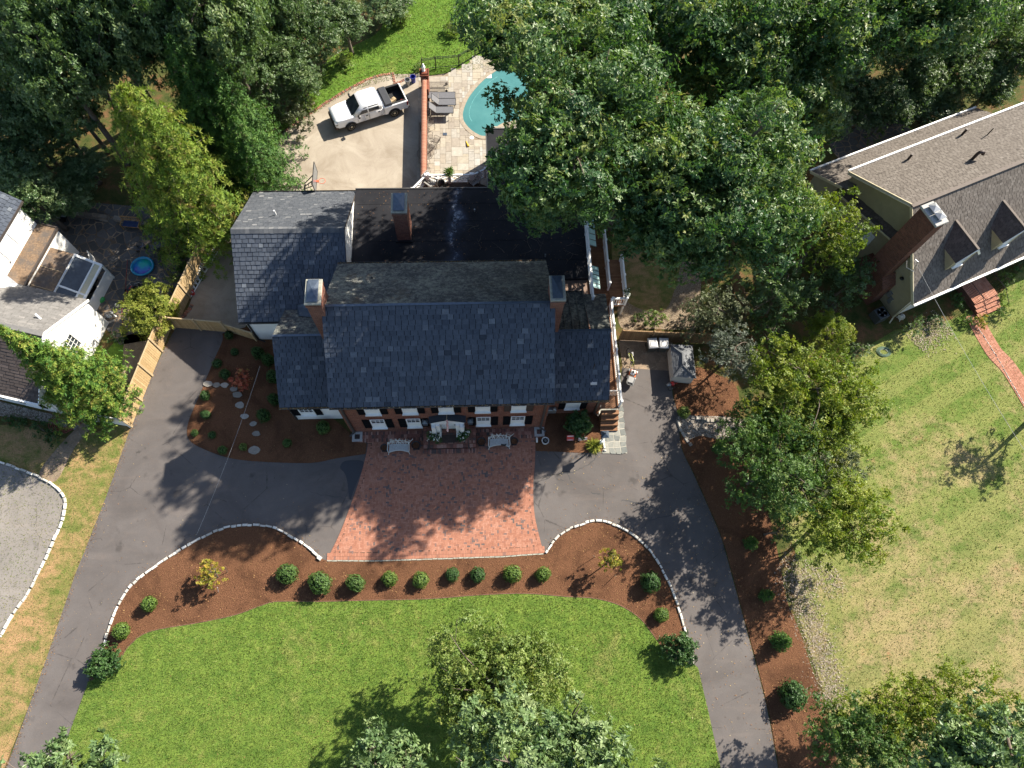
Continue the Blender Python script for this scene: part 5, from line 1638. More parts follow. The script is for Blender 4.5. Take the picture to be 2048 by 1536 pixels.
# front steps of the tan house
ST = thing('brick_steps', 'brick front steps with iron railings before the tan house', 'steps', (_A.x, _A.y, 0), ang)
V, F, Rn = [], [], []
for j in range(4): tread(6.15, 8.25, -1.35 + j * .42, -1.35 + (j + 1) * .42, .62, 'y' if j % 2 else 'x')
for i in range(3): tread(6.15, 8.25, -2.25 + i * .3, -1.95 + i * .3, .17 + .155 * i, 'y')
fast_obj('treads', np.array(V), np.array(F), M_['paver'], ST, rnd=.3 + .7 * np.array(Rn))
mb = MB(); mb.box((6.16, -1.34, 0), (8.24, .3, .6))
for i in range(3): mb.box((6.16, -2.24 + i * .3, 0), (8.24, -1.95 + i * .3, .15 + .155 * i))
mb.build('base', M_['brick_dark'], ST, True)
for x in (6.2, 8.2):
    mb = MB(); mb.tube([(x, .1, 1.5), (x, -1.3, 1.5), (x, -2.3, .95), (x, -2.3, 0)], .022, 5).tube([(x, -1.3, .6), (x, -1.3, 1.5)], .02, 5)
    for k in range(9): mb.tube([(x, .0 - k * .15, .6), (x, .0 - k * .15, 1.5)], .012, 4)
    mb.build('railing', M_['black'], ST, True)
# air conditioner
t = thing('air_conditioner', 'dark grey outdoor air conditioner at the corner of the tan house', 'air conditioner', P(1752, 636), ang)
mb = MB(); mb.bbox((-.42, -.42, .05), (.42, .42, .85), .03); mb.build('casing', plain('ac_grey', (.05, .055, .06), .45, .4), t, True)
mb = MB(); mb.lathe([(.36, .855), (.36, .87), (.33, .87), (.33, .855)], n=20); mb.lathe([(.10, .86), (.1, .9), (.04, .91)], n=12); mb.build('fan_ring', M_['black'], t, True)
mb = MB()
for k in range(4):
    a = k * math.pi / 2; d = Vector((math.cos(a), math.sin(a), 0)); n2 = Vector((-d.y, d.x, 0))
    mb.mesh([d * .08 + n2 * .05 + Vector((0, 0, .852)), d * .3 + n2 * .12 + Vector((0, 0, .865)), d * .3 - n2 * .1 + Vector((0, 0, .85)), d * .08 - n2 * .05 + Vector((0, 0, .852))], [(0, 1, 2, 3)])
mb.build('fan_blade', M_['grey_metal'], t, True)

# ---------------------------------------------------------------- white neighbour house (west)
_A2 = P(77, 808, 2.8)
_B2 = P(0, 790, 2.8)
ang2 = math.atan2(_A2.y - _B2.y, _A2.x - _B2.x)
WH = thing('white_house', 'white painted house with grey and brown shingle roofs and a glazed lean-to', 'house', (_A2.x, _A2.y, 0), ang2)
mb = MB(); gable_block(mb, -14, -.06, .25, 7.1, 2.75, 3.68, 5.15); mb.build('wall', M_['siding_white'], WH, True)
slates('shingle_roof', (-14, .0, 2.78), (0, 0, 2.78), (-14, 3.68, 5.28), (0, 3.68, 5.28), M_['shingle_brown'], WH, .2, .6, .018, local=True)
slates('shingle_roof', (0, 7.3, 3.0), (-14, 7.3, 3.0), (0, 3.68, 5.28), (-14, 3.68, 5.28), M_['shingle_grey'], WH, .15, .5, .008, local=True)
mb = MB(); mb.bar((-14, 3.68, 5.3), (0, 3.68, 5.3), .3, .03); mb.build('ridge', plain('ridge_grey', (.15, .145, .14), .9, .1), WH, True)
mb = MB(); mb.bar((-.02, 0, 2.7), (-.02, 3.68, 5.2), .05, .16).bar((-.02, 7.3, 2.92), (-.02, 3.68, 5.2), .05, .16).bar((-14, -.05, 2.76), (0, -.05, 2.76), .12, .12); mb.build('trim', M_['white'], WH, True)
fr = frame_mat(Vector((-.055, 4.3, 1.6)), (0, 1))
window(WH, fr, 1.0, 1.6, 3, 4, 0.0, local=True)
window(WH, frame_mat(Vector((-.055, 1.6, 1.2)), (0, 1)), .9, 1.4, 3, 3, 0.0, shutters=.4, local=True)
for x in (-1.6, -4.6, -7.6): window(WH, frame_mat(Vector((x, .245, .9)), (1, 0)), 1.0, 1.4, 3, 2, .3, shutters=.42, local=True)
mb = MB(); mb.box((-.02, .3, 0), (.35, .42, 2.4)).mesh([(-.02, .3, 2.4), (.35, .3, 2.4), (.35, .42, 2.4), (-.02, .42, 2.4), (-.02, .3, 2.75), (-.02, .42, 2.75)], [(0, 1, 4), (3, 5, 2), (1, 2, 5, 4)]); mb.build('wall_buttress', M_['siding_white'], WH, True)
w = P(84, 640, 4.4); lm = Matrix.Rotation(-ang2, 4, 'Z') @ (w - Vector((_A2.x, _A2.y, 0)))
mb = MB(); mb.tube([lm - Vector((0, 0, .3)), lm + Vector((0, 0, .15)), lm + Vector((-.3, .15, .35))], .07, 8); mb.build('vent_pipe', M_['white'], WH, True)
# taller wing, flat roof with leaf litter and glazed lean-to, laid out from their corners
a3, b3 = P(73, 448, 3.0), P(14, 550, 3.0)
d3 = (a3 - b3); d3.z = 0; d3.normalize(); n3 = Vector((d3.y, -d3.x, 0))     # n3 points outwards (right)
FM = Matrix.Translation((b3.x, b3.y, 0)) @ Matrix(((d3.x, -d3.y, 0, 0), (d3.y, d3.x, 0, 0), (0, 0, 1, 0), (0, 0, 0, 1)))   # x along wall, y to the left of it
L3 = (a3 - b3).length
ZT = 5.3
mb = MB(); mb.box((-3.5, 0.02, 0), (L3, 7, ZT), FM); mb.build('wall', M_['siding_white'], WH)
mcl = FM @ Matrix(((1, 0, 0, 0), (0, 1, 0, 0), (0, 0, 1, 0), (0, 0, 0, 1)))
clap('siding', mcl, [(-3.5, 3.0), (L3, 3.0), (L3, ZT), (-3.5, ZT)], M_['siding_white'], WH, .2, .02)
window(WH, FM @ Matrix.Translation((L3 * .38, .0, 3.45)), 1.3, 1.35, 4, 3, 0.0)
pts_ = [FM @ Vector(p) for p in ((-3.6, -.3, ZT), (L3 + .3, -.3, ZT), (-3.6, 3.6, ZT + 2.2), (L3 + .3, 3.6, ZT + 2.2))]
slates('slate_roof', pts_[0], pts_[1], pts_[2], pts_[3], M_['slate'], WH, .22, .3)
mb = MB(); mb.bar(pts_[0] + Vector((0, 0, -.05)), pts_[1] + Vector((0, 0, -.05)), .12, .14); mb.build('eave_board', M_['downspout'], WH)
g = N('leaf_roof', .9, .15)
c = g.ramp(g.noise(7, 6, .8), [(.3, (.06, .045, .035)), (.55, (.19, .13, .085)), (.75, (.32, .23, .15))])
c = g.mix(g.mapr(g.noise(.7, 5, .7), .42, .55), (.10, .085, .075), c)
g.color(c).bump(g.noise(20, 4, .8), .7, .04); M_['leaf_roof'] = g.m
mb = MB(); mb.box((-1.2, -1.42, 2.75), (L3 + .05, 0.0, 3.0), FM); mb.build('flat_roof', M_['leaf_roof'], WH)
mb = MB(); mb.bar(FM @ Vector((-1.2, -1.45, 2.98)), FM @ Vector((L3 + .1, -1.45, 2.98)), .12, .14).bar(FM @ Vector((L3 + .1, -1.45, 2.98)), FM @ Vector((L3 + .1, 0, 2.98)), .1, .14); mb.build('gutter', M_['downspout'], WH)
mb = MB(); mb.box((-1.2, -1.4, 0), (L3, -.05, 2.74), FM).box((-1.6, -2.75, 0), (L3 - 1.9, -1.42, 2.5), FM); mb.build('wall', M_['siding_white'], WH)
pr = [FM @ Vector(p) for p in ((-1.6, -1.5, 2.72), (L3 - 1.3, -1.5, 2.72), (L3 - 1.3, -3.0, 2.52), (-1.6, -3.0, 2.52))]
mb = MB(); mb.poly(pr).poly([p - Vector((0, 0, .1)) for p in pr[::-1]]); [mb.poly([pr[i], pr[(i + 1) % 4], pr[(i + 1) % 4] - Vector((0, 0, .1)), pr[i] - Vector((0, 0, .1))]) for i in range(4)]
mb.build('sheet_roof', M_['leaf_roof'], WH)
for u in (.33, .66):
    mb = MB(); mb.bar(pr[0].lerp(pr[1], u) + Vector((0, 0, .02)), pr[3].lerp(pr[2], u) + Vector((0, 0, .02)), .04, .03); mb.build('seam', M_['fence_rail'], WH)
# glazed lean-to
q = [FM @ Vector(p) for p in ((-1.6, -3.0, 2.4), (L3 - 1.3, -3.0, 2.4), (L3 - 1.3, -4.6, 1.7), (-1.6, -4.6, 1.7))]
ls = MB()
for i in range(4): ls.bar(q[i], q[(i + 1) % 4], .16, .1)
for u in (.45,): ls.bar(q[0].lerp(q[1], u), q[3].lerp(q[2], u), .12, .1)
ls.bar(q[0].lerp(q[3], .74), q[1].lerp(q[2], .74), .10, .08)
for p in q[2:]: ls.bar(p, Vector((p.x, p.y, 0)), .12)
lt = ls.build('conservatory_frame', M_['white'], WH)
mb = MB(); mb.poly([p.lerp(q[(i + 2) % 4], .02) - Vector((0, 0, .03)) for i, p in enumerate(q)]); mb.build('conservatory_glass', M_['glass'], lt)
mb = MB(); mb.poly([q[0].lerp(q[3], .78) + Vector((0, 0, .02)), q[1].lerp(q[2], .78) + Vector((0, 0, .02)), q[1].lerp(q[2], .97) + Vector((0, 0, .02)), q[0].lerp(q[3], .97) + Vector((0, 0, .02))]); mb.build('conservatory_panel', M_['trim_cream'], lt)
mb = MB(); mb.box((-1.6, -4.6, 0), (L3 - 1.3, -4.52, 1.0), FM); mb.build('conservatory_base', M_['siding_white'], lt)
# the bright white gable roof at the frame edge
p1, p2, p3, p4 = P(36, 568, 3.2), P(-2, 538, 4.2), P(-70, 560, 4.2), P(-20, 610, 3.2)
mb = MB(); mb.poly([p1, p2, p3, p4]).poly([p1, p4, Vector((p4.x, p4.y, 2.6)), Vector((p1.x, p1.y, 2.6))]); mb.poly([p1, p2, Vector((p2.x, p2.y, 2.6)), Vector((p1.x, p1.y, 2.6))])
mb.build('white_roof', M_['white'], WH)

# ---------------------------------------------------------------- fences and garden walls


def board_fence(name, label, a, b, h, mat, n_posts=4, z=0.0, cat='fence', step=0.0, proud=.06):
    a, b = Vector((a[0], a[1], 0)), Vector((b[0], b[1], 0))
    d = b - a; L = d.length
    t = thing(name, label, cat, a, math.atan2(d.y, d.x))
    for i in range(n_posts):
        x = L * i / (n_posts - 1)
        hh = h + proud
        mb = MB(); mb.bbox((x - .065, -.09, 0), (x + .065, .05, hh + .06), .03); mb.build('post', M_['fence_rail'] if mat == 'fence' else M_[mat], t, True)
    for i in range(n_posts - 1):
        x0, x1 = L * i / (n_posts - 1) + .07, L * (i + 1) / (n_posts - 1) - .07
        k = max(1, int((x1 - x0) / .14))
        mb = MB()
        dz = step * (i % 2)
        for j in range(k):
            xa = x0 + (x1 - x0) * j / k
            hj = h + dz + random.uniform(-.012, .012)
            mb.box((xa, -.025 + random.uniform(-.003, .003), .05), (xa + (x1 - x0) / k - .008, .0, hj))
        pn = mb.build('panel', M_[mat], t, True)
        mb = MB(); mb.box((x0 - .05, -.05, h + dz + .014), (x1 + .05, .03, h + dz + .05)); mb.box((x0, .001, .35), (x1, .04, .45)).box((x0, .001, h - .4), (x1, .04, h - .3)); mb.build('rail', M_['fence_rail'] if mat == 'fence' else M_[mat], pn, True)
    return t


f0, f1, f2, f3 = P(263, 853), P(343, 655), P(363, 634), P(434, 478)
board_fence('wooden_fence', 'light timber board fence between the drive and the white house, lower run', f0, f1, 1.95, 'fence', 5)
board_fence('wooden_fence', 'light timber board fence beside the concrete side yard, upper run', f1.lerp(f2, .9), f3, 1.95, 'fence', 5)
f4 = P(456, 664)
board_fence('wooden_fence', 'shaded timber gate fence across the head of the drive', P(350, 655), f4, 1.55, 'fence', 3, cat='fence')
board_fence('wooden_fence', 'lower timber fence panel between gate and white wing of the brick house', f4 + Vector((.08, 0, 0)), (-15.2, 20.9), 1.2, 'fence', 2)
board_fence('wooden_fence', 'weathered brown fence behind the two bins', P(1238, 680), P(1422, 688), 1.55, 'fence_old', 4)
board_fence('wooden_fence', 'short weathered fence piece under the big oak', P(1462, 560), P(1486, 640), 1.5, 'fence_old', 2)
a, b = P(197, 842), P(262, 853)
t = board_fence('white_gate', 'white painted board panel between white house and timber fence end', a, b, 1.5, 'siding_white', 2, cat='gate')
# trellis leaning along the fence, red bucket
p, q = P(376, 592), P(432, 497)
t = thing('trellis', 'white lattice trellis panel leaning on the timber fence in the side yard', 'trellis', p)
mb = MB()
dv = (q - p); dn = Vector((dv.y, -dv.x, 0)).normalized()
P0, P1 = p + dn * .25 + Vector((0, 0, .05)), q + dn * .25 + Vector((0, 0, .05))
Q0, Q1 = p - dn * .2 + Vector((0, 0, 1.0)), q - dn * .2 + Vector((0, 0, 1.0))
mb.bar(P0, P1, .08, .03).bar(Q0, Q1, .12, .03)
for k in range(13):
    mb.bar(P0.lerp(P1, k / 12), Q0.lerp(Q1, k / 12), .03, .02)
    if k < 12: mb.bar(P0.lerp(P1, k / 12), Q0.lerp(Q1, (k + 1) / 12), .025, .02).bar(P0.lerp(P1, (k + 1) / 12), Q0.lerp(Q1, k / 12), .025, .02)
mb.build('lattice', M_['white'], t)
g = N('red_plastic', .5, .4); g.color(g.ramp(g.noise(5), [(.3, (.45, .03, .025)), (.7, (.6, .05, .04))])); M_['red'] = g.m
mb = MB(); mb.lathe([(.13, 0), (.18, .32), (.16, .32), (.12, .04)], P(386, 588), 12); tag(mb.build('bucket', M_['red']), 'bright red bucket on the concrete at the trellis end', 'bucket')
# brick garden wall with rounded coping and corner pillar
GW = thing('garden_wall', 'brick garden wall with rounded brick coping between concrete yard and pool terrace', 'wall', (-3.83, 38, 0))
mb = MB(); mb.box((-4.0, 33.2, 0), (-3.66, 42.6, 1.38)); mb.build('wall', M_['brick'], GW)
V, F, Rn = [], [], []
ny = int((42.55 - 33.2) / .105)
for i in range(ny):
    y = 33.2 + i * .105
    arc = [(-4.03, 1.36), (-4.0, 1.44), (-3.93, 1.49), (-3.83, 1.51), (-3.73, 1.49), (-3.66, 1.44), (-3.63, 1.36)]
    t_ = random.uniform(-.006, .006)
    for (xa, za), (xb, zb) in zip(arc, arc[1:]):
        k = len(V); V += [(xa, y, za + t_), (xb, y, zb + t_), (xb, y + .096, zb + t_), (xa, y + .096, za + t_)]; F.append((k, k + 1, k + 2, k + 3))
        r = .25 + .7 * ((i * 7919) % 97) / 97; Rn.append(r)
mb = MB(); mb.box((-4.01, 33.2, 1.34), (-3.65, 42.55, 1.44)); mb.build('coping_bed', M_['sand'], GW)
fast_obj('coping', np.array(V) - np.array(GW.location), np.array(F), M_['paver'], GW, rnd=np.array(Rn))
mb = MB(); mb.box((-4.12, 42.6, 0), (-3.5, 43.2, 1.75)).box((-4.17, 42.55, 1.62), (-3.45, 43.25, 1.75)).box((-4.06, 42.66, 1.75), (-3.56, 43.14, 1.83)).box((-3.72, 41.6, 0), (-3.5, 42.6, 1.3)); mb.build('pillar', M_['brick'], GW)
t = thing('bird_statue', 'small white bird statue on the brick pillar by the iron fence', 'statue', (-3.85, 42.95, 1.83))
mb = MB(); mb.lathe([(.12, 0), (.12, .05), (.07, .1), (.12, .2), (.15, .33), (.11, .45), (.06, .52), (.075, .58), (.05, .66), (.01, .68)], n=12, sy=1.25).loft([[(-.05, .1, .2), (.05, .1, .2), (.04, .12, .45), (-.04, .12, .45)], [(-.03, .28, .12), (.03, .28, .12), (.02, .26, .2), (-.02, .26, .2)]]).mesh([(-.02, -.07, .58), (.02, -.07, .58), (0, -.16, .57), (0, -.07, .62)], [(0, 1, 2), (0, 2, 3), (1, 3, 2)])
mb.build('body', M_['white'], t, True, True)
# black iron fence
t = thing('iron_fence', 'black iron picket fence between rear lawn and pool terrace', 'fence', P(845, 141))
pts = [P(845, 141), P(872, 137), P(918, 133), P(950, 113), P(985, 92)]
for a, b in zip(pts, pts[1:]):
    mb = MB()
    for z in (.12, 1.02, 1.16): mb.bar(a + Vector((0, 0, z)), b + Vector((0, 0, z)), .035, .03)
    n = int((b - a).length / .12)
    for k in range(n): mb.bar(a.lerp(b, (k + .5) / n) + Vector((0, 0, .05)), a.lerp(b, (k + .5) / n) + Vector((0, 0, 1.16)), .018)
    mb.build('pickets', M_['black'], t)
for p in pts:
    mb = MB(); mb.bbox((p.x - .035, p.y - .035, 0), (p.x + .035, p.y + .035, 1.28), .02); mb.build('post', M_['black'], t)
# low stone walls round the neighbour patio
for i, (a, b, lab) in enumerate((((38, 414), (205, 438), 'low dry stone wall behind the grill on the dark patio'), ((232, 440), (300, 452), 'low dry stone wall behind the wooden bench'))):
    a, b = P(*a), P(*b)
    V, F, Rn = [], [], []
    mb = MB(); L = (b - a).length; x = 0; rn = []
    d = (b - a).normalized(); m = Matrix.Translation(a) @ Matrix(((d.x, -d.y, 0, 0), (d.y, d.x, 0, 0), (0, 0, 1, 0), (0, 0, 0, 1)))
    while x < L:
        w_ = random.uniform(.3, .7)
        for z in range(2): mb.bbox((x, -.16 + random.uniform(-.03, .03), z * .2), (x + w_ - .02, .16 + random.uniform(-.03, .03), z * .2 + .2), .03, m); rn += [random.random() * .6] * 10
        x += w_
    o = mb.build('stone_wall', M_['rock']); o.data.attributes.new('rnd', 'FLOAT', 'FACE').data.foreach_set('value', rn); tag(o, lab, 'wall')


# ---------------------------------------------------------------- pickup truck
def rr(hw, z0, z1, r=.08, n=3, x=0.0, top=None):
    """rounded rectangle section in y/z at x"""
    tw = top if top is not None else hw
    pts = []
    for (cy, cz, a0) in ((tw - r, z1 - r, 0), (-(tw - r), z1 - r, 90), (-(hw - r), z0 + r, 180), (hw - r, z0 + r, 270)):
        for k in range(n + 1):
            a = R_(a0 + 90 * k / n)
            pts.append(Vector((x, cy + r * math.cos(a), cz + r * math.sin(a))))
    return pts


_r, _f = P(790, 231), P(703, 259)
tang = math.atan2(_f.y - _r.y, _f.x - _r.x)
tn = Vector((math.sin(tang), -math.cos(tang), 0))          # to the truck's right
tl = Vector((-math.sin(tang), math.cos(tang), 0))
# the side seen in the picture is the left-hand (driver) side
tc = (_r + _f) / 2
side = tl if (tl.y < 0) else tn
tc = tc - side * 0.88
TR = thing('pickup_truck', 'white four door pickup truck parked on the concrete yard with a folded dark bed cover', 'truck', tc, tang)
g = N('white_car_paint', .22, .5); g.color(g.ramp(g.noise(2), [(.3, (.74, .75, .76)), (.7, (.80, .80, .80))])); g.b.inputs['Coat Weight'].default_value = .6; g.b.inputs['Coat Roughness'].default_value = .08; M_['carwhite'] = g.m
WBX = 1.78
b = MB()
# front body (hood and wings), lofted
secs = []
for x, hw, z0, z1, tw in ((.55, .98, .48, 1.22, .93), (1.35, .99, .48, 1.24, .93), (1.6, .99, .5, 1.23, .92), (2.2, .985, .5, 1.19, .9), (2.65, .96, .5, 1.13, .84), (2.86, .90, .55, 1.04, .74), (2.93, .82, .6, .95, .66)):
    secs.append(rr(hw, z0, z1, .12, 3, x, tw))
b.loft(secs)
secs = [rr(.98, .48, 1.22, .1, 3, x, .94) for x in (-1.02, -.2, .55)]
b.loft(secs)
b.build('body', M_['carwhite'], TR, True, True)
# bed: hollow box
b = MB()
for s in (-1, 1):
    b.bbox((-2.92, min(s * .98, s * .84), .5), (-1.05, max(s * .98, s * .84), 1.24), .05)
b.bbox((-2.97, -.95, .55), (-2.87, .95, 1.22), .03).box((-1.12, -.9, .5), (-1.03, .9, 1.24))
b.build('bed', M_['carwhite'], TR, True)
mb = MB(); mb.box((-2.88, -.84, .68), (-1.1, .84, .74))
for k in range(8): mb.box((-2.86, -.75 + k * .2, .74), (-1.12, -.65 + k * .2, .755))
for s in (-1, 1): mb.box((-2.86, s * .835 - .01, .74), (-1.12, s * .835 + .01, 1.2)).box((-2.86, s * .84 - .1, 1.242), (-1.1, s * .84 + .06, 1.262))
mb.box((-2.9, -.82, 1.222), (-2.84, .82, 1.24)).box((-2.865, -.83, .74), (-2.845, .83, 1.2)); mb.build('bed_liner', M_['rubber'], TR, True)
mb = MB(); mb.bbox((-1.75, -.93, 1.265), (-1.16, .93, 1.36), .02).bbox((-1.72, -.9, 1.362), (-1.2, .9, 1.42), .02); mb.build('bed_cover', plain('bed_cover', (.035, .036, .04), .55, .35), TR, True)
# cab
b = MB()
base = lambda z, xa, xb, hw, r: [Vector((x, y, z)) for x, y in ((xb - r, hw), (xb, hw - r), (xb, -hw + r), (xb - r, -hw), (xa + r, -hw), (xa, -hw + r), (xa, hw - r), (xa + r, hw))]
b.loft([base(1.2, -1.0, 1.42, .93, .12), base(1.62, -.97, .95, .84, .14), base(1.86, -.88, .62, .74, .16), base(1.93, -.72, .45, .62, .2)])
b.build('cab', M_['carwhite'], TR, True, True)
# glass set just proud of the cab
mb = MB()
mb.mesh([(1.41, .80, 1.235), (1.41, -.80, 1.235), (.70, -.64, 1.83), (.70, .64, 1.83)], [(0, 1, 2, 3)])
mb.v = [v + Vector((.045, 0, .035)) for v in mb.v]
mb.build('windscreen', M_['glass'], TR, True)
mb = MB(); mb.mesh([(-.995, .74, 1.30), (-.995, -.74, 1.30), (-.935, -.66, 1.74), (-.935, .66, 1.74)], [(0, 1, 2, 3)]); mb.v = [v + Vector((-.012, 0, 0)) for v in mb.v]; mb.build('rear_window', M_['glass'], TR, True)
ys = lambda z: .93 - (z - 1.2) * (.09 / .42) if z < 1.62 else .84 - (z - 1.62) * (.10 / .24)
for s in (-1, 1):
    for q in (((.96, 1.27), (.26, 1.27), (.26, 1.72), (.50, 1.72)), ((.16, 1.27), (-.68, 1.27), (-.66, 1.72), (.16, 1.72))):
        mb = MB(); mb.mesh([(x, s * (ys(z) + .012), z) for x, z in q], [(0, 1, 2, 3)]); mb.build('side_window', M_['glass'], TR, True)
    for x0, x1 in ((.22, 1.12), (-.78, .2)):
        mb = MB()
        for a, c in (((x0, .56), (x0, 1.2)), ((x1, .56), (x1, 1.2)), ((x0, .56), (x1, .56))): mb.bar((a[0], s * .981, a[1]), (c[0], s * .981, c[1]), .012, .012)
        dr = mb.build('door_seam', M_['gutter'], TR, True)
        mb = MB(); mb.box((x0 + .08, s * .99 - .02, 1.02), (x0 + .26, s * .99 + .02, 1.07)); mb.build('door_handle', M_['black'], dr, True)
    mb = MB(); mb.loft([rr(.13, 1.22, 1.42, .05, 2, .98), rr(.15, 1.2, 1.44, .06, 2, 1.06), rr(.10, 1.25, 1.4, .05, 2, 1.12)]); mb.v = [v + Vector((0, s * 1.14, 0)) for v in mb.v]; mb.bar((1.02, s * .93, 1.26), (1.04, s * 1.1, 1.3), .05); mb.build('wing_mirror', M_['black'], TR, True)
    for x in (WBX, -WBX):
        # dark arch, tyre and rim
        mb = MB()
        arc = [Vector((x + .5 * math.cos(a), s * .992, .40 + .5 * math.sin(a))) for a in [math.pi * k / 10 for k in range(11)]]
        mb.poly(arc); mb.build('wheel_arch', M_['rubber'], TR, True)
        rot = Matrix.Translation((x, s * .90, .40)) @ Matrix.Rotation(R_(90), 4, 'X')
        if x > 0: rot = Matrix.Translation((x, s * .90, .40)) @ Matrix.Rotation(R_(14), 4, 'Z') @ Matrix.Rotation(R_(90), 4, 'X')
        mb = MB(); mb.lathe([(.24, -.13), (.36, -.135), (.40, -.09), (.405, 0), (.40, .09), (.36, .135), (.24, .13)], n=24, m=rot); wh = mb.build('wheel', M_['rubber'], TR, True, True)
        mb = MB(); mb.lathe([(.25, -.12), (.245, -.14), (.20, -.10), (.10, -.125), (.06, -.15), (.02, -.15)], n=20, m=rot); mb.lathe([(.25, .12), (.245, .14), (.20, .10), (.10, .125), (.06, .15), (.02, .15)], n=20, m=rot); mb.build('rim', M_['trim_cream'], wh, True, True)
        mb = MB()
        for k in range(6):
            a = k * math.pi / 3; c = Vector((.16 * math.cos(a), .16 * math.sin(a), 0))
            for z in (-.121, .121): mb.lathe([(.035, z - .003), (.035, z + .003)], c, 8, m=rot)
        mb.build('rim_hole', M_['black'], wh, True)
    mb = MB(); mb.box((2.72, min(s * .62, s * .9), .82), (2.90, max(s * .62, s * .9), 1.0)); mb.build('headlight', M_['grey_metal'], TR, True)
    mb = MB(); mb.box((-2.985, min(s * .84, s * .985), .8), (-2.85, max(s * .84, s * .985), 1.15)); mb.build('tail_light', plain('tail_red', (.25, .02, .02), .3, .5), TR, True)
mb = MB(); mb.loft([rr(.93, .42, .68, .06, 2, 2.72), rr(.9, .42, .68, .06, 2, 2.95), rr(.78, .46, .66, .06, 2, 3.02)]); mb.build('front_bumper', M_['shutter_brown'], TR, True)
mb = MB(); mb.loft([rr(.95, .45, .64, .05, 2, -2.9), rr(.92, .45, .64, .05, 2, -3.08)]); mb.build('rear_bumper', M_['gutter'], TR, True)
mb = MB(); mb.box((2.9, -.55, .68), (2.955, .55, .98)); mb.bar((2.96, -.5, .83), (2.96, .5, .83), .03); mb.build('grille', M_['black'], TR, True)
mb = MB(); mb.box((1.38, -.7, 1.235), (1.5, .7, 1.25)); mb.build('wiper_cowl', M_['black'], TR, True)
for lab, loc, sz, mt in (('red fuel can lying in the truck bed', (-2.6, .55), (.3, .22, .3), 'red'), ('tan tool bag lying in the truck bed', (-2.0, .15), (.5, .28, .28), 'fence_rail')):
    w = Matrix.Translation(tc) @ Matrix.Rotation(tang, 4, 'Z') @ Vector((loc[0], loc[1], .757))
    mb = MB(); mb.bbox((-sz[0] / 2, -sz[1] / 2, 0), (sz[0] / 2, sz[1] / 2, sz[2] * .8), .04, Matrix.Translation(w) @ Matrix.Rotation(tang + .4, 4, 'Z')).tube([w + Vector((-.1, 0, sz[2] * .8)), w + Vector((-.06, 0, sz[2])), w + Vector((.06, 0, sz[2])), w + Vector((.1, 0, sz[2] * .8))], .02, 5)
    tag(mb.build('fuel_can' if mt == 'red' else 'tool_bag', M_[mt]), lab, 'can' if mt == 'red' else 'bag')

# ---------------------------------------------------------------- basketball hoop
c = P(633, 362, 3.05)
BH = thing('basketball_hoop', 'pole mounted basketball hoop with red rim seen edge on above the concrete yard', 'basketball hoop', (c.x - 1.1, c.y, 0))
mb = MB(); mb.tube([(c.x - 1.05, c.y, 0), (c.x - 1.05, c.y, 2.2), (c.x - .9, c.y, 2.6)], .06, 8); mb.bbox((c.x - 1.6, c.y - .4, 0), (c.x - .7, c.y + .4, .2), .06); mb.build('pole', M_['black'], BH)
mb = MB()
for sy in (-.28, .28):
    mb.bar((c.x - 1.0, c.y + sy * .4, 2.3), (c.x - .06, c.y + sy, 3.0), .05).bar((c.x - .95, c.y + sy * .4, 2.6), (c.x - .06, c.y + sy, 3.5), .05)
for k in range(4): mb.bar((c.x - .9 + k * .25, c.y - .15, 2.5 + k * .15), (c.x - .9 + k * .25, c.y + .15, 2.5 + k * .15), .04)
mb.build('bracket', M_['black'], BH)
g = N('backboard', .1, .5); g.color((.10, .11, .12)); M_['board'] = g.m
mb = MB(); mb.box((c.x - .05, c.y - .91, 2.9), (c.x - .02, c.y + .91, 3.97)); mb.build('backboard', M_['board'], BH)
mb = MB()
for a, b_ in (((-.91, 2.9), (.91, 2.9)), ((-.91, 3.97), (.91, 3.97)), ((-.91, 2.9), (-.91, 3.97)), ((.91, 2.9), (.91, 3.97))): mb.bar((c.x - .035, c.y + a[0], a[1]), (c.x - .035, c.y + b_[0], b_[1]), .05)
mb.build('backboard_frame', M_['black'], BH)
rc = Vector((c.x + .38, c.y, 3.05))
mb = MB(); mb.tube([rc + Vector((.23 * math.cos(a), .23 * math.sin(a), 0)) for a in [2 * math.pi * k / 20 for k in range(21)]], .018, 6).box((c.x - .02, c.y - .08, 2.98), (c.x + .16, c.y + .08, 3.06)); mb.build('rim', plain('rim_red', (.5, .09, .04), .5, .4), BH)
mb = MB()
for k in range(12):
    a = 2 * math.pi * k / 12
    mb.tube([rc + Vector((.22 * math.cos(a), .22 * math.sin(a), -.01)), rc + Vector((.16 * math.cos(a + .26), .16 * math.sin(a + .26), -.22)), rc + Vector((.13 * math.cos(a), .13 * math.sin(a), -.4))], .006, 3)
mb.build('net', M_['white'], BH)

# ---------------------------------------------------------------- pool terrace furniture
M_['sling'] = plain('grey_sling', (.105, .105, .112), .8, .2, 0, .1, 9)


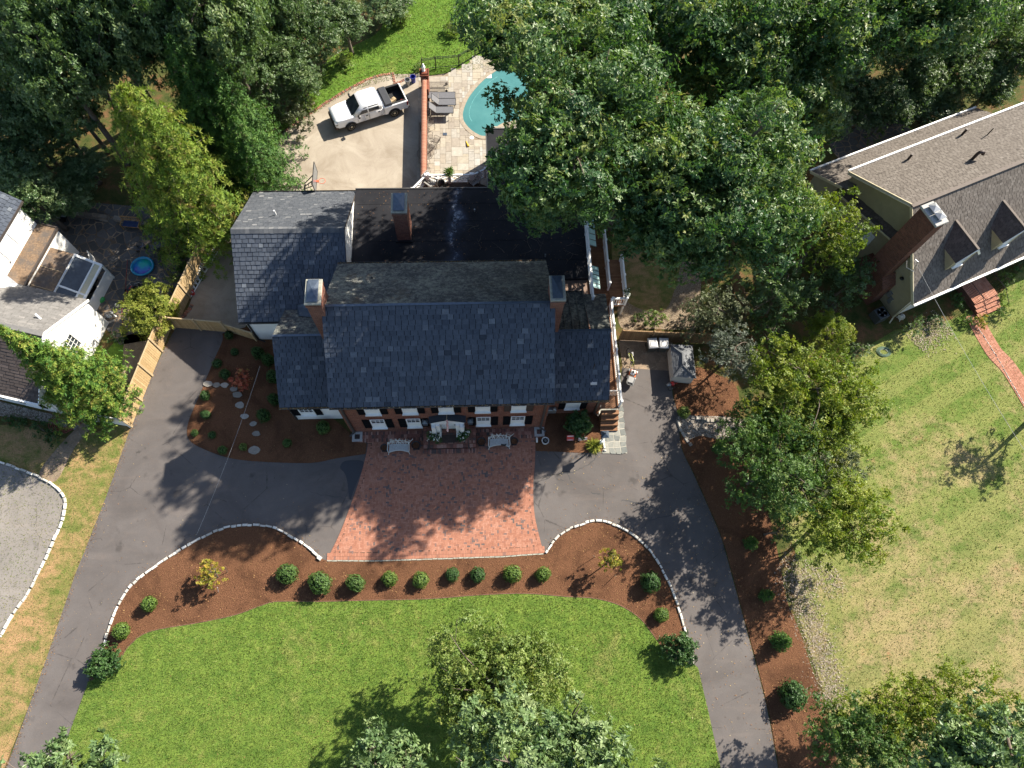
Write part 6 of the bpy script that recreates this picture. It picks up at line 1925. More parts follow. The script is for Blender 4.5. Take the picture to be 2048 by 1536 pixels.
def lounger(name, label, c, rz, back_deg, mat='sling'):
    t = thing(name, label, 'lounger', c, rz, 'sun loungers by the brick garden wall')
    mb = MB(); mb.box((-.35, -.3, .34), (.95, .3, .36)); mb.build('seat', M_[mat], t, True)
    mb = MB()
    for s in (-1, 1): mb.bar((-.37, s * .32, .34), (.98, s * .32, .34), .045)
    mb.bar((.98, -.32, .34), (.98, .32, .34), .045); mb.build('frame', M_['black'], t, True)
    m = Matrix.Translation((-.37, 0, .36)) @ Matrix.Rotation(R_(back_deg), 4, 'Y')
    mb = MB(); mb.box((-.75, -.3, -.01), (0, .3, .012), m); bk = mb.build('backrest', M_[mat], t, True)
    mb = MB()
    for s in (-1, 1): mb.bar(m @ Vector((-.77, s * .32, 0)), m @ Vector((0, s * .32, 0)), .04)
    mb.bar(m @ Vector((-.77, -.32, 0)), m @ Vector((-.77, .32, 0)), .04); mb.build('backrest_frame', M_['black'], bk, True)
    for x in (-.85 if back_deg < 10 else -.3, .88):
        for s in (-1, 1): mb = MB(); mb.bar((x, s * .31, 0), (x, s * .31, .34), .045); mb.build('leg', M_['black'], t, True)
    return t


lounger('sun_lounger', 'dark grey sun lounger lying flat, topmost of the three dark ones', P(886, 197, .3), 0, 2)
lounger('sun_lounger', 'dark grey sun lounger with raised back, middle of the three dark ones', P(887, 210, .3), 0, 48)
lounger('sun_lounger', 'dark grey sun lounger with raised back, lowest of the three nearest the mesh chairs', P(882, 226, .3), 0, 48)
M_['wire'] = plain('bronze_wire', (.09, .075, .06), .6, .4, .3, .1, 9)


def mesh_sheet(mb, a, b, c, d, n, m, r=.007):
    a, b, c, d = map(Vector, (a, b, c, d))
    for i in range(n + 1): mb.bar(a.lerp(b, i / n), d.lerp(c, i / n), r)
    for j in range(m + 1): mb.bar(a.lerp(d, j / m), b.lerp(c, j / m), r)


t = thing('wire_chaise', 'see-through wire mesh chaise with two wheels above the dark loungers', 'lounger', P(875, 177), 0)
mb = MB(); mesh_sheet(mb, (-.9, -.32, .34), (.85, -.32, .34), (.85, .32, .34), (-.9, .32, .34), 36, 14); mb.build('mesh', M_['wire'], t, True)
mb = MB()
for s in (-1, 1): mb.tube([(-.92, s * .34, .34), (.88, s * .34, .34)], .016, 6)
mb.tube([(.88, -.34, .34), (.88, .34, .34)], .016, 6).tube([(-.92, -.34, .34), (-.92, .34, .34)], .016, 6); mb.build('frame', M_['black'], t, True)
for x in (-.8,):
    for s in (-1, 1): mb = MB(); mb.tube([(x, s * .33, 0), (x, s * .33, .34)], .014, 5); mb.build('leg', M_['black'], t, True)
for s in (-1, 1):
    mb = MB(); mb.lathe([(.02, -.02), (.11, -.02), (.115, 0), (.11, .02), (.02, .02)], n=14, m=Matrix.Translation((.72, s * .36, .115)) @ Matrix.Rotation(R_(90), 4, 'X')); mb.build('wheel', M_['rubber'], t, True)
    mb = MB(); mb.tube([(.72, s * .34, .34), (.72, s * .34, .1)], .014, 5); mb.build('leg', M_['black'], t, True)


def wire_chair(label, c, rz):
    t = thing('wire_chair', label, 'chair', c, rz, 'bronze wire chairs beside the brick garden wall')
    mb = MB(); mesh_sheet(mb, (-.26, -.26, .42), (.26, -.26, .42), (.26, .26, .42), (-.26, .26, .42), 12, 12); mb.build('seat', M_['wire'], t, True)
    mb = MB(); mesh_sheet(mb, (-.26, -.26, .43), (-.26, .26, .43), (-.36, .24, .88), (-.36, -.24, .88), 12, 9); mb.build('backrest', M_['wire'], t, True)
    for s in (-1, 1):
        mb = MB(); mb.tube(smooth([(-.3, s * .28, .64), (0, s * .31, .66), (.24, s * .3, .62), (.27, s * .28, .43)], 4), .015, 5); mb.build('armrest', M_['wire'], t, True)
        for x in (-.24, .24): mb = MB(); mb.tube([(x, s * .25, .42), (x * 1.15, s * .28, 0)], .013, 5); mb.build('leg', M_['wire'], t, True)
    return t


wire_chair('bronze wire chair nearest the loungers', P(862, 254), .2)
wire_chair('bronze wire chair close to the wall, second from the loungers', P(852, 268), -.3)
wire_chair('bronze wire chair beside the floor grate', P(860, 282), .1)
wire_chair('bronze wire chair turned out from the wall, farthest onto the paving', P(872, 289), 2.6)
wire_chair('bronze wire chair next to the round wire table', P(866, 301), .0)
wire_chair('bronze wire chair tucked behind the porch corner post', P(852, 341), .3)
t = thing('wire_table', 'round bronze wire table half hidden by the brick garden wall', 'table', P(852, 319), 0)
mb = MB()
for k in range(-8, 9):
    y = k * .075; w_ = math.sqrt(max(0, .62 ** 2 - y * y))
    mb.bar((-w_, y, .72), (w_, y, .72), .008).bar((y, -w_, .722), (y, w_, .722), .008)
mb.tube([(.62 * math.cos(a), .62 * math.sin(a), .72) for a in [2 * math.pi * k / 24 for k in range(25)]], .014, 5); mb.build('table_top', M_['wire'], t, True)
for k in range(4): a = k * math.pi / 2 + .7; mb = MB(); mb.tube([(.4 * math.cos(a), .4 * math.sin(a), .71), (.5 * math.cos(a), .5 * math.sin(a), 0)], .014, 5); mb.build('leg', M_['wire'], t, True)
c = P(890, 269); t = thing('floor_grate', 'small square black floor grate in the pool terrace', 'grate', (c.x, c.y, .03))
mb = MB(); mb.box((-.16, -.13, 0), (.16, .13, .012))
for k in range(3): mb.box((-.15 + k * .1, -.12, .012), (-.07 + k * .1, .12, .03))
mb.build('bars', M_['lead'], t, True)
c = P(943.5, 276); mb = MB(); mb.lathe([(.17, .03), (.17, .05), (.13, .055), (.12, .045), (.02, .05)], (c.x, c.y, 0), 18); tag(mb.build('round_cover', M_['offwhite']), 'round white skimmer lid near the pool edge', 'lid')
c = P(978, 153); mb = MB(); mb.box((c.x - .2, c.y - .2, .03), (c.x + .2, c.y + .2, .042)); tag(mb.build('drain_cover', M_['offwhite']), 'square pale skimmer cover at the top of the pool', 'lid')
a, b = P(932, 283), P(937, 294)
g = N('yellow_plastic', .45, .4); g.color((.62, .38, .03)); M_['yellow'] = g.m
mb = MB(); mb.tube([a + Vector((0, 0, .05)), a.lerp(b, .4) + Vector((0, 0, .07)), b + Vector((0, 0, .08))], [.03, .05, .09], 8); tag(mb.build('water_toy', M_['yellow']), 'slim yellow plastic water toy lying on the pale flagstones', 'toy')
for lab, px, mt, nm in (('grey plastic bin beside the pickup tailgate', (816, 170), 'grey_metal', 'bin'), ('dark blue bin next to the brick pillar', (827, 164), None, 'bin')):
    c = P(*px)
    if mt is None: g = N('blue_plastic', .4, .4); g.color((.02, .03, .22)); M_['blue'] = g.m; mt = 'blue'
    t = thing('plastic_bin', lab, 'bin', c)
    mb = MB(); mb.lathe([(.16, 0), (.2, .55), (.23, .56), (.23, .6), (.2, .6), (.17, .06)], n=16); mb.build('tub', M_[mt], t, True)
    mb = MB(); mb.tube([(.22, 0, .58), (.26, 0, .5), (.22, 0, .45)], .015, 5); mb.build('handle', M_[mt], t, True)
# porch furniture


def slat_chair(label, c, rz):
    t = thing('slat_chair', label, 'chair', c, rz, 'grey slatted chairs on the back porch')
    mt = plain('grey_teak', (.24, .23, .215), .8, .2) if 'grey_teak' not in M_ else M_['grey_teak']; M_['grey_teak'] = mt
    mb = MB()
    for k in range(6): mb.box((-.3, -.3 + k * .102, .38 - 0), (.32, -.3 + k * .102 + .075, .405))
    mb.build('seat', mt, t, True)
    mb = MB()
    for k in range(7): mb.bar((-.28, -.28 + k * .093, .42), (-.55, -.3 + k * .1, 1.05), .06, .02)
    mb.bar((-.55, -.33, 1.06), (-.55, .33, 1.06), .05).bar((-.38, -.3, .68), (-.38, .3, .68), .05); mb.build('backrest', mt, t, True)
    for s in (-1, 1):
        mb = MB(); mb.bar((-.42, s * .36, .62), (.38, s * .36, .62), .1, .03); mb.build('armrest', mt, t, True)
        for x in (-.28, .3): mb = MB(); mb.bar((x, s * .33, 0), (x, s * .33, .6), .06); mb.build('leg', mt, t, True)


slat_chair('grey slatted armchair at the west end of the back porch', P(862, 372, .75), -.7)
slat_chair('grey slatted armchair at the east end of the back porch', P(948, 369, .75), math.pi + .7)
c = P(883.5, 376, .75); t = thing('kamado_grill', 'small round black grill on the dark porch boards', 'grill', c)
mb = MB(); mb.lathe([(.12, .12), (.2, .2), (.28, .4), (.28, .55)], n=18); mb.build('bowl', M_['black'], t, True, True)
mb = MB(); mb.lathe([(.285, .555), (.27, .7), (.18, .84), (.06, .88), (.06, .93), (.04, .94)], n=18); l_ = mb.build('lid', M_['black'], t, True, True)
mb = MB(); mb.tube([(-.12, -.29, .6), (0, -.33, .62), (.12, -.29, .6)], .018, 6); mb.build('handle', M_['grey_metal'], l_, True)
for k in range(3): a = k * 2.09; mb = MB(); mb.tube([(.1 * math.cos(a), .1 * math.sin(a), .2), (.26 * math.cos(a), .26 * math.sin(a), 0)], .02, 5); mb.build('leg', M_['black'], t, True)

# ---------------------------------------------------------------- shed yard


def wheelie(label, px):
    c = P(*px)
    t = thing('rubbish_bin', label, 'bin', c, random.uniform(-.05, .05))
    gm = M_.get('bin_grey') or plain('bin_grey', (.05, .05, .045), .6, .3); M_['bin_grey'] = gm
    lm = M_.get('bin_lid') or plain('bin_lid', (.40, .40, .40), .35, .5, 0, .25, 4); M_['bin_lid'] = lm
    mb = MB(); mb.loft([[(-.25, -.3, .1), (.25, -.3, .1), (.25, .22, .1), (-.25, .22, .1)], [(-.3, -.36, 1.0), (.3, -.36, 1.0), (.3, .36, 1.0), (-.3, .36, 1.0)]]); mb.build('body', gm, t, True)
    mb = MB(); mb.bbox((-.33, -.40, 1.0), (.33, .36, 1.12), .06)
    mb.bbox((-.2, -.3, 1.12), (.2, .05, 1.15), .02).bar((-.26, .12, 1.13), (.26, .12, 1.13), .05, .03); l = mb.build('lid', lm, t, True)
    mb = MB(); mb.tube([(-.28, .42, 1.05), (.28, .42, 1.05)], .02, 6).bar((-.28, .34, 1.05), (-.28, .43, 1.05), .03).bar((.28, .34, 1.05), (.28, .43, 1.05), .03); mb.build('handle', gm, t, True)
    for s in (-1, 1): mb = MB(); mb.lathe([(.03, -.03), (.12, -.03), (.12, .03), (.03, .03)], n=14, m=Matrix.Translation((s * .26, .28, .12)) @ Matrix.Rotation(R_(90), 4, 'Y')); mb.build('wheel', M_['rubber'], t, True)


wheelie('grey lidded rubbish bin in front of the weathered fence, the one nearer the brick house', (1299, 698))
wheelie('grey lidded rubbish bin in front of the weathered fence, the one nearer the shed', (1321, 698))
SH = thing('garden_shed', 'small beige plastic shed with grey hipped roof beside the asphalt drive', 'shed', P(1355, 735), .0)
s0, s1, s2, s3 = (P(*q, 1.2) for q in ((1347.6, 753), (1392, 757), (1385, 691), (1341, 689)))
r0, r1 = P(1366, 730, 1.62), P(1365, 707, 1.62)
cm = (s0 + s1 + s2 + s3) / 4
wl = [Vector((cm.x + (p.x - cm.x) * .93, cm.y + (p.y - cm.y) * .93, 0)) for p in (s0, s1, s2, s3)]
sb = plain('shed_beige', (.46, .43, .38), .7, .3, 0, .06, 3)
mb = MB(); mb.prism(wl, 0, 1.2); mb.build('wall', sb, SH)
mg = M_['slate_rear']
g = N('shed_roof', .7, .3); g.color(g.mix(1.0, g.ramp(g.attr(), [(0, (.075, .08, .088)), (1, (.125, .132, .142))]), g.ramp(g.noise(8, 4), [(.3, (.8, .8, .8)), (.7, (1.15, 1.15, 1.15))]), 'MULTIPLY')); M_['shedroof'] = g.m
for e in ((s0, s1, r0, r0 + Vector((.02, 0, 0))), (s1, s2, r0, r1), (s2, s3, r1 + Vector((.02, 0, 0)), r1), (s3, s0, r1, r0)): slates('roof', e[0], e[1], e[2], e[3], M_['shedroof'], SH, .16, .36, .015)
mb = MB()
for p, q in ((s0, r0), (s1, r0), (s2, r1), (s3, r1), (r0, r1)): mb.bar(p + Vector((0, 0, .03)), q + Vector((0, 0, .03)), .09, .03)
mb.build('hip_ridge', M_['shedroof'], SH).data.attributes.new('rnd', 'FLOAT', 'FACE')
# double door on the drive side
dd = (wl[0] - wl[3]); L = dd.length; dd.normalize()
fm = frame_mat(wl[3], (dd.x, dd.y))
for k, (x0, x1) in enumerate(((.12, L / 2 - .02), (L / 2 + .02, L - .12))):
    mb = MB(); mb.box((x0, -.03, .08), (x1, -.002, 1.1), fm)
    for z in (.16, .62): mb.box((x0 + .08, -.042, z), (x1 - .08, -.031, z + .4), fm)
    mb.build('door', sb, SH)
# toys / sprayer beside the shed
for lab, px, mt, nm in (('small grey watering can beside the shed', (1337, 771), 'grey_metal', 'watering_can'), ('small red petrol can beside the shed wall', (1344, 769), 'red', 'petrol_can'), ('dark push mower engine block standing below the shed', (1340, 778), 'gutter', 'hand_cart')):
    c = P(*px)
    mb = MB(); mb.lathe([(.13, 0), (.15, .05), (.15, .22), (.07, .3), (.05, .36)], c, 12).tube([c + Vector((.13, 0, .1)), c + Vector((.25, 0, .2)), c + Vector((.32, 0, .33))], .02, 6).tube([c + Vector((-.13, 0, .1)), c + Vector((-.22, 0, .22)), c + Vector((-.06, 0, .34))], .015, 5)
    tag(mb.build(nm, M_[mt]), lab, 'can' if nm != 'hand_cart' else 'cart')
# bicycle
BK = thing('bicycle', 'yellow green bicycle with black wheels leaning beside the white deck railing', 'bicycle', P(1257, 724), R_(-82))
tilt = Matrix.Rotation(R_(-10), 4, 'X')
lime = plain('lime_paint', (.32, .36, .03), .35, .5)
for x in (-.52, .52):
    mb = MB(); mb.tube([tilt @ Vector((x + .33 * math.cos(a), 0, .34 + .33 * math.sin(a))) for a in [2 * math.pi * k / 28 for k in range(29)]], .022, 6); w = mb.build('wheel', M_['rubber'], BK, True)
    mb = MB()
    for k in range(14): a = 2 * math.pi * k / 14; mb.bar(tilt @ Vector((x, 0, .34)), tilt @ Vector((x + .32 * math.cos(a), 0, .34 + .32 * math.sin(a))), .004)
    mb.build('spokes', M_['grey_metal'], w, True)
mb = MB()
T = lambda *p: tilt @ Vector(p)
for a, b in ((T(-.52, 0, .34), T(-.08, 0, .30)), (T(-.52, 0, .34), T(-.16, 0, .78)), (T(-.08, 0, .30), T(-.18, 0, .88)), (T(-.08, 0, .30), T(.36, 0, .78)), (T(-.15, 0, .76), T(.36, 0, .82)), (T(.36, 0, .86), T(.42, 0, .62)), (T(.42, .05, .62), T(.52, .05, .34)), (T(.42, -.05, .62), T(.52, -.05, .34))): mb.tube([a, b], .02, 6)
mb.build('frame', lime, BK, True)
mb = MB(); mb.tube([T(.36, -.33, .98), T(.38, -.1, .98), T(.38, .1, .98), T(.36, .33, .98)], .014, 6).tube([T(.36, 0, .84), T(.38, 0, .98)], .015, 6); mb.build('handlebar', M_['black'], BK, True)
mb = MB(); mb.loft([[T(-.32, -.07, .90), T(-.32, .07, .90), T(-.32, .07, .95), T(-.32, -.07, .95)], [T(-.02, -.02, .91), T(-.02, .02, .91), T(-.02, .02, .95), T(-.02, -.02, .95)]]); mb.build('saddle', M_['black'], BK, True)
mb = MB(); mb.lathe([(.09, -.012), (.09, .012)], n=14, m=tilt @ Matrix.Translation((-.08, .04, .30)) @ Matrix.Rotation(R_(90), 4, 'X')); mb.bar(T(-.08, .07, .3), T(.05, .09, .2), .02).bar(T(-.08, -.07, .3), T(-.21, -.09, .4), .02); mb.build('crank', M_['gutter'], BK, True)
# mower
MO = thing('lawn_mower', 'orange and white walk behind lawn mower with grey grass bag beside the bicycle', 'lawn mower', P(1262, 756), R_(68))
orange = plain('orange_paint', (.62, .13, .015), .35, .5)
mb = MB(); mb.loft([[(.10, -.25, .12), (.55, -.22, .12), (.55, .22, .12), (.10, .25, .12)], [(-.05, -.25, .30), (.5, -.18, .30), (.5, .18, .30), (-.05, .25, .30)]]); mb.build('deck', orange, MO, True)
mb = MB(); mb.bbox((.05, -.17, .3), (.42, .17, .5), .05).lathe([(.11, .5), (.11, .56), (.06, .58)], (.24, 0, 0), 14); mb.build('engine', M_['white'], MO, True)
mb = MB(); mb.lathe([(.09, .581), (.09, .6), (.05, .61)], (.24, 0, 0), 12).bbox((.08, -.19, .4), (.2, -.1, .56), .03); mb.build('air_filter', M_['black'], MO, True)
mb = MB(); mb.loft([[(-.62, -.24, .18), (-.1, -.24, .18), (-.1, .24, .18), (-.62, .24, .18)], [(-.66, -.26, .5), (-.08, -.26, .52), (-.08, .26, .52), (-.66, .26, .5)]]); bg = mb.build('grass_bag', M_['gutter'], MO, True)
mb = MB(); mb.bbox((-.6, -.2, .515), (-.15, .2, .56), .03); mb.build('bag_lid', plain('bag_grey', (.22, .22, .22), .6, .3), bg, True)
for s in (-1, 1):
    for x in (-.02, .48): mb = MB(); mb.lathe([(.03, -.025), (.1, -.025), (.1, .025), (.03, .025)], n=14, m=Matrix.Translation((x, s * .28, .1)) @ Matrix.Rotation(R_(90), 4, 'X')); mb.build('wheel', M_['white'], MO, True)
mb = MB(); mb.tube([(-.02, -.25, .3), (-.7, -.22, .85), (-.95, -.2, 1.0), (-.95, .2, 1.0), (-.7, .22, .85), (-.02, .25, .3)], .014, 6); mb.build('handle', M_['grey_metal'], MO, True)
# lamp post
hd = P(1210.5, 868, 2.25)
LP = thing('lamp_post', 'tall white lamp post with square dark topped lantern at the flagstone strip', 'lamp post', (hd.x, hd.y, 0))
mb = MB(); mb.box((-.08, -.08, 0), (.08, .08, .7)).tube([(0, 0, .7), (0, 0, 1.75)], .055, 10).lathe([(.055, 1.75), (.1, 1.78), (.06, 1.83)], n=10); mb.build('post', M_['white'], LP, True)
mb = MB()
for a in range(4):
    x, y = (.15 * (1 if a in (0, 3) else -1), .15 * (1 if a < 2 else -1)); mb.bar((x * .75, y * .75, 1.83), (x, y, 2.2), .025)
mb.box((-.13, -.13, 1.81), (.13, .13, 1.84)); mb.build('lantern_frame', M_['black'], LP, True)
mb = MB(); mb.loft([[(-.1, -.1, 1.84), (.1, -.1, 1.84), (.1, .1, 1.84), (-.1, .1, 1.84)], [(-.14, -.14, 2.19), (.14, -.14, 2.19), (.14, .14, 2.19), (-.14, .14, 2.19)]]); mb.build('lantern_glass', M_['glass'], LP, True)
mb = MB(); mb.loft([[(-.24, -.24, 2.2), (.24, -.24, 2.2), (.24, .24, 2.2), (-.24, .24, 2.2)], [(-.07, -.07, 2.38), (.07, -.07, 2.38), (.07, .07, 2.38), (-.07, .07, 2.38)]]).lathe([(.05, 2.38), (.06, 2.44), (.02, 2.5)], n=8); mb.build('lantern_roof', M_['lead'], LP, True)
# yard signs and the hose pot


def sign(label, px, w, h, mat, rz=0.0, z0=.35):
    c = P(*px)
    t = thing('yard_sign', label, 'sign', c, rz)
    m = Matrix.Translation((0, 0, z0)) @ Matrix.Rotation(R_(-38), 4, 'X')
    mb = MB(); mb.box((-w / 2, -.012, 0), (w / 2, .012, h), m); bd = mb.build('board', mat, t, True)
    mb = MB(); mb.box((-w / 2 + .03, -.016, h - .09), (w / 2 - .03, -.0125, h - .04), m).box((-w / 2 + .03, -.016, .03), (w / 2 - .03, -.0125, .07), m); mb.build('stripe', M_['white'], bd, True)
    for s in (-1, 1): mb = MB(); mb.bar((s * w * .35, 0, 0), (s * w * .35, .01, z0 + .1), .02); mb.build('stake', M_['black'], t, True)


sign('red yard sign with white edge stripes in the mulch below the green bush', (1139.5, 884), .48, .42, M_['red'])
sign('white and red low sign board in the mulch right of the red sign', (1165, 882), .62, .25, plain('sign_pale', (.42, .25, .22), .5, .4, 0, .4, 9), 0.04, .15)
c = P(1090, 884); t = thing('hose_pot', 'white hose box with coiled black hose beside the brick court', 'hose box', c)
mb = MB(); mb.lathe([(.19, 0), (.23, .3), (.25, .32), (.25, .36), (.21, .36), (.2, .1)], n=16, sx=1.0); mb.build('pot', M_['offwhite'], t, True)
mb = MB(); mb.tube([(.15 * math.cos(a * .6) * (1 - a * .01), .15 * math.sin(a * .6) * (1 - a * .01), .22 + a * .006) for a in range(30)], .022, 5); mb.build('hose', M_['rubber'], t, True)
c = P(1073.5, 881); mb = MB(); mb.bbox((c.x - .06, c.y - .15, 0), (c.x + .06, c.y + .15, .2), .03); tag(mb.build('marker_block', M_['offwhite']), 'narrow white block at the right edge of the brick court', 'block')
for k, (px, lab) in enumerate((((1174, 832), 'dark upper stone of the short arc of logs in the mulch'), ((1176, 842), 'tan middle stone of the short arc of logs in the mulch'), ((1174, 852), 'pale lower stone of the short arc of logs in the mulch'))):
    c = P(*px); mb = MB(); mb.bbox((-.07, -.16, 0), (.07, .16, .17), .03, Matrix.Translation(c) @ Matrix.Rotation([.4, -.1, -.2][k], 4, 'Z'))
    o = mb.build('border_stone', M_['rock']); o.data.attributes.new('rnd', 'FLOAT', 'FACE').data.foreach_set('value', [[.1, .4, .9][k]] * 10); tag(o, lab, 'stone')


# ---------------------------------------------------------------- front court furniture
def twig_bench(label, c, rz=0.0):
    t = thing('twig_bench', label, 'bench', c, rz, 'pale twig benches on the brick court')
    tw = M_.get('twig') or plain('twig_paint', (.50, .49, .45), .7, .3, 0, .12, 9); M_['twig'] = tw
    out = []
    n = 12
    front = [(-.62 + 1.24 * k / n, -.28 - .0 + .13 * math.sin(math.pi * k / n)) for k in range(n + 1)]
    back = [(-.60 + 1.2 * k / n, .22 + .05 * math.sin(math.pi * k / n)) for k in range(n + 1)]
    mb = MB(); mb.prism(front + back[::-1], .40, .46); mb.build('seat', plain('bench_seat', (.36, .37, .36), .7, .3, 0, .15, 9) if 'bench_seat' not in M_ else M_['bench_seat'], t, True)
    mb = MB()
    mb.tube([(x, y - .02, .43) for x, y in front], .028, 6); mb.build('seat_rim', tw, t, True)
    rr_ = random.Random(5)
    mb = MB()
    for i in range(9):
        x = -.6 + i * .15
        p = Vector((x, .25, .45)); pts = [p]
        dx = rr_.uniform(-.5, .5)
        for k in range(4): pts.append(pts[-1] + Vector((dx * .16 + rr_.uniform(-.05, .05), .035 + rr_.uniform(-.01, .02), .14)))
        mb.tube(pts, .026, 5, .016)
        mb.tube([pts[2], pts[2] + Vector((-dx * .25 + .04, .02, .12)), pts[2] + Vector((-dx * .4, .03, .22))], .02, 5, .012)
    mb.tube(smooth([(-.68, .28, .72), (-.35, .33, .8), (0, .36, .86), (.35, .33, .8), (.68, .28, .72)], 4), .024, 5)
    mb.tube(smooth([(-.65, .27, .58), (-.2, .3, .7), (.25, .3, .6), (.65, .27, .66)], 4), .02, 5); mb.build('backrest', tw, t, True)
    for s in (-1, 1):
        mb = MB(); mb.tube(smooth([(s * .67, .3, .74), (s * .68, .1, .66), (s * .69, -.2, .64), (s * .66, -.3, .5)], 4), .03, 6); mb.build('armrest', tw, t, True)
        mb = MB(); mb.tube([(s * .66, -.3, .64), (s * .64, -.28, .3), (s * .7, -.36, 0)], .032, 6, .022); mb.build('leg', tw, t, True)
        mb = MB(); mb.tube([(s * .66, .28, .7), (s * .63, .26, .3), (s * .68, .3, 0)], .032, 6, .022); mb.build('leg', tw, t, True)


twig_bench('pale twig bench left of the brick front steps', P(799, 899))
twig_bench('pale twig bench right of the brick front steps, a dark thing on its seat', P(998, 888.5))
c = P(1007, 890, .46); mb = MB(); mb.bbox((-.16, -.05, 0), (.16, .05, .05), .015, Matrix.Translation(c) @ Matrix.Rotation(-.15, 4, 'Z')).tube([c + Vector((.1, .03, .03)), c + Vector((.2, .06, .04))], .02, 5); tag(mb.build('folded_umbrella', M_['black']), 'small dark folded thing lying on the right twig bench', 'umbrella')
for lab, px, r in (('black planter pot left of the left twig bench', (770, 899), .23), ('black planter pot on a square base right of the left bench', (833, 894), .27), ('black planter pot between steps and right bench', (963, 887), .27), ('black planter pot right of the right bench', (1028, 886), .24)):
    c = P(*px); t = thing('planter', lab, 'planter', c)
    mb = MB(); mb.lathe([(r * .6, .06), (r * .75, .2), (r, .42), (r * 1.08, .44), (r * 1.08, .48), (r * .92, .48), (r * .85, .38)], n=20); mb.build('pot', M_['black'], t, True, True)
    mb = MB(); mb.box((-r * .75, -r * .75, 0), (r * .75, r * .75, .06)); mb.build('base', M_['black'], t, True)
    mb = MB(); mb.lathe([(r * .86, .385), (r * .5, .40), (.02, .405)], n=16); mb.build('soil', M_['mulch'], t, True)
# flag hung from a pole above the porch
FG = thing('flag', 'small folded striped flag hanging from a slanted pole over the front door', 'flag', (xc, 14.1, 3.4))
pa, pb = Vector((xc, 14.12, 3.5)), Vector((xc + .02, 12.95, 3.95))
mb = MB(); mb.tube([pa, pb], .016, 6).lathe([(.02, 0), (.035, .03), (.01, .06)], pb, 8); mb.build('pole', M_['fence_rail'], FG)
g = N('flag_cloth', .8, .2)
w_ = g.n('ShaderNodeTexWave', wave_type='BANDS', bands_direction='Z'); w_.inputs['Scale'].default_value = 2.6; w_.inputs['Distortion'].default_value = 1.5; g.l(g.co(), w_.inputs['Vector'])
g.color(g.ramp(w_.outputs['Fac'], [(.45, (.55, .04, .05)), (.5, (.75, .73, .72))], 'CONSTANT'))
mb = MB()
V0 = []
for j in range(9):
    z = 3.85 - j * .16
    V0.append([Vector((xc + .02 + .07 * math.sin(k * 2.2 + j * .35), 13.25 + k * .055 - j * .008, z)) for k in range(7)])
for j in range(8):
    for k in range(6): mb.poly([V0[j][k], V0[j][k + 1], V0[j + 1][k + 1], V0[j + 1][k]])
mb.build('cloth', g.m, FG)

# ---------------------------------------------------------------- neighbour patio
t = thing('gas_grill', 'steel gas grill with open cart on the dark neighbour patio', 'grill', P(124, 440), -.12)
mb = MB(); mb.box((-.38, -.25, .1), (.38, .25, .8)); mb.build('cart', M_['black'], t, True)
mb = MB(); mb.loft([[(-.36, -.25, .8), (.36, -.25, .8), (.36, .28, .8), (-.36, .28, .8)], [(-.36, -.18, 1.0), (.36, -.18, 1.0), (.36, .28, 1.12), (-.36, .28, 1.12)]]).tube([(-.28, -.27, .93), (.28, -.27, .93)], .016, 6); mb.build('lid', plain('grill_steel', (.40, .36, .28), .4, .5, .4), t, True)
mb = MB(); mb.box((-.36, -.30, .68), (.36, -.26, .8)); [mb.lathe([(.03, 0), (.03, .03)], n=8, m=Matrix.Translation((-.22 + k * .15, -.3, .74)) @ Matrix.Rotation(R_(90), 4, 'X')) for k in range(4)]; mb.build('control_panel', M_['grey_metal'], t, True)
for s in (-1, 1): mb = MB(); mb.box((min(s * .4, s * .75), -.22, .78), (max(s * .4, s * .75), .22, .81)); mb.build('side_shelf', plain('shelf_blue', (.22, .25, .30), .4, .5), t, True)
t = thing('wooden_bench', 'wooden bench with dark blue seat cushion on the neighbour patio', 'bench', P(268, 455), -.12)
tk = plain('bench_wood', (.33, .19, .08), .7, .3)
mb = MB(); mb.box((-.62, -.25, .38), (.62, .25, .42)); mb.build('seat', tk, t, True)
mb = MB(); mb.bbox((-.58, -.24, .422), (.58, .22, .50), .03); mb.build('cushion', plain('navy_cloth', (.03, .045, .10), .9, .1), t, True)
mb = MB(); mb.bar((-.64, .26, .95), (.64, .26, .95), .05, .07).bar((-.64, .25, .6), (.64, .25, .6), .04, .05)
for k in range(3): mb.tube([(-.38 + k * .38 + .13 * math.cos(a), .255, .77 + .13 * math.sin(a)) for a in [2 * math.pi * j / 14 for j in range(15)]], .02, 5)
mb.build('backrest', tk, t, True)
for s in (-1, 1):
    mb = MB(); mb.bar((s * .65, -.28, .62), (s * .65, .28, .64), .06, .04); mb.build('armrest', tk, t, True)
    for y in (-.26, .25): mb = MB(); mb.bar((s * .65, y, 0), (s * .65, y, .95 if y > 0 else .62), .06); mb.build('leg', tk, t, True)
t = lounger('patio_lounger', 'grey lounger on the neighbour patio under the conifer branches', P(336, 490, .02), .38, 3)
del t['group']
c = P(286, 534)
t = thing('paddling_pool', 'round blue and green inflatable paddling pool on the dark patio', 'paddling pool', c)
g = N('pool_vinyl', .25, .5)
g.color(g.ramp(g.noise(.9, 2, .4, vec=g.mapped(loc=(.3, .7, 0))), [(.34, (.10, .06, .38)), (.46, (.02, .16, .42)), (.56, (.01, .32, .30)), (.68, (.02, .38, .16))]))
mb = MB(); mb.lathe([(.62, .0), (.75, .03), (.8, .11), (.75, .19), (.68, .2), (.63, .13), (.6, .07)], n=32, sx=1.05); mb.build('ring', plain('pool_blue', (.02, .22, .36), .25, .5), t, True, True)
mb = MB(); mb.lathe([(.63, .05), (.63, .09), (.3, .075), (.05, .09)], n=32, sx=1.05); mb.build('liner', g.m, t, True, True)


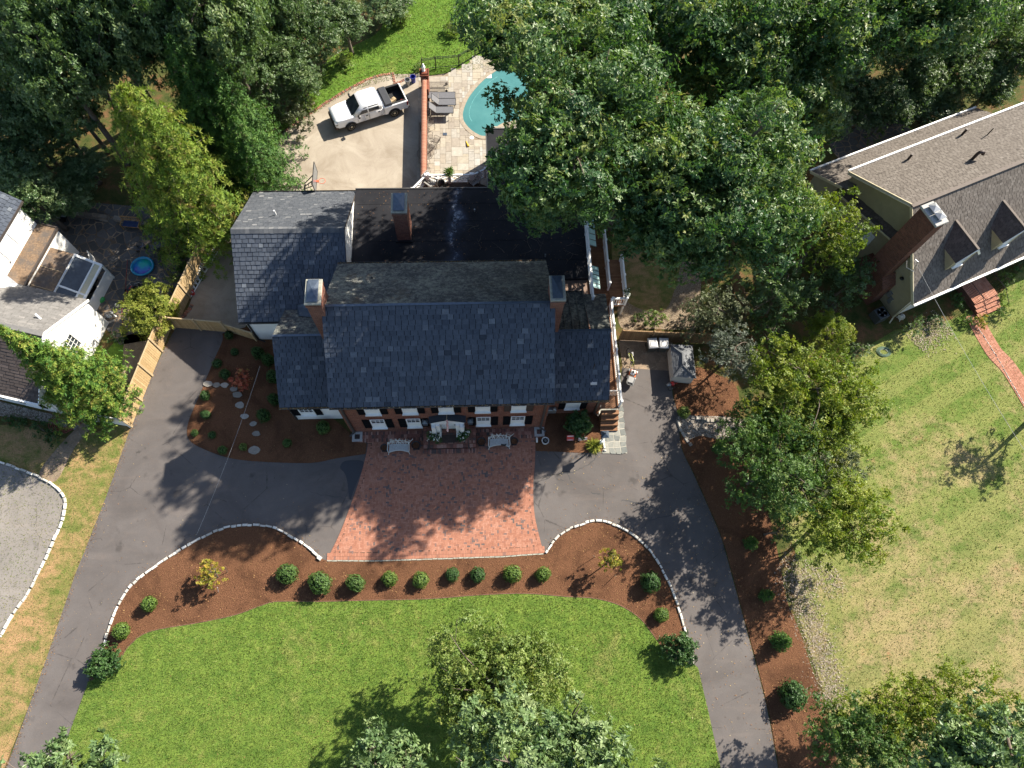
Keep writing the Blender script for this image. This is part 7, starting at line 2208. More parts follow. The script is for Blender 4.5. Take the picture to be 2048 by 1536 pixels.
def trike(label, px, mat, rz):
    c = P(*px); t = thing('tricycle', label, 'tricycle', c, rz)
    for x, y, r in ((.32, 0, .16), (-.25, .2, .11), (-.25, -.2, .11)):
        mb = MB(); mb.lathe([(.03, -.025), (r, -.02), (r, .02), (.03, .025)], n=14, m=Matrix.Translation((x, y, r)) @ Matrix.Rotation(R_(90), 4, 'X')); mb.build('wheel', M_['rubber'], t, True)
    mb = MB(); mb.tube([(.32, 0, .16), (.26, 0, .5), (-.2, 0, .22)], .025, 6).tube([(-.25, -.2, .12), (-.25, .2, .12)], .018, 6); mb.build('frame', mat, t, True)
    mb = MB(); mb.tube([(.2, -.2, .56), (.26, 0, .5), (.2, .2, .56)], .016, 5); mb.build('handlebar', M_['grey_metal'], t, True)
    mb = MB(); mb.bbox((-.2, -.1, .28), (.02, .1, .33), .02); mb.build('saddle', M_['black'], t, True)


trike('red tricycle on the dark patio above the yellow green shrub', (263, 582), M_['red'], .6)
trike('dark tricycle beside the red one on the patio', (282, 579), M_['gutter'], 1.9)
trike('navy tricycle above the inflatable pool', (285, 499), plain('navy_paint', (.03, .06, .16), .4, .5), .1)
for lab, px, r in (('black covered grill beside the glazed lean-to, upper one', (178, 560), .42), ('black covered grill beside the glazed lean-to, lower one', (174, 577), .45)):
    c = P(*px); mb = MB()
    mb.loft([[c + Vector((r * 1.5 * math.cos(a) * f, r * 1.0 * math.sin(a) * f, z)) + Vector((random.uniform(-.04, .04), random.uniform(-.04, .04), 0)) for a in [2 * math.pi * k / 12 for k in range(12)]] for f, z in ((1, 0), (.95, .5), (.9, .95), (.6, 1.1), (.2, 1.14))])
    tag(mb.build('grill_cover', plain('cover_black', (.012, .012, .013), .7, .3)), lab, 'cover', 'black covered grills by the lean-to')
c = P(203, 600); mb = MB(); mb.lathe([(.24, 0), (.26, .06), (.2, .18), (.08, .24)], c, 16); tag(mb.build('turtle_toy', plain('green_plastic', (.03, .25, .06), .4, .4)), 'bright green domed toy on the patio near the roof edge', 'toy')
t = thing('heat_pump', 'white fenced heat pump with grey fan beside the lean-to', 'heat pump', P(178, 534), ang2 - .9)
mb = MB(); mb.bbox((-.45, -.4, 0), (.45, .4, .8), .03); mb.build('casing', M_['gutter'], t, True)
mb = MB(); mb.lathe([(.3, .805), (.3, .82), (.26, .82), (.26, .805)], n=18).lathe([(.1, .81), (.05, .85)], n=10); mb.build('fan_ring', M_['grey_metal'], t, True)
mb = MB()
for k in range(9): mb.box((-.6 + k * .15, .5, 0), (-.52 + k * .15, .53, 1.0 + .04 * (k % 2)))
mb.box((.62, -.5, 0), (.66, .53, 1.0)); mb.build('screen', M_['white'], t, True)
for k, (px, lab) in enumerate((((236, 613), 'white ceramic duck on the pale crazy paving'), ((226, 630), 'cluster of small white ornaments by the white gable'))):
    c = P(*px); mb = MB()
    for j in range(1 if k == 0 else 5):
        cc = c + Vector((random.uniform(-.3, .3) * k, random.uniform(-.3, .3) * k, 0)); mb.lathe([(.08, 0), (.12, .1), (.09, .2), (.05, .26), (.06, .32), (.02, .37)], cc, 10, sx=1.3 if k == 0 else .7, sy=1 if k == 0 else .7)
    tag(mb.build('garden_ornament', M_['white'], smooth_=True), lab, 'ornament')
mb = MB()
hp = smooth(PX([(255, 520), (252, 560), (250, 590), (244, 618), (246, 650), (255, 668)], .03), 5)
mb.tube(hp, .025, 5); tag(mb.build('garden_hose', plain('hose_red', (.20, .035, .03), .5, .4)), 'dark red hose running along the dark patio to the walk', 'hose')
mb = MB(); c = P(125, 846)
mb.tube([c + Vector(((.35 + .01 * k) * math.cos(k * .55), (.3 + .008 * k) * math.sin(k * .55), .03 + .002 * (k % 9))) for k in range(60)] + [P(158, 850, .03), P(172, 836, .03)], .022, 5)
tag(mb.build('garden_hose', M_.get('hose_red') or plain('hose_red2', (.20, .035, .03), .5, .4)), 'coil of dark red hose on the pebbles by the white house', 'hose')
mb = MB(); c = P(1767, 704)
mb.tube([c + Vector(((.28 + .004 * k) * math.cos(k * .5), (.2 + .003 * k) * math.sin(k * .5), .03 + .003 * (k % 12))) for k in range(70)], .018, 5)
tag(mb.build('garden_hose', plain('hose_green', (.08, .13, .09), .5, .4)), 'coil of pale green hose on the grass below the tan house', 'hose')
c = P(1799, 637); t = thing('hose_reel', 'small white hose reel on the grass by the tan house', 'hose reel', c, .4)
mb = MB(); mb.lathe([(.2, -.14), (.2, -.11), (.09, -.1), (.09, .1), (.2, .11), (.2, .14)], n=14, m=Matrix.Translation((0, 0, .25)) @ Matrix.Rotation(R_(90), 4, 'Y')); mb.build('drum', M_['offwhite'], t, True)
mb = MB(); mb.bar((-.15, -.2, 0), (-.15, 0, .3), .03).bar((-.15, .2, 0), (-.15, 0, .3), .03).bar((.15, -.2, 0), (.15, 0, .3), .03).bar((.15, .2, 0), (.15, 0, .3), .03); mb.build('stand', M_['offwhite'], t, True)
for px, dx in (((448, 1183), .25), ((462, 1136), .1)): pass
for lab, px, h, d in (('thin pale stake in the mulch below the left yellow sapling', (437, 1184), 1.1, (.3, .16)), ('thin dark stake right of the left yellow sapling', (455, 1145), .8, (.1, .25)), ('thin dark stake left of the right yellow sapling', (1190, 1114), .9, (-.25, -.02)), ('thin dark stake below the right yellow sapling', (1230, 1150), .8, (-.1, -.2))):
    c = P(*px); mb = MB(); mb.tube([c, c + Vector((d[0], d[1], h))], .02, 6, .016); tag(mb.build('stake', M_['twig'] if 'pale' in lab else M_['bark']), lab, 'stake')
# overhead wires


def wire(label, pts, r=.012, mat='grey_metal'):
    a, b = Vector(pts[0]), Vector(pts[1])
    mb = MB(); mb.tube([a.lerp(b, k / 16) - Vector((0, 0, .35 * 4 * (k / 16) * (1 - k / 16))) for k in range(17)], r, 5)
    tag(mb.build('overhead_wire', M_[mat]), label, 'wire')


wp = plain('wire_pale', (.4, .4, .39), .5, .4); M_['wirep'] = wp
wire('pale wire running from the tan house gable down across the neighbour lawn', (P(1821, 505, 5.2), P(2120, 1010, 7.5)), .009, 'wirep')
wire('thin wire crossing the left drive down to the mulch bed edge', (P(520, 732, 3.5), P(393, 1070, .4)), .006, 'wirep')


# ---------------------------------------------------------------- foliage
def unit(v):
    return v / np.maximum(np.linalg.norm(v, axis=-1, keepdims=True), 1e-9)


def leaf_quads(cen, out, k, length, width, spread=0.9, droop=0.15, curl=0.12):
    """rosettes: k folded leaf blades around every tuft centre"""
    n = len(cen)
    c = np.repeat(cen, k, 0)
    o = np.repeat(unit(out), k, 0)
    r = unit(RNG.normal(size=(n * k, 3)))
    t = unit(r - o * (r * o).sum(1, keepdims=True))
    d = unit(t * spread + o * RNG.uniform(0.05, 0.75, (n * k, 1)) + np.array([0, 0, -droop]))
    s = unit(np.cross(d, o + 0.35 * RNG.normal(size=o.shape)))
    up = np.cross(s, d)
    L = length * RNG.uniform(0.45, 1.35, (n * k, 1))
    Wd = width * RNG.uniform(0.75, 1.2, (n * k, 1))
    b = c + d * L * 0.08
    m = c + d * L * 0.58 + up * L * curl
    V = np.stack([b, m - s * Wd * .5 - up * Wd * .15, c + d * L - up * L * .05, m + s * Wd * .5 - up * Wd * .15], 1)
    return V.reshape(-1, 3), np.arange(4 * n * k).reshape(-1, 4)


def clump_tufts(cl, dens, up=0.25, flat=0.75, shell=0.35):
    """tuft centres and outward directions on a set of clumps (x, y, z, r)"""
    C, O, Rn = [], [], []
    for x, y, z, r in cl:
        n = max(4, int(dens * r * r))
        tips = unit(RNG.normal(size=(max(3, n // 5), 3)) + np.array([0, 0, up]))
        d = unit(tips[RNG.integers(0, len(tips), n)] + 0.17 * RNG.normal(size=(n, 3)))
        rad = r * (1 - shell * RNG.random((n, 1)) ** 1.5) * (1 + 0.18 * RNG.normal(size=(n, 1)))
        C.append(np.array([x, y, z]) + d * rad * np.array([1, 1, flat]))
        O.append(d)
        Rn.append(np.clip(RNG.normal(0.44 + 0.2 * RNG.normal(), 0.17, n), 0, 1))
    return np.concatenate(C), np.concatenate(O), np.concatenate(Rn)


def ell_clumps(c, rad, n, rmin, rmax, poly=None, shell=0.55, bottom=-0.6):
    c, rad = np.asarray(c, float), np.asarray(rad, float)
    out = []
    tries = 0
    while len(out) < n and tries < 40000:
        tries += 1
        d = unit(RNG.normal(size=3))
        if d[2] < bottom: continue
        q = (shell + (1 - shell) * RNG.random()) if RNG.random() < .8 else RNG.random()
        # lobed outline
        a = math.atan2(d[1], d[0])
        q *= 0.86 + 0.12 * math.sin(3 * a + c[0]) + 0.08 * math.sin(5 * a + 2 * c[1] + 3 * d[2])
        p = c + d * rad * q
        r = RNG.uniform(rmin, rmax)
        if poly is not None:
            pr = proj(np.array([p, p + [r * .8, 0, 0], p - [r * .8, 0, 0], p + [0, r * .8, 0], p - [0, r * .8, 0]]))
            if not in_poly(pr, poly).all(): continue
        out.append((*p, r))
    return out


def limbs(base, top, cl, r0, n_l=14, mat='bark'):
    """tapered trunk with curving limbs that reach into the clumps"""
    base, top = Vector(base), Vector(top)
    mb = MB()
    bend = Vector((random.uniform(-.4, .4), random.uniform(-.4, .4), 0))
    path = smooth([base, base.lerp(top, .35) + bend * .5, base.lerp(top, .7) + bend, top], 4)
    mb.tube(path, [r0 * (1.25 - k / len(path)) if k else r0 * 1.6 for k in range(len(path))], 9)
    cl = list(cl)
    random.shuffle(cl)
    for x, y, z, r in cl[:n_l]:
        e = Vector((x, y, z))
        s = path[min(len(path) - 1, int(len(path) * random.uniform(.35, .95)))]
        m = s.lerp(e, .5) + Vector((0, 0, (e - s).length * .12)) + Vector((random.uniform(-.3, .3), random.uniform(-.3, .3), 0))
        pts = smooth([s, m, e], 4)
        rr0 = r0 * .42
        mb.tube(pts, rr0, 6, rr0 * .18)
        for k in range(2):
            q = e + Vector((random.uniform(-1, 1), random.uniform(-1, 1), random.uniform(0, .9))) * r
            mb.tube([pts[-3], pts[-3].lerp(q, .6) + Vector((0, 0, .1)), q], rr0 * .3, 5, rr0 * .08)
    return mb


def tree(name, label, cat, base, c, rad, n, rmin, rmax, mat, leaf=(.2, .1), dens=42, k=7, poly=None, trunk=.25, bark='bark', group=None, shell=.55, flat=.75, n_l=14, up=.25, bottom=-.6, spread=.9, extra=()):
    base = Vector(base)
    t = thing(name, label, cat, (base.x, base.y, 0), 0, group)
    cl = ell_clumps(c, rad, n, rmin, rmax, poly, shell, bottom)
    for c2, rad2, n2 in extra: cl += ell_clumps(c2, rad2, n2, rmin, rmax, poly, shell, bottom)
    C, O, Rn = clump_tufts(cl, dens, up, flat)
    if poly is not None:
        kp = in_poly(proj(C), poly); C, O, Rn = C[kp], O[kp], Rn[kp]
    V, F = leaf_quads(C, O, k, leaf[0], leaf[1], spread)
    cr = fast_obj('crown', V - np.array([base.x, base.y, 0]), F, L_[mat], t, rnd=np.repeat(Rn, k))
    tp = Vector((c[0], c[1], c[2] + rad[2] * .45))
    tr = limbs((base.x, base.y, 0), tp, cl, trunk, n_l)
    tr.build('trunk', M_[bark], t, smooth_=True)
    return t


def conifer(name, label, base, h, r, mat, seed=0, leaf=(.26, .07), lean=(0, 0), dens=1.0, cat='conifer tree', group=None, droop=.25, k=9, gap=.5, taper=.8, zmin=.06, link_to=None):
    """whorls of drooping branches hung with needle sprays"""
    rg = np.random.default_rng(seed)
    t = thing(name, label, cat, (base[0], base[1], 0), 0, group)
    C, O = [], []
    br = MB()
    z = h * zmin
    while z < h * .985:
        u = z / h
        L = r * (1 - u) ** taper * rg.uniform(.85, 1.1) + .12
        nb = max(4, int(6 + 6 * (1 - u)))
        a0 = rg.random() * 6.28
        for i in range(nb):
            a = a0 + 6.283 * i / nb + rg.normal(0, .18)
            l = L * rg.uniform(.72, 1.12)
            d = np.array([math.cos(a), math.sin(a), 0])
            s0 = np.array([lean[0] * u * h, lean[1] * u * h, z])
            n = max(3, int(l * 7 * dens))
            for q in np.linspace(.18, 1, n):
                p = s0 + d * l * q + np.array([0, 0, .25 * l * q - droop * l * q * q * 1.4])
                wv = .30 * l * (1 - q * .75) * rg.normal(0, .6)
                p = p + np.array([-d[1], d[0], 0]) * wv
                C.append(p); O.append(unit(d * .9 + np.array([-d[1], d[0], 0]) * np.sign(wv) * .5 + np.array([0, 0, .35])))
            if i % 2 == 0:
                br.tube([s0, s0 + d * l * .5 + np.array([0, 0, .06 * l]), s0 + d * l * .95 + np.array([0, 0, .25 * l - droop * l * 1.3])], .018 + .012 * (1 - u), 4, .006)
        z += gap * rg.uniform(.7, 1.2) * (0.55 + .45 * (1 - u))
    for q in range(30):
        C.append(np.array([lean[0] * h, lean[1] * h, h * (.95 + .05 * q / 30)])); O.append(unit(np.append(rg.normal(size=2), .8)))
    C, O = np.array(C), np.array(O)
    V, F = leaf_quads(C, O, k, leaf[0], leaf[1], .75, .05, .05)
    Rn = np.clip(.42 + .22 * RNG.normal(size=len(C)) + .12 * np.sin(C[:, 2] * 2 + C[:, 0]), 0, 1)
    fast_obj('crown', V, F, L_[mat], t, rnd=np.repeat(Rn, k))
    br.tube([(0, 0, 0), (lean[0] * h * .5, lean[1] * h * .5, h * .5), (lean[0] * h, lean[1] * h, h * .98)], h * .016, 8, .02)
    br.build('trunk', M_['bark'], t, True)
    return t


# big oaks over the pool and side garden; crowns follow the gaps the photograph shows
OA = [(898, -25), (902, 55), (930, 95), (958, 118), (990, 135), (1040, 150), (1060, 185), (1030, 200), (1010, 215), (1045, 235), (1000, 268), (985, 295), (972, 330), (985, 380), (992, 410), (1020, 448), (1060, 474), (1110, 472), (1160, 455), (1185, 470), (1225, 480), (1245, 530), (1275, 500), (1330, 520), (1400, 470), (1420, 300), (1400, 150), (1350, -25)]
OB = [(1230, 470), (1262, 505), (1300, 560), (1345, 585), (1380, 560), (1420, 580), (1480, 572), (1540, 560), (1590, 550), (1640, 545), (1688, 500), (1698, 450), (1660, 408), (1628, 388), (1606, 340), (1650, 315), (1695, 285), (1702, 262), (1680, 225), (1655, 180), (1640, 120), (1500, 60), (1350, 120), (1260, 300)]
OC = [(1150, -40), (1150, 120), (1300, 200), (1450, 200), (1600, 170), (1680, 120), (1760, 60), (1760, -40)]
OD = [(1560, -150), (1600, 150), (1680, 195), (1730, 150), (1790, 128), (1850, 105), (1925, 125), (1990, 70), (2040, 15), (2045, -150)]
pA, pB, pC, pD = P(1080, 200, 17), P(1425, 385, 13.5), P(1440, 40, 13), P(1800, 40, 12)
tree('oak_tree', 'huge dark green oak spreading over the pool and the black flat roof', 'tree', (9.8, 30.2, 0), (pA.x, pA.y, 15.6), (7.6, 7.4, 6.0), 180, .9, 1.55, 'oak', (.23, .115), 56, 8, OA, .55, extra=[((P(1210, 370, 10.5).x, P(1210, 370, 10.5).y, 10.5), (7.0, 6.0, 4.2), 125), ((4.0, 33.2, 15), (6.0, 4.2, 4.6), 70)])
tree('oak_tree', 'grey green oak right of the biggest oak, leaning towards the tan house', 'tree', (18.5, 31.0, 0), (pB.x, pB.y, 12.8), (6.8, 6.4, 5.4), 205, .9, 1.5, 'oak', (.23, .115), 56, 8, OB, .45)
tree('oak_tree', 'oak at the top edge behind the pool, above the biggest oak', 'tree', (14, 42, 0), (pC.x, pC.y, 13), (9, 6, 6), 210, 1.0, 1.6, 'oak', (.26, .13), 48, 7, OC, .5)
tree('oak_tree', 'oak at the top right corner with bright leaf tips above the tan house', 'tree', (27.5, 44, 0), (pD.x, pD.y, 12), (8, 5, 5), 190, .9, 1.5, 'oak', (.25, .125), 50, 7, OD, .45)
tree('oak_tree', 'oak crown between the biggest oak and the top right oak, deep in the middle', 'tree', (20, 40, 0), (P(1520, 195, 9).x, P(1520, 195, 9).y, 9), (6.5, 4.0, 4.0), 120, .9, 1.4, 'oak', (.25, .125), 50, 7, [(1330, 60), (1330, 320), (1680, 300), (1735, 190), (1735, 60)], .35)
# thin branch that hangs over the pool
HB = [(1060, 150), (975, 168), (958, 200), (968, 235), (952, 262), (985, 285), (1045, 265), (1065, 225), (1080, 190)]
cl = ell_clumps((P(1010, 215, 13).x, P(1010, 215, 13).y, 13), (2.2, 3.2, 1.2), 16, .35, .6, HB, .2, -1)
C, O, Rn = clump_tufts(cl, 70); V, F = leaf_quads(C, O, 6, .24, .12)
oak = next(o for o in bpy.data.objects if o.get('label', '').startswith('huge dark green oak'))
hb_ = fast_obj('branch', V - np.array(oak.location), F, L_['oak'], oak, rnd=np.repeat(Rn, 6))

# dark wood at the upper left: four crowns of different shape, copied
WP = []
for i, (rad, n) in enumerate(((4.6, 130), (4.0, 105), (5.2, 150), (3.6, 90))):
    t = tree('woodland_tree', 'x', 'tree', (0, 0, 0), (0, 0, 8.5), (rad, rad * .95, 4.6), n, .75, 1.35, 'wood_dark', (.24, .13), 42, 7, None, .28, shell=.6)
    WP.append(t)
WOOD = [(30, 50, 10, 'dark tree at the very top left corner of the wood'), (25, 150, 7, 'dark tree on the left edge below the corner tree'), (20, 250, 5, 'dark tree on the left edge level with the cypress'), (40, 340, 4, 'dark tree on the left edge above the white house roofs'),
        (115, 130, 10, 'dark tree with pale lit clumps left of the yellow green cypress tip'), (90, 215, 5.5, 'grey green tree below the pale clumped one'), (110, 30, 11, 'dark tree at the top edge, second from the left corner'), (190, 20, 11, 'dark tree at the top edge, third from the left corner'), (225, 75, 10, 'grey green tree right above the tip of the yellow green cypress'),
        (270, 10, 11, 'dark tree at the top edge left of the bright spruce'), (345, 15, 11, 'dark tree at the top edge right above the bright spruce'), (385, 90, 9, 'grey tree right of the bright spruce'), (430, 25, 11, 'dark tree at the top edge, middle of the wood'), (440, 130, 6.5, 'blue green tree between bright spruce and rear lawn trees'),
        (500, 60, 6, 'dark tree left of the tall grey green lawn edge tree'), (515, 150, 4, 'dark tree above the tangled shrubs of the yard'), (560, 110, 4, 'tree with grey lit leaves above the truck yard shrubs'), (570, 20, 6, 'dark tree at the top edge above the lawn edge trees'), (618, 70, 3.8, 'tall grey green tree at the lawn edge near the top'),
        (690, 45, 3.2, 'dark round tree overhanging the top left of the rear lawn'), (775, 2, 2.0, 'dark round bushy tree at the top of the rear lawn'), (70, 395, 4, 'low dark tree behind the white house corner'), (640, 25, 4, 'grey green tree at the top edge right of the lawn edge tree'), (600, 150, 3, 'low leafy tree right at the upper end of the curved brick edging'),
        (1775, 195, 3, 'dark tree in shade behind the tan house roof'), (1850, 165, 3.5, 'dark tree just beyond the rear gutter of the tan house'), (1940, 145, 4, 'dark tree beyond the far end of the rear gutter'), (2030, 120, 5, 'dark tree in the upper right corner'), (2050, 20, 5, 'dark tree at the right frame edge at the top'), (1560, 60, 7, 'shaded tree between the two right hand oaks'), (1640, 230, 4, 'low dark tree at the left of the crazy paved circle'), (1700, 170, 3, 'low dark tree under the right hand oak edge'), (1730, 215, 2.2, 'low dark shrubby tree above the crazy paved circle'), (1810, 205, 2.4, 'low dark shrubby tree right of the crazy paved circle'), (1870, 205, 2.2, 'low dark shrubby tree along the rear gutter'), (1900, 110, 4, 'dark tree under the pale oak tips'), (1830, 120, 4, 'dark tree deep in shade behind the top right oak'), (1980, 175, 3.4, 'low dark tree at the far end of the rear gutter'), (70, 280, 3, 'low dark tree in the shaded garden left of the cypress'), (170, 330, 2.2, 'low shrubby tree on the shaded grass left of the cypress'), (130, 385, 2, 'low shrubby tree behind the patio wall'), (150, 215, 5, 'dark tree behind the shaded grass patch'), (1975, 60, 5, 'dark tree right of the pale oak tips'), (1760, 90, 5, 'dark tree between the two top right oaks'), (2020, -120, 13, 'dark tree past the top edge at the right'), (1850, -130, 13, 'dark tree past the top edge above the right oak')]  # last two trees stand out of view, added to shade the wood
for i, (px, py, z, lab) in enumerate(WOOD):
    o = WP[i] if i < 4 else copy_tree(WP[i % 4])
    s = (z / 10.5) * random.uniform(.9, 1.1)
    q = P(px, py, z * .95)
    o.location = (q.x, q.y, 0)
    o.scale = (max(.5, s * .74), max(.5, s * .74), z / 9.0)
    o.rotation_euler = (0, 0, random.uniform(0, 6.28))
    tag(o, lab, 'tree', 'dark trees of the wood')
# shrubs along the wood edge beside the yard
for px, py, r, m, lab in ((600, 175, 1.7, 'wood_dark', 'dark leafy shrub with brown trunk gap at the rear lawn edge'), (615, 130, 1.8, 'olive', 'grey green shrub at the top left of the rear lawn'), (590, 240, 1.5, 'olive', 'tangled olive shrub beside the curved brick edging'), (565, 205, 1.9, 'wood_dark', 'dark tangled shrub behind the yard edging'),
                          (470, 225, 2.2, 'wood_dark', 'dark shrub between the spruces and the yard'), (905, 60, .55, 'light', 'bright green weedy clump at the top of the rear lawn'), (800, 40, .6, 'light', 'bright green weedy clump at the upper left lawn edge'), (690, 125, .5, 'light', 'leafy weed clump on the sloping rear lawn'), (620, 205, .45, 'light', 'leafy weed clump beside the brick edging')):
    c = P(px, py, r * .6)
    tree('shrub', lab, 'shrub', (c.x, c.y, 0), (c.x, c.y, r * .75), (r, r, r * .8), int(10 + 9 * r * r), .35, .6, m, (.16, .08), 70, 6, None, .06, n_l=5, shell=.6)
# conifers
b0 = P(425, 462)
conifer('cypress_tree', 'tall yellow green cypress leaning out from the patio fence to the upper left', (b0.x, b0.y), 14.0, 4.6, 'cypress', 3, (.27, .055), (0, 0), 1.3, droop=.34, k=14, gap=.62, taper=.55)
b1 = P(515, 330); conifer('spruce_tree', 'dark green spruce beside the concrete yard, nearest the yard', (b1.x, b1.y), 10.0, 3.6, 'spruce', 4, (.21, .055), (0, 0), 1.25, group='dark spruces by the yard', gap=.42, k=12)
b2 = P(530, 365); conifer('spruce_tree', 'bright edged spruce close behind the grey slate wing', (b2.x + .3, b2.y - 1.0), 8.0, 3.0, 'spruce', 5, (.21, .055), (0, 0), 1.25, group='dark spruces by the yard', gap=.42, k=12)
b3 = P(462, 260); conifer('spruce_tree', 'bright green spruce in the middle of the wood with a pointed top', (b3.x, b3.y), 15.5, 3.8, 'spruce', 6, (.23, .055), (0, 0), 1.1, k=12, group='dark spruces by the yard', gap=.55)
b4 = P(470, 330); conifer('spruce_tree', 'spruce standing between the cypress and the yard spruces', (b4.x, b4.y), 12, 3.6, 'spruce', 7, (.22, .055), (0, 0), 1.2, k=12, group='dark spruces by the yard', gap=.5)
b5 = P(218, 806)
conifer('false_cypress', 'bushy green conifer with gold tips over the white house gable', (b5.x, b5.y), 11.6, 3.3, 'golden', 8, (.20, .05), (0, 0), 1.8, droop=.02, k=14, gap=.34, taper=1.35).children[0].data.materials[0] = leaf_mat('false_cypress_needle', [(.04, .105, .018), (.075, .16, .024), (.13, .205, .03), (.22, .245, .045), (.31, .25, .07)], .2, .6, .25)
c = P(272, 640)
tree('golden_shrub', 'round yellow green shrub between the patio walk and the timber fence', 'shrub', (c.x, c.y, 0), (P(298, 622, 1.7).x, P(298, 622, 1.7).y, 1.6), (1.75, 2.3, 1.4), 90, .35, .6, 'golden', (.16, .055), 150, 8, None, .08, n_l=8, up=.5)


# right hand trees and shrubs between the drive and the tan house
def px_tree(name, label, cat, px, py, z, rad, n, rmin, rmax, mat, leaf, dens, k=6, base=None, **kw):
    c = P(px, py, z)
    b = base if base is not None else (c.x, c.y, 0)
    return tree(name, label, cat, b, (c.x, c.y, z), rad, n, rmin, rmax, mat, leaf, dens, k, None, **kw)


px_tree('yellow_tree', 'yellow green tree in front of the tan gable wall', 'tree', 1655, 465, 5.2, (2.7, 2.9, 3.0), 100, .45, .8, 'yellow', (.16, .08), 80, 7, trunk=.14)
px_tree('dark_shrub', 'large dark evergreen at the foot of the tan house chimney', 'shrub', 1700, 560, 2.2, (1.9, 1.9, 1.9), 50, .45, .75, 'wood_dark', (.16, .08), 60, 6, trunk=.08)
px_tree('dark_shrub', 'dark hemlock below the grey green oak', 'shrub', 1560, 590, 2.6, (3.0, 2.2, 2.2), 60, .5, .8, 'wood_dark', (.18, .07), 55, 7, trunk=.1)
px_tree('viburnum', 'rounded olive shrub with pale tips right of the weathered fence', 'shrub', 1432, 625, 2.0, (2.5, 1.8, 1.7), 75, .4, .65, 'olive', (.12, .06), 95, 7, trunk=.08, up=.5)
px_tree('viburnum', 'olive shrub hanging over the weathered fence by the shed', 'shrub', 1385, 660, 1.5, (1.0, 1.2, 1.2), 26, .3, .5, 'olive', (.11, .06), 90, 6, trunk=.05)
px_tree('grey_shrub', 'blue grey leaved shrub right of the small shed', 'shrub', 1462, 705, 2.4, (2.0, 2.4, 2.0), 75, .35, .6, 'grey', (.12, .05), 95, 7, trunk=.08, up=.4)
px_tree('green_shrub', 'plain green shrub between blue grey shrub and yellow tree', 'shrub', 1540, 665, 1.5, (1.5, 1.4, 1.4), 38, .35, .55, 'mid', (.12, .06), 90, 6, trunk=.06)
px_tree('gold_cypress', 'yellow green conifer shrub right below the tan house air conditioner', 'shrub', 1655, 668, 2.0, (1.6, 2.1, 2.0), 70, .35, .6, 'yellow', (.14, .05), 110, 8, trunk=.08, up=.5)
px_tree('yellow_tree', 'wide yellow green tree at the upper end of the mulch strip', 'tree', 1625, 790, 4.6, (4.7, 3.8, 2.6), 230, .45, .8, 'yellow', (.15, .075), 85, 7, trunk=.14, shell=.5)
px_tree('green_tree', 'loose mid green tree over the middle of the mulch strip', 'tree', 1548, 930, 4.6, (3.7, 4.0, 2.6), 215, .4, .75, 'mid', (.14, .07), 80, 7, trunk=.12, shell=.45)
px_tree('green_tree', 'thin blue green tree beside the dry lawn, right of the loose green tree', 'tree', 1640, 935, 4.0, (2.9, 2.7, 2.0), 110, .4, .7, 'olive', (.13, .06), 75, 7, trunk=.10, shell=.4)
px_tree('yellow_tree', 'loose yellow green tree lowest of the mulch strip trees', 'tree', 1690, 1030, 4.2, (3.5, 3.4, 2.2), 170, .4, .75, 'yellow', (.15, .075), 75, 7, trunk=.11, shell=.45)
px_tree('green_tree', 'small leafy green tree at the lower edge of the strip trees', 'tree', 1560, 1055, 2.6, (1.3, 1.3, 1.3), 22, .35, .6, 'mid', (.13, .06), 55, 6, trunk=.06, shell=.4)
px_tree('green_shrub', 'dark bush beside the hose on the neighbour grass', 'shrub', 1720, 703, .9, (.8, .7, .8), 16, .3, .45, 'wood_dark', (.10, .05), 110, 6, trunk=.05)
px_tree('green_shrub', 'dark low shrub left of the neighbour air conditioner', 'shrub', 1660, 612, 1.0, (1.3, 1.0, .9), 22, .3, .5, 'wood_dark', (.12, .06), 90, 6, trunk=.05)
px_tree('green_shrub', 'dark shaded shrub under the tan house front corner', 'shrub', 1822, 655, .8, (.9, .8, .8), 18, .3, .45, 'wood_dark', (.10, .05), 110, 6, trunk=.05)
for lab, px, py, r, m in (('dark green shrub left of the brick front steps', 1912, 606, .62, 'boxdark'), ('bright low shrub right above the brick path', 2008, 598, .55, 'light'), ('round yellow green shrub right of the brick path start', 2010, 560, .6, 'box'), ('leafy shrub in the bed beside the path at the frame edge', 2004, 628, .55, 'mid'),
                          ('yellowish shrub at the foot of the front steps', 1935, 640, .5, 'box'), ('reddish green low shrub beside the path start', 1962, 645, .5, 'gold'), ('dark shrub at the right frame edge by the steps', 2040, 530, .7, 'boxdark'), ('dark green shrub below the white gutter of the tan house', 1870, 645, .55, 'boxdark'),
                          ('shrub with pale leaves behind the neighbour roof on the grass circle', 1740, 268, 1.3, 'mid')):
    c = P(px, py, r * .5)
    tree('shrub', lab, 'shrub', (c.x, c.y, 0), (c.x, c.y, r * .7), (r, r, r * .75), int(8 + 16 * r), .2, .32, m, (.09, .045), 200, 6, None, .03, n_l=3, shell=.6)
px_tree('green_tree', 'mid green tree filling the strip between wide yellow tree and loose green tree', 'tree', 1510, 850, 3.6, (2.3, 2.3, 1.8), 80, .4, .7, 'mid', (.14, .07), 80, 7, trunk=.10, shell=.45)
px_tree('yellow_tree', 'yellow green tree behind the loose green tree at the lawn side', 'tree', 1650, 870, 3.8, (2.8, 2.4, 1.9), 90, .4, .7, 'yellow', (.14, .07), 80, 7, trunk=.10, shell=.45)
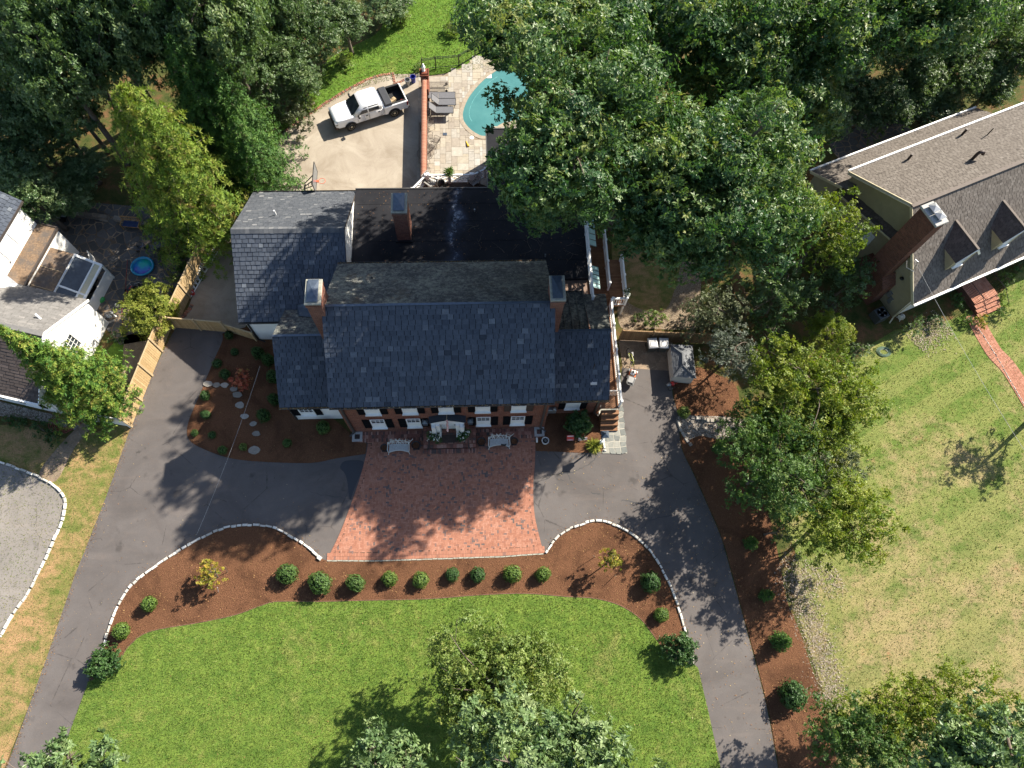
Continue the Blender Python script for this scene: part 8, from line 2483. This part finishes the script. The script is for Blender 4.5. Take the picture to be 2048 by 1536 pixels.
# bottom edge: crowns close below the camera
px_tree('sparse_tree', 'airy pale green tree in the middle of the front lawn', 'tree', 990, 1370, 5.0, (4.5, 4.0, 2.6), 300, .45, .8, 'light', (.15, .075), 95, 7, trunk=.13, shell=.35)
px_tree('pale_oak', 'pale leaved oak at the bottom edge right of the lawn tree', 'tree', 1075, 1545, 11, (5.0, 3.4, 2.4), 165, .45, .8, 'oak_pale', (.22, .11), 72, 8, trunk=.28, base=(2.5, -7.5, 0), shell=.5)
px_tree('pale_oak', 'small pale oak crown at the bottom edge left of the lawn tree', 'tree', 770, 1545, 10, (2.4, 2.1, 1.9), 50, .4, .7, 'oak_pale', (.22, .11), 72, 8, trunk=.18, base=(-5.2, -6.6, 0), shell=.5)
px_tree('pale_oak', 'pale oak crown at the bottom left corner over the drive', 'tree', 130, 1545, 8, (2.9, 1.8, 2.2), 48, .4, .7, 'oak_pale', (.22, .12), 60, 8, trunk=.2, base=(-21, -6.5, 0), shell=.5)
px_tree('thin_tree', 'thin yellow green tree with bare grey twigs at the lower right', 'tree', 1870, 1430, 5.0, (5.4, 3.0, 2.2), 215, .4, .75, 'yellow', (.16, .065), 60, 7, trunk=.12, shell=.35)
px_tree('thin_tree', 'green tree at the bottom edge beside the lower mulch strip', 'tree', 1730, 1480, 4.5, (3.6, 2.8, 2.2), 160, .4, .75, 'mid', (.14, .065), 75, 7, trunk=.12, shell=.4)
px_tree('pale_oak', 'large pale leaved oak in the bottom right corner', 'tree', 1990, 1520, 12, (4.0, 2.8, 2.2), 85, .45, .8, 'oak_pale', (.26, .13), 60, 8, trunk=.3, base=(31, -9, 0), shell=.5)
# off frame trees whose shadows fall into the picture
px_tree('yellow_tree', 'tree standing just outside the right edge whose shadow lies on the neighbour lawn', 'tree', 2150, 800, 4.0, (2.2, 2.0, 2.0), 40, .45, .75, 'mid', (.16, .08), 45, 6, trunk=.14)

# ---------------------------------------------------------------- clipped balls, evergreens, saplings
def ball_proto(mat, n=520, leaf=(.075, .04), k=6):
    d = unit(RNG.normal(size=(n, 3)))
    d = d[d[:, 2] > -.75]
    ph = RNG.random(6) * 6
    rad = 1 + .06 * RNG.normal(size=(len(d), 1)) + .09 * np.sin(d[:, :1] * 5 + ph[0]) * np.sin(d[:, 1:2] * 4 + ph[1]) + .06 * np.sin(d[:, 2:] * 6 + ph[2])
    st = RNG.random((len(d), 1)) < .04
    rad = rad + st * RNG.uniform(.05, .25, (len(d), 1))
    C = d * rad
    V, F = leaf_quads(C * .93, d, k, leaf[0] * 2.0, leaf[1] * 2.0, .9)
    me = fast_obj('foliage', V, F, L_[mat], None, rnd=np.repeat(np.clip(RNG.normal(.45, .2, len(C)), 0, 1), k), link=False)
    return me.data


BALLS = {m: [ball_proto(m) for _ in range(4)] for m in ('box', 'boxdark', 'mid', 'light')}
core = plain('shrub_core', (.012, .022, .008), .95, .05)
_cm = MB(); _cm.lathe([(.3, -.75), (.7, -.5), (.82, 0), (.7, .5), (.3, .78)], n=12); _core = _cm.build('stems', core); COREM = _core.data; bpy.data.objects.remove(_core)


def ball(name, label, px, r_px, mat, cat='shrub', group=None, tall=1.0, lean=0.0):
    c0 = P(*px)
    sc = np.linalg.norm(np.array(P(px[0] + r_px, px[1], 0)) - np.array(c0))
    r = float(sc) * .93
    c = P(px[0], px[1], r * tall * .8)
    t = thing(name, label, cat, (c.x, c.y, 0), random.uniform(0, 6), group)
    sx_, sy_, sz_ = (random.uniform(.88, 1.12) for _ in range(3))
    tx_, ty_ = random.uniform(-.15, .15), random.uniform(-.15, .15)
    for me, nm in ((random.choice(BALLS[mat]), 'foliage'), (COREM, 'stems')):
        o = bpy.data.objects.new(nm, me); COL.objects.link(o); o.parent = t
        o.location = (0, 0, r * tall * .82); o.scale = (r * sx_, r * sy_, r * tall * sz_); o.rotation_euler = (tx_, ty_, 0)
    return t


FB = [((575, 1147), 21, 'mid', 'clipped ball shrub nearest the left end of the brick court'), ((640, 1165), 23, 'mid', 'largest clipped ball in the row below the brick court'), ((711, 1166), 19, 'mid', 'clipped ball with reddish twigs below the left half of the brick court'), ((779, 1157), 15, 'box', 'small tight clipped ball, fourth in the row below the court'),
      ((841, 1160), 16, 'box', 'yellowish clipped ball in the middle of the row'), ((905, 1149), 15, 'boxdark', 'small clipped ball left of the close pair'), ((956, 1149), 15, 'boxdark', 'small clipped ball right of the close pair'), ((1025, 1147), 19, 'box', 'pale yellow clipped ball below the right half of the court'), ((1086, 1148), 16, 'box', 'clipped ball at the lower right corner of the court'),
      ((1301, 1164), 21, 'boxdark', 'dark clipped ball right of the yellow sapling'), ((1323, 1230), 15, 'box', 'small clipped ball at the narrowing right bed'), ((298, 1208), 17, 'box', 'small clipped ball in the left arm of the bed'), ((242, 1262), 18, 'box', 'clipped ball next to the holly in the left arm'),
      ((1587, 1391), 27, 'boxdark', 'large dark ball shrub low in the right mulch strip')]
for px, r, m, lab in FB: ball('ball_shrub', lab, px, r, m, 'shrub', 'clipped ball shrubs in the mulch beds')
for lab, px, r, m in (('tiny round shrub at the fence end of the dark bed', (458, 670), 9, 'boxdark'), ('round shrub in the dark bed below the white wing', (469, 704), 9.5, 'boxdark'), ('round shrub at the drive edge of the dark bed', (434, 727), 10, 'boxdark'), ('round shrub left of the red maple', (449.5, 748), 11, 'boxdark'), ('round shrub left of the stepping stones', (410, 791), 10.5, 'boxdark'),
                      ('round shrub at the lower left of the dark bed', (411, 829), 10, 'boxdark'), ('small bright shrub at the drive curve', (389, 866), 8, 'mid'), ('small shrub right of the bright curve shrub', (424, 870), 8, 'boxdark'), ('shrub touching the drive beside the wire', (445, 900), 9.5, 'mid'), ('bright green shrub left of the big flat stone', (486, 894), 9, 'light'),
                      ('bluish small shrub right of the big flat stone', (574, 886), 9.5, 'mid'), ('rounded green bush below the white wing window', (646, 855), 16, 'mid'), ('green tuft beside the pebble strip', (1368, 824), 12, 'light')):
    ball('round_shrub', lab, px, r, m)
for lab, px, r, tall in (('pointed evergreen at the top of the dark bed by the wing', (516, 706), 12, 2.0), ('pointed evergreen touching the wing roof, second from the top', (536, 720), 12, 2.1), ('pointed evergreen half hidden by the wing roof, third', (545, 754), 12, 2.2), ('pointed evergreen half hidden by the wing roof, fourth', (548, 799), 12, 2.0), ('pointed evergreen at the lower corner of the white wing', (527, 831), 14, 1.8)):
    ball('evergreen_shrub', lab, px, r, 'boxdark', 'shrub', 'pointed evergreens along the white wing', tall)
for lab, px, h, r in (('slim small cone shrub in the right mulch strip', (1527, 1192), 1.3, .28), ('leaning cone shrub in the right mulch strip', (1556, 1283), 1.5, .55), ('small cone shrub in the shade of the strip trees', (1498, 1088), 1.0, .35), ('small dark cone shrub at the upper right strip', (1435, 898), .9, .32)):
    b = P(*px); conifer('cone_shrub', lab, (b.x, b.y), h, r, 'spruce', int(px[0]), (.10, .04), (0, 0), 2.2, 'shrub', None, .1, 8, .12, .6, .03)
for lab, px, z, r, m, lf, nm in (('dark glossy holly bush at the left tip of the mulch bed', (206, 1325), .75, .92, 'boxdark', (.11, .06), 'holly_bush'), ('large dark holly bush at the right tip of the mulch bed', (1360, 1298), .95, 1.02, 'boxdark', (.11, .06), 'holly_bush'), ('green leafy bush against the brick wing with pale blossom', (1157, 846), 1.1, .85, 'boxdark', (.13, .07), 'holly_bush')):
    c = P(px[0], px[1], z); tree(nm, lab, 'bush', (c.x, c.y, 0), (c.x, c.y, z * .85), (r, r, z * .9), 60, .25, .4, m, lf, 260, 7, None, .04, n_l=6, shell=.6)
for lab, px, z, r, m, n in (('yellow leaved sapling in the left arm of the mulch bed', (421, 1150), 1.25, .92, 'gold', 46), ('yellow leaved sapling in the right arm of the mulch bed', (1221, 1121), 1.7, .78, 'gold', 36)):
    c = P(px[0], px[1], z); tree('yellow_sapling', lab, 'sapling', (c.x, c.y, 0), (c.x, c.y, z), (r, r, .8), n, .14, .26, m, (.10, .055), 330, 6, None, .035, n_l=18, shell=.3, group='yellow saplings in the front bed')
c = P(485, 761, .9); tree('red_maple', 'small red leaved maple among the stepping stones in the dark bed', 'tree', (c.x, c.y, 0), (c.x, c.y, .95), (.75, .75, .55), 40, .14, .26, 'red', (.10, .05), 330, 6, None, .04, n_l=14, shell=.4)
c = P(1187, 893); t = thing('variegated_shrub', 'spiky yellow green variegated shrub at the foot of the lamp post', 'shrub', (c.x, c.y, 0))
d = unit(RNG.normal(size=(160, 3)) + np.array([0, 0, .6])); d = d[d[:, 2] > 0]
V, F = leaf_quads(d * .12 + np.array([0, 0, .08]), d, 5, .5, .05, .55, .2, .05); fast_obj('foliage', V, F, L_['golden'], t, rnd=RNG.random(len(F)))
# flowers by the door
for sx, lab in ((-1, 'pot of dark leaves and white flowers left of the front door'), (1, 'pot of white flowers right of the front door')):
    c = Vector((xc + sx * .92, 13.42, .5)); t = thing('flower_pot', lab, 'potted flowers', c)
    mb = MB(); mb.lathe([(.16, 0), (.2, .08), (.25, .36), (.27, .38), (.27, .42), (.22, .42), (.2, .35)], n=16); mb.build('pot', M_['gutter'], t, True)
    cl = [(random.uniform(-.28, .28), random.uniform(-.3, .2), random.uniform(.5, .95), .22) for _ in range(14)]
    C, O, Rn = clump_tufts(cl, 500); V, F = leaf_quads(C, O, 5, .11, .05); fast_obj('foliage', V, F, L_['boxdark'], t, rnd=np.repeat(Rn, 5))
    C, O, Rn = clump_tufts(cl, 45 if sx > 0 else 16, up=1.2); V, F = leaf_quads(C + O * .05, O, 5, .065, .055, 1.0); fast_obj('blossom', V, F, L_['petal'], t, rnd=np.repeat(Rn, 5))
c = P(906, 352, 1.95); c = Vector((-1.9, 33.2, BZ + 1.1)); t = thing('potted_fern', 'potted fern on the middle porch railing post', 'potted plant', c)
mb = MB(); mb.lathe([(.1, 0), (.14, .2), (.15, .22), (.12, .22)], n=12); mb.build('pot', M_['gutter'], t, True)
d = unit(RNG.normal(size=(60, 3)) + np.array([0, 0, .9])); V, F = leaf_quads(np.repeat([[0, 0, .22]], 60, 0), d, 4, .42, .07, .6, .3); fast_obj('foliage', V, F, L_['mid'], t, rnd=RNG.random(len(F)))
c = Vector((10.1, 22.7, DZ + 1.0)); t = thing('hanging_flowers', 'dark basket of white flowers hung on the white stair railing', 'potted flowers', c)
cl = [(random.uniform(-.1, .1), random.uniform(-.25, .25), random.uniform(-.1, .2), .16) for _ in range(8)]
C, O, Rn = clump_tufts(cl, 400); V, F = leaf_quads(C, O, 5, .09, .05); fast_obj('foliage', V, F, L_['boxdark'], t, rnd=np.repeat(Rn, 5)); C, O, Rn = clump_tufts(cl, 90, up=1); V, F = leaf_quads(C + O * .04, O, 5, .06, .05); fast_obj('blossom', V, F, L_['petal'], t, rnd=np.repeat(Rn, 5))
# flower beds and ground plants beside fences
for lab, px, r, m, n in (('leafy bed plants with red blooms along the timber fence on the patio side', (360, 530), .8, 'mid', 22), ('yellow green leafy plant at the foot of the fence', (344, 562), .7, 'light', 18), ('reddish leafy plant below the yellow green one', (338, 588), .5, 'gold', 10), ('rose bush with red blooms on the right of the deck', (1290, 640), .9, 'mid', 22), ('low leafy plant beside the rose bush', (1325, 635), .8, 'light', 16),
                         ('dark ivy patch at the white gable corner', (235, 680), .8, 'boxdark', 20), ('dark shrub by the white house front, leftmost', (18, 838), .5, 'boxdark', 12), ('dark shrub by the white house front, second', (43, 847), .6, 'boxdark', 14), ('dark shrub by the white house front, third', (80, 855), .75, 'boxdark', 18), ('dark shrub by the white house front, nearest the walk', (108, 872), .65, 'boxdark', 16), ('white flowering plant by the brick pillar', (838, 136), .55, 'light', 12)):
    c = P(px[0], px[1], r * .4); tree('bed_plant', lab, 'plant', (c.x, c.y, 0), (c.x, c.y, r * .45), (r, r, r * .5), n, .16, .28, m, (.10, .05), 220, 6, None, .02, n_l=3, shell=.4)
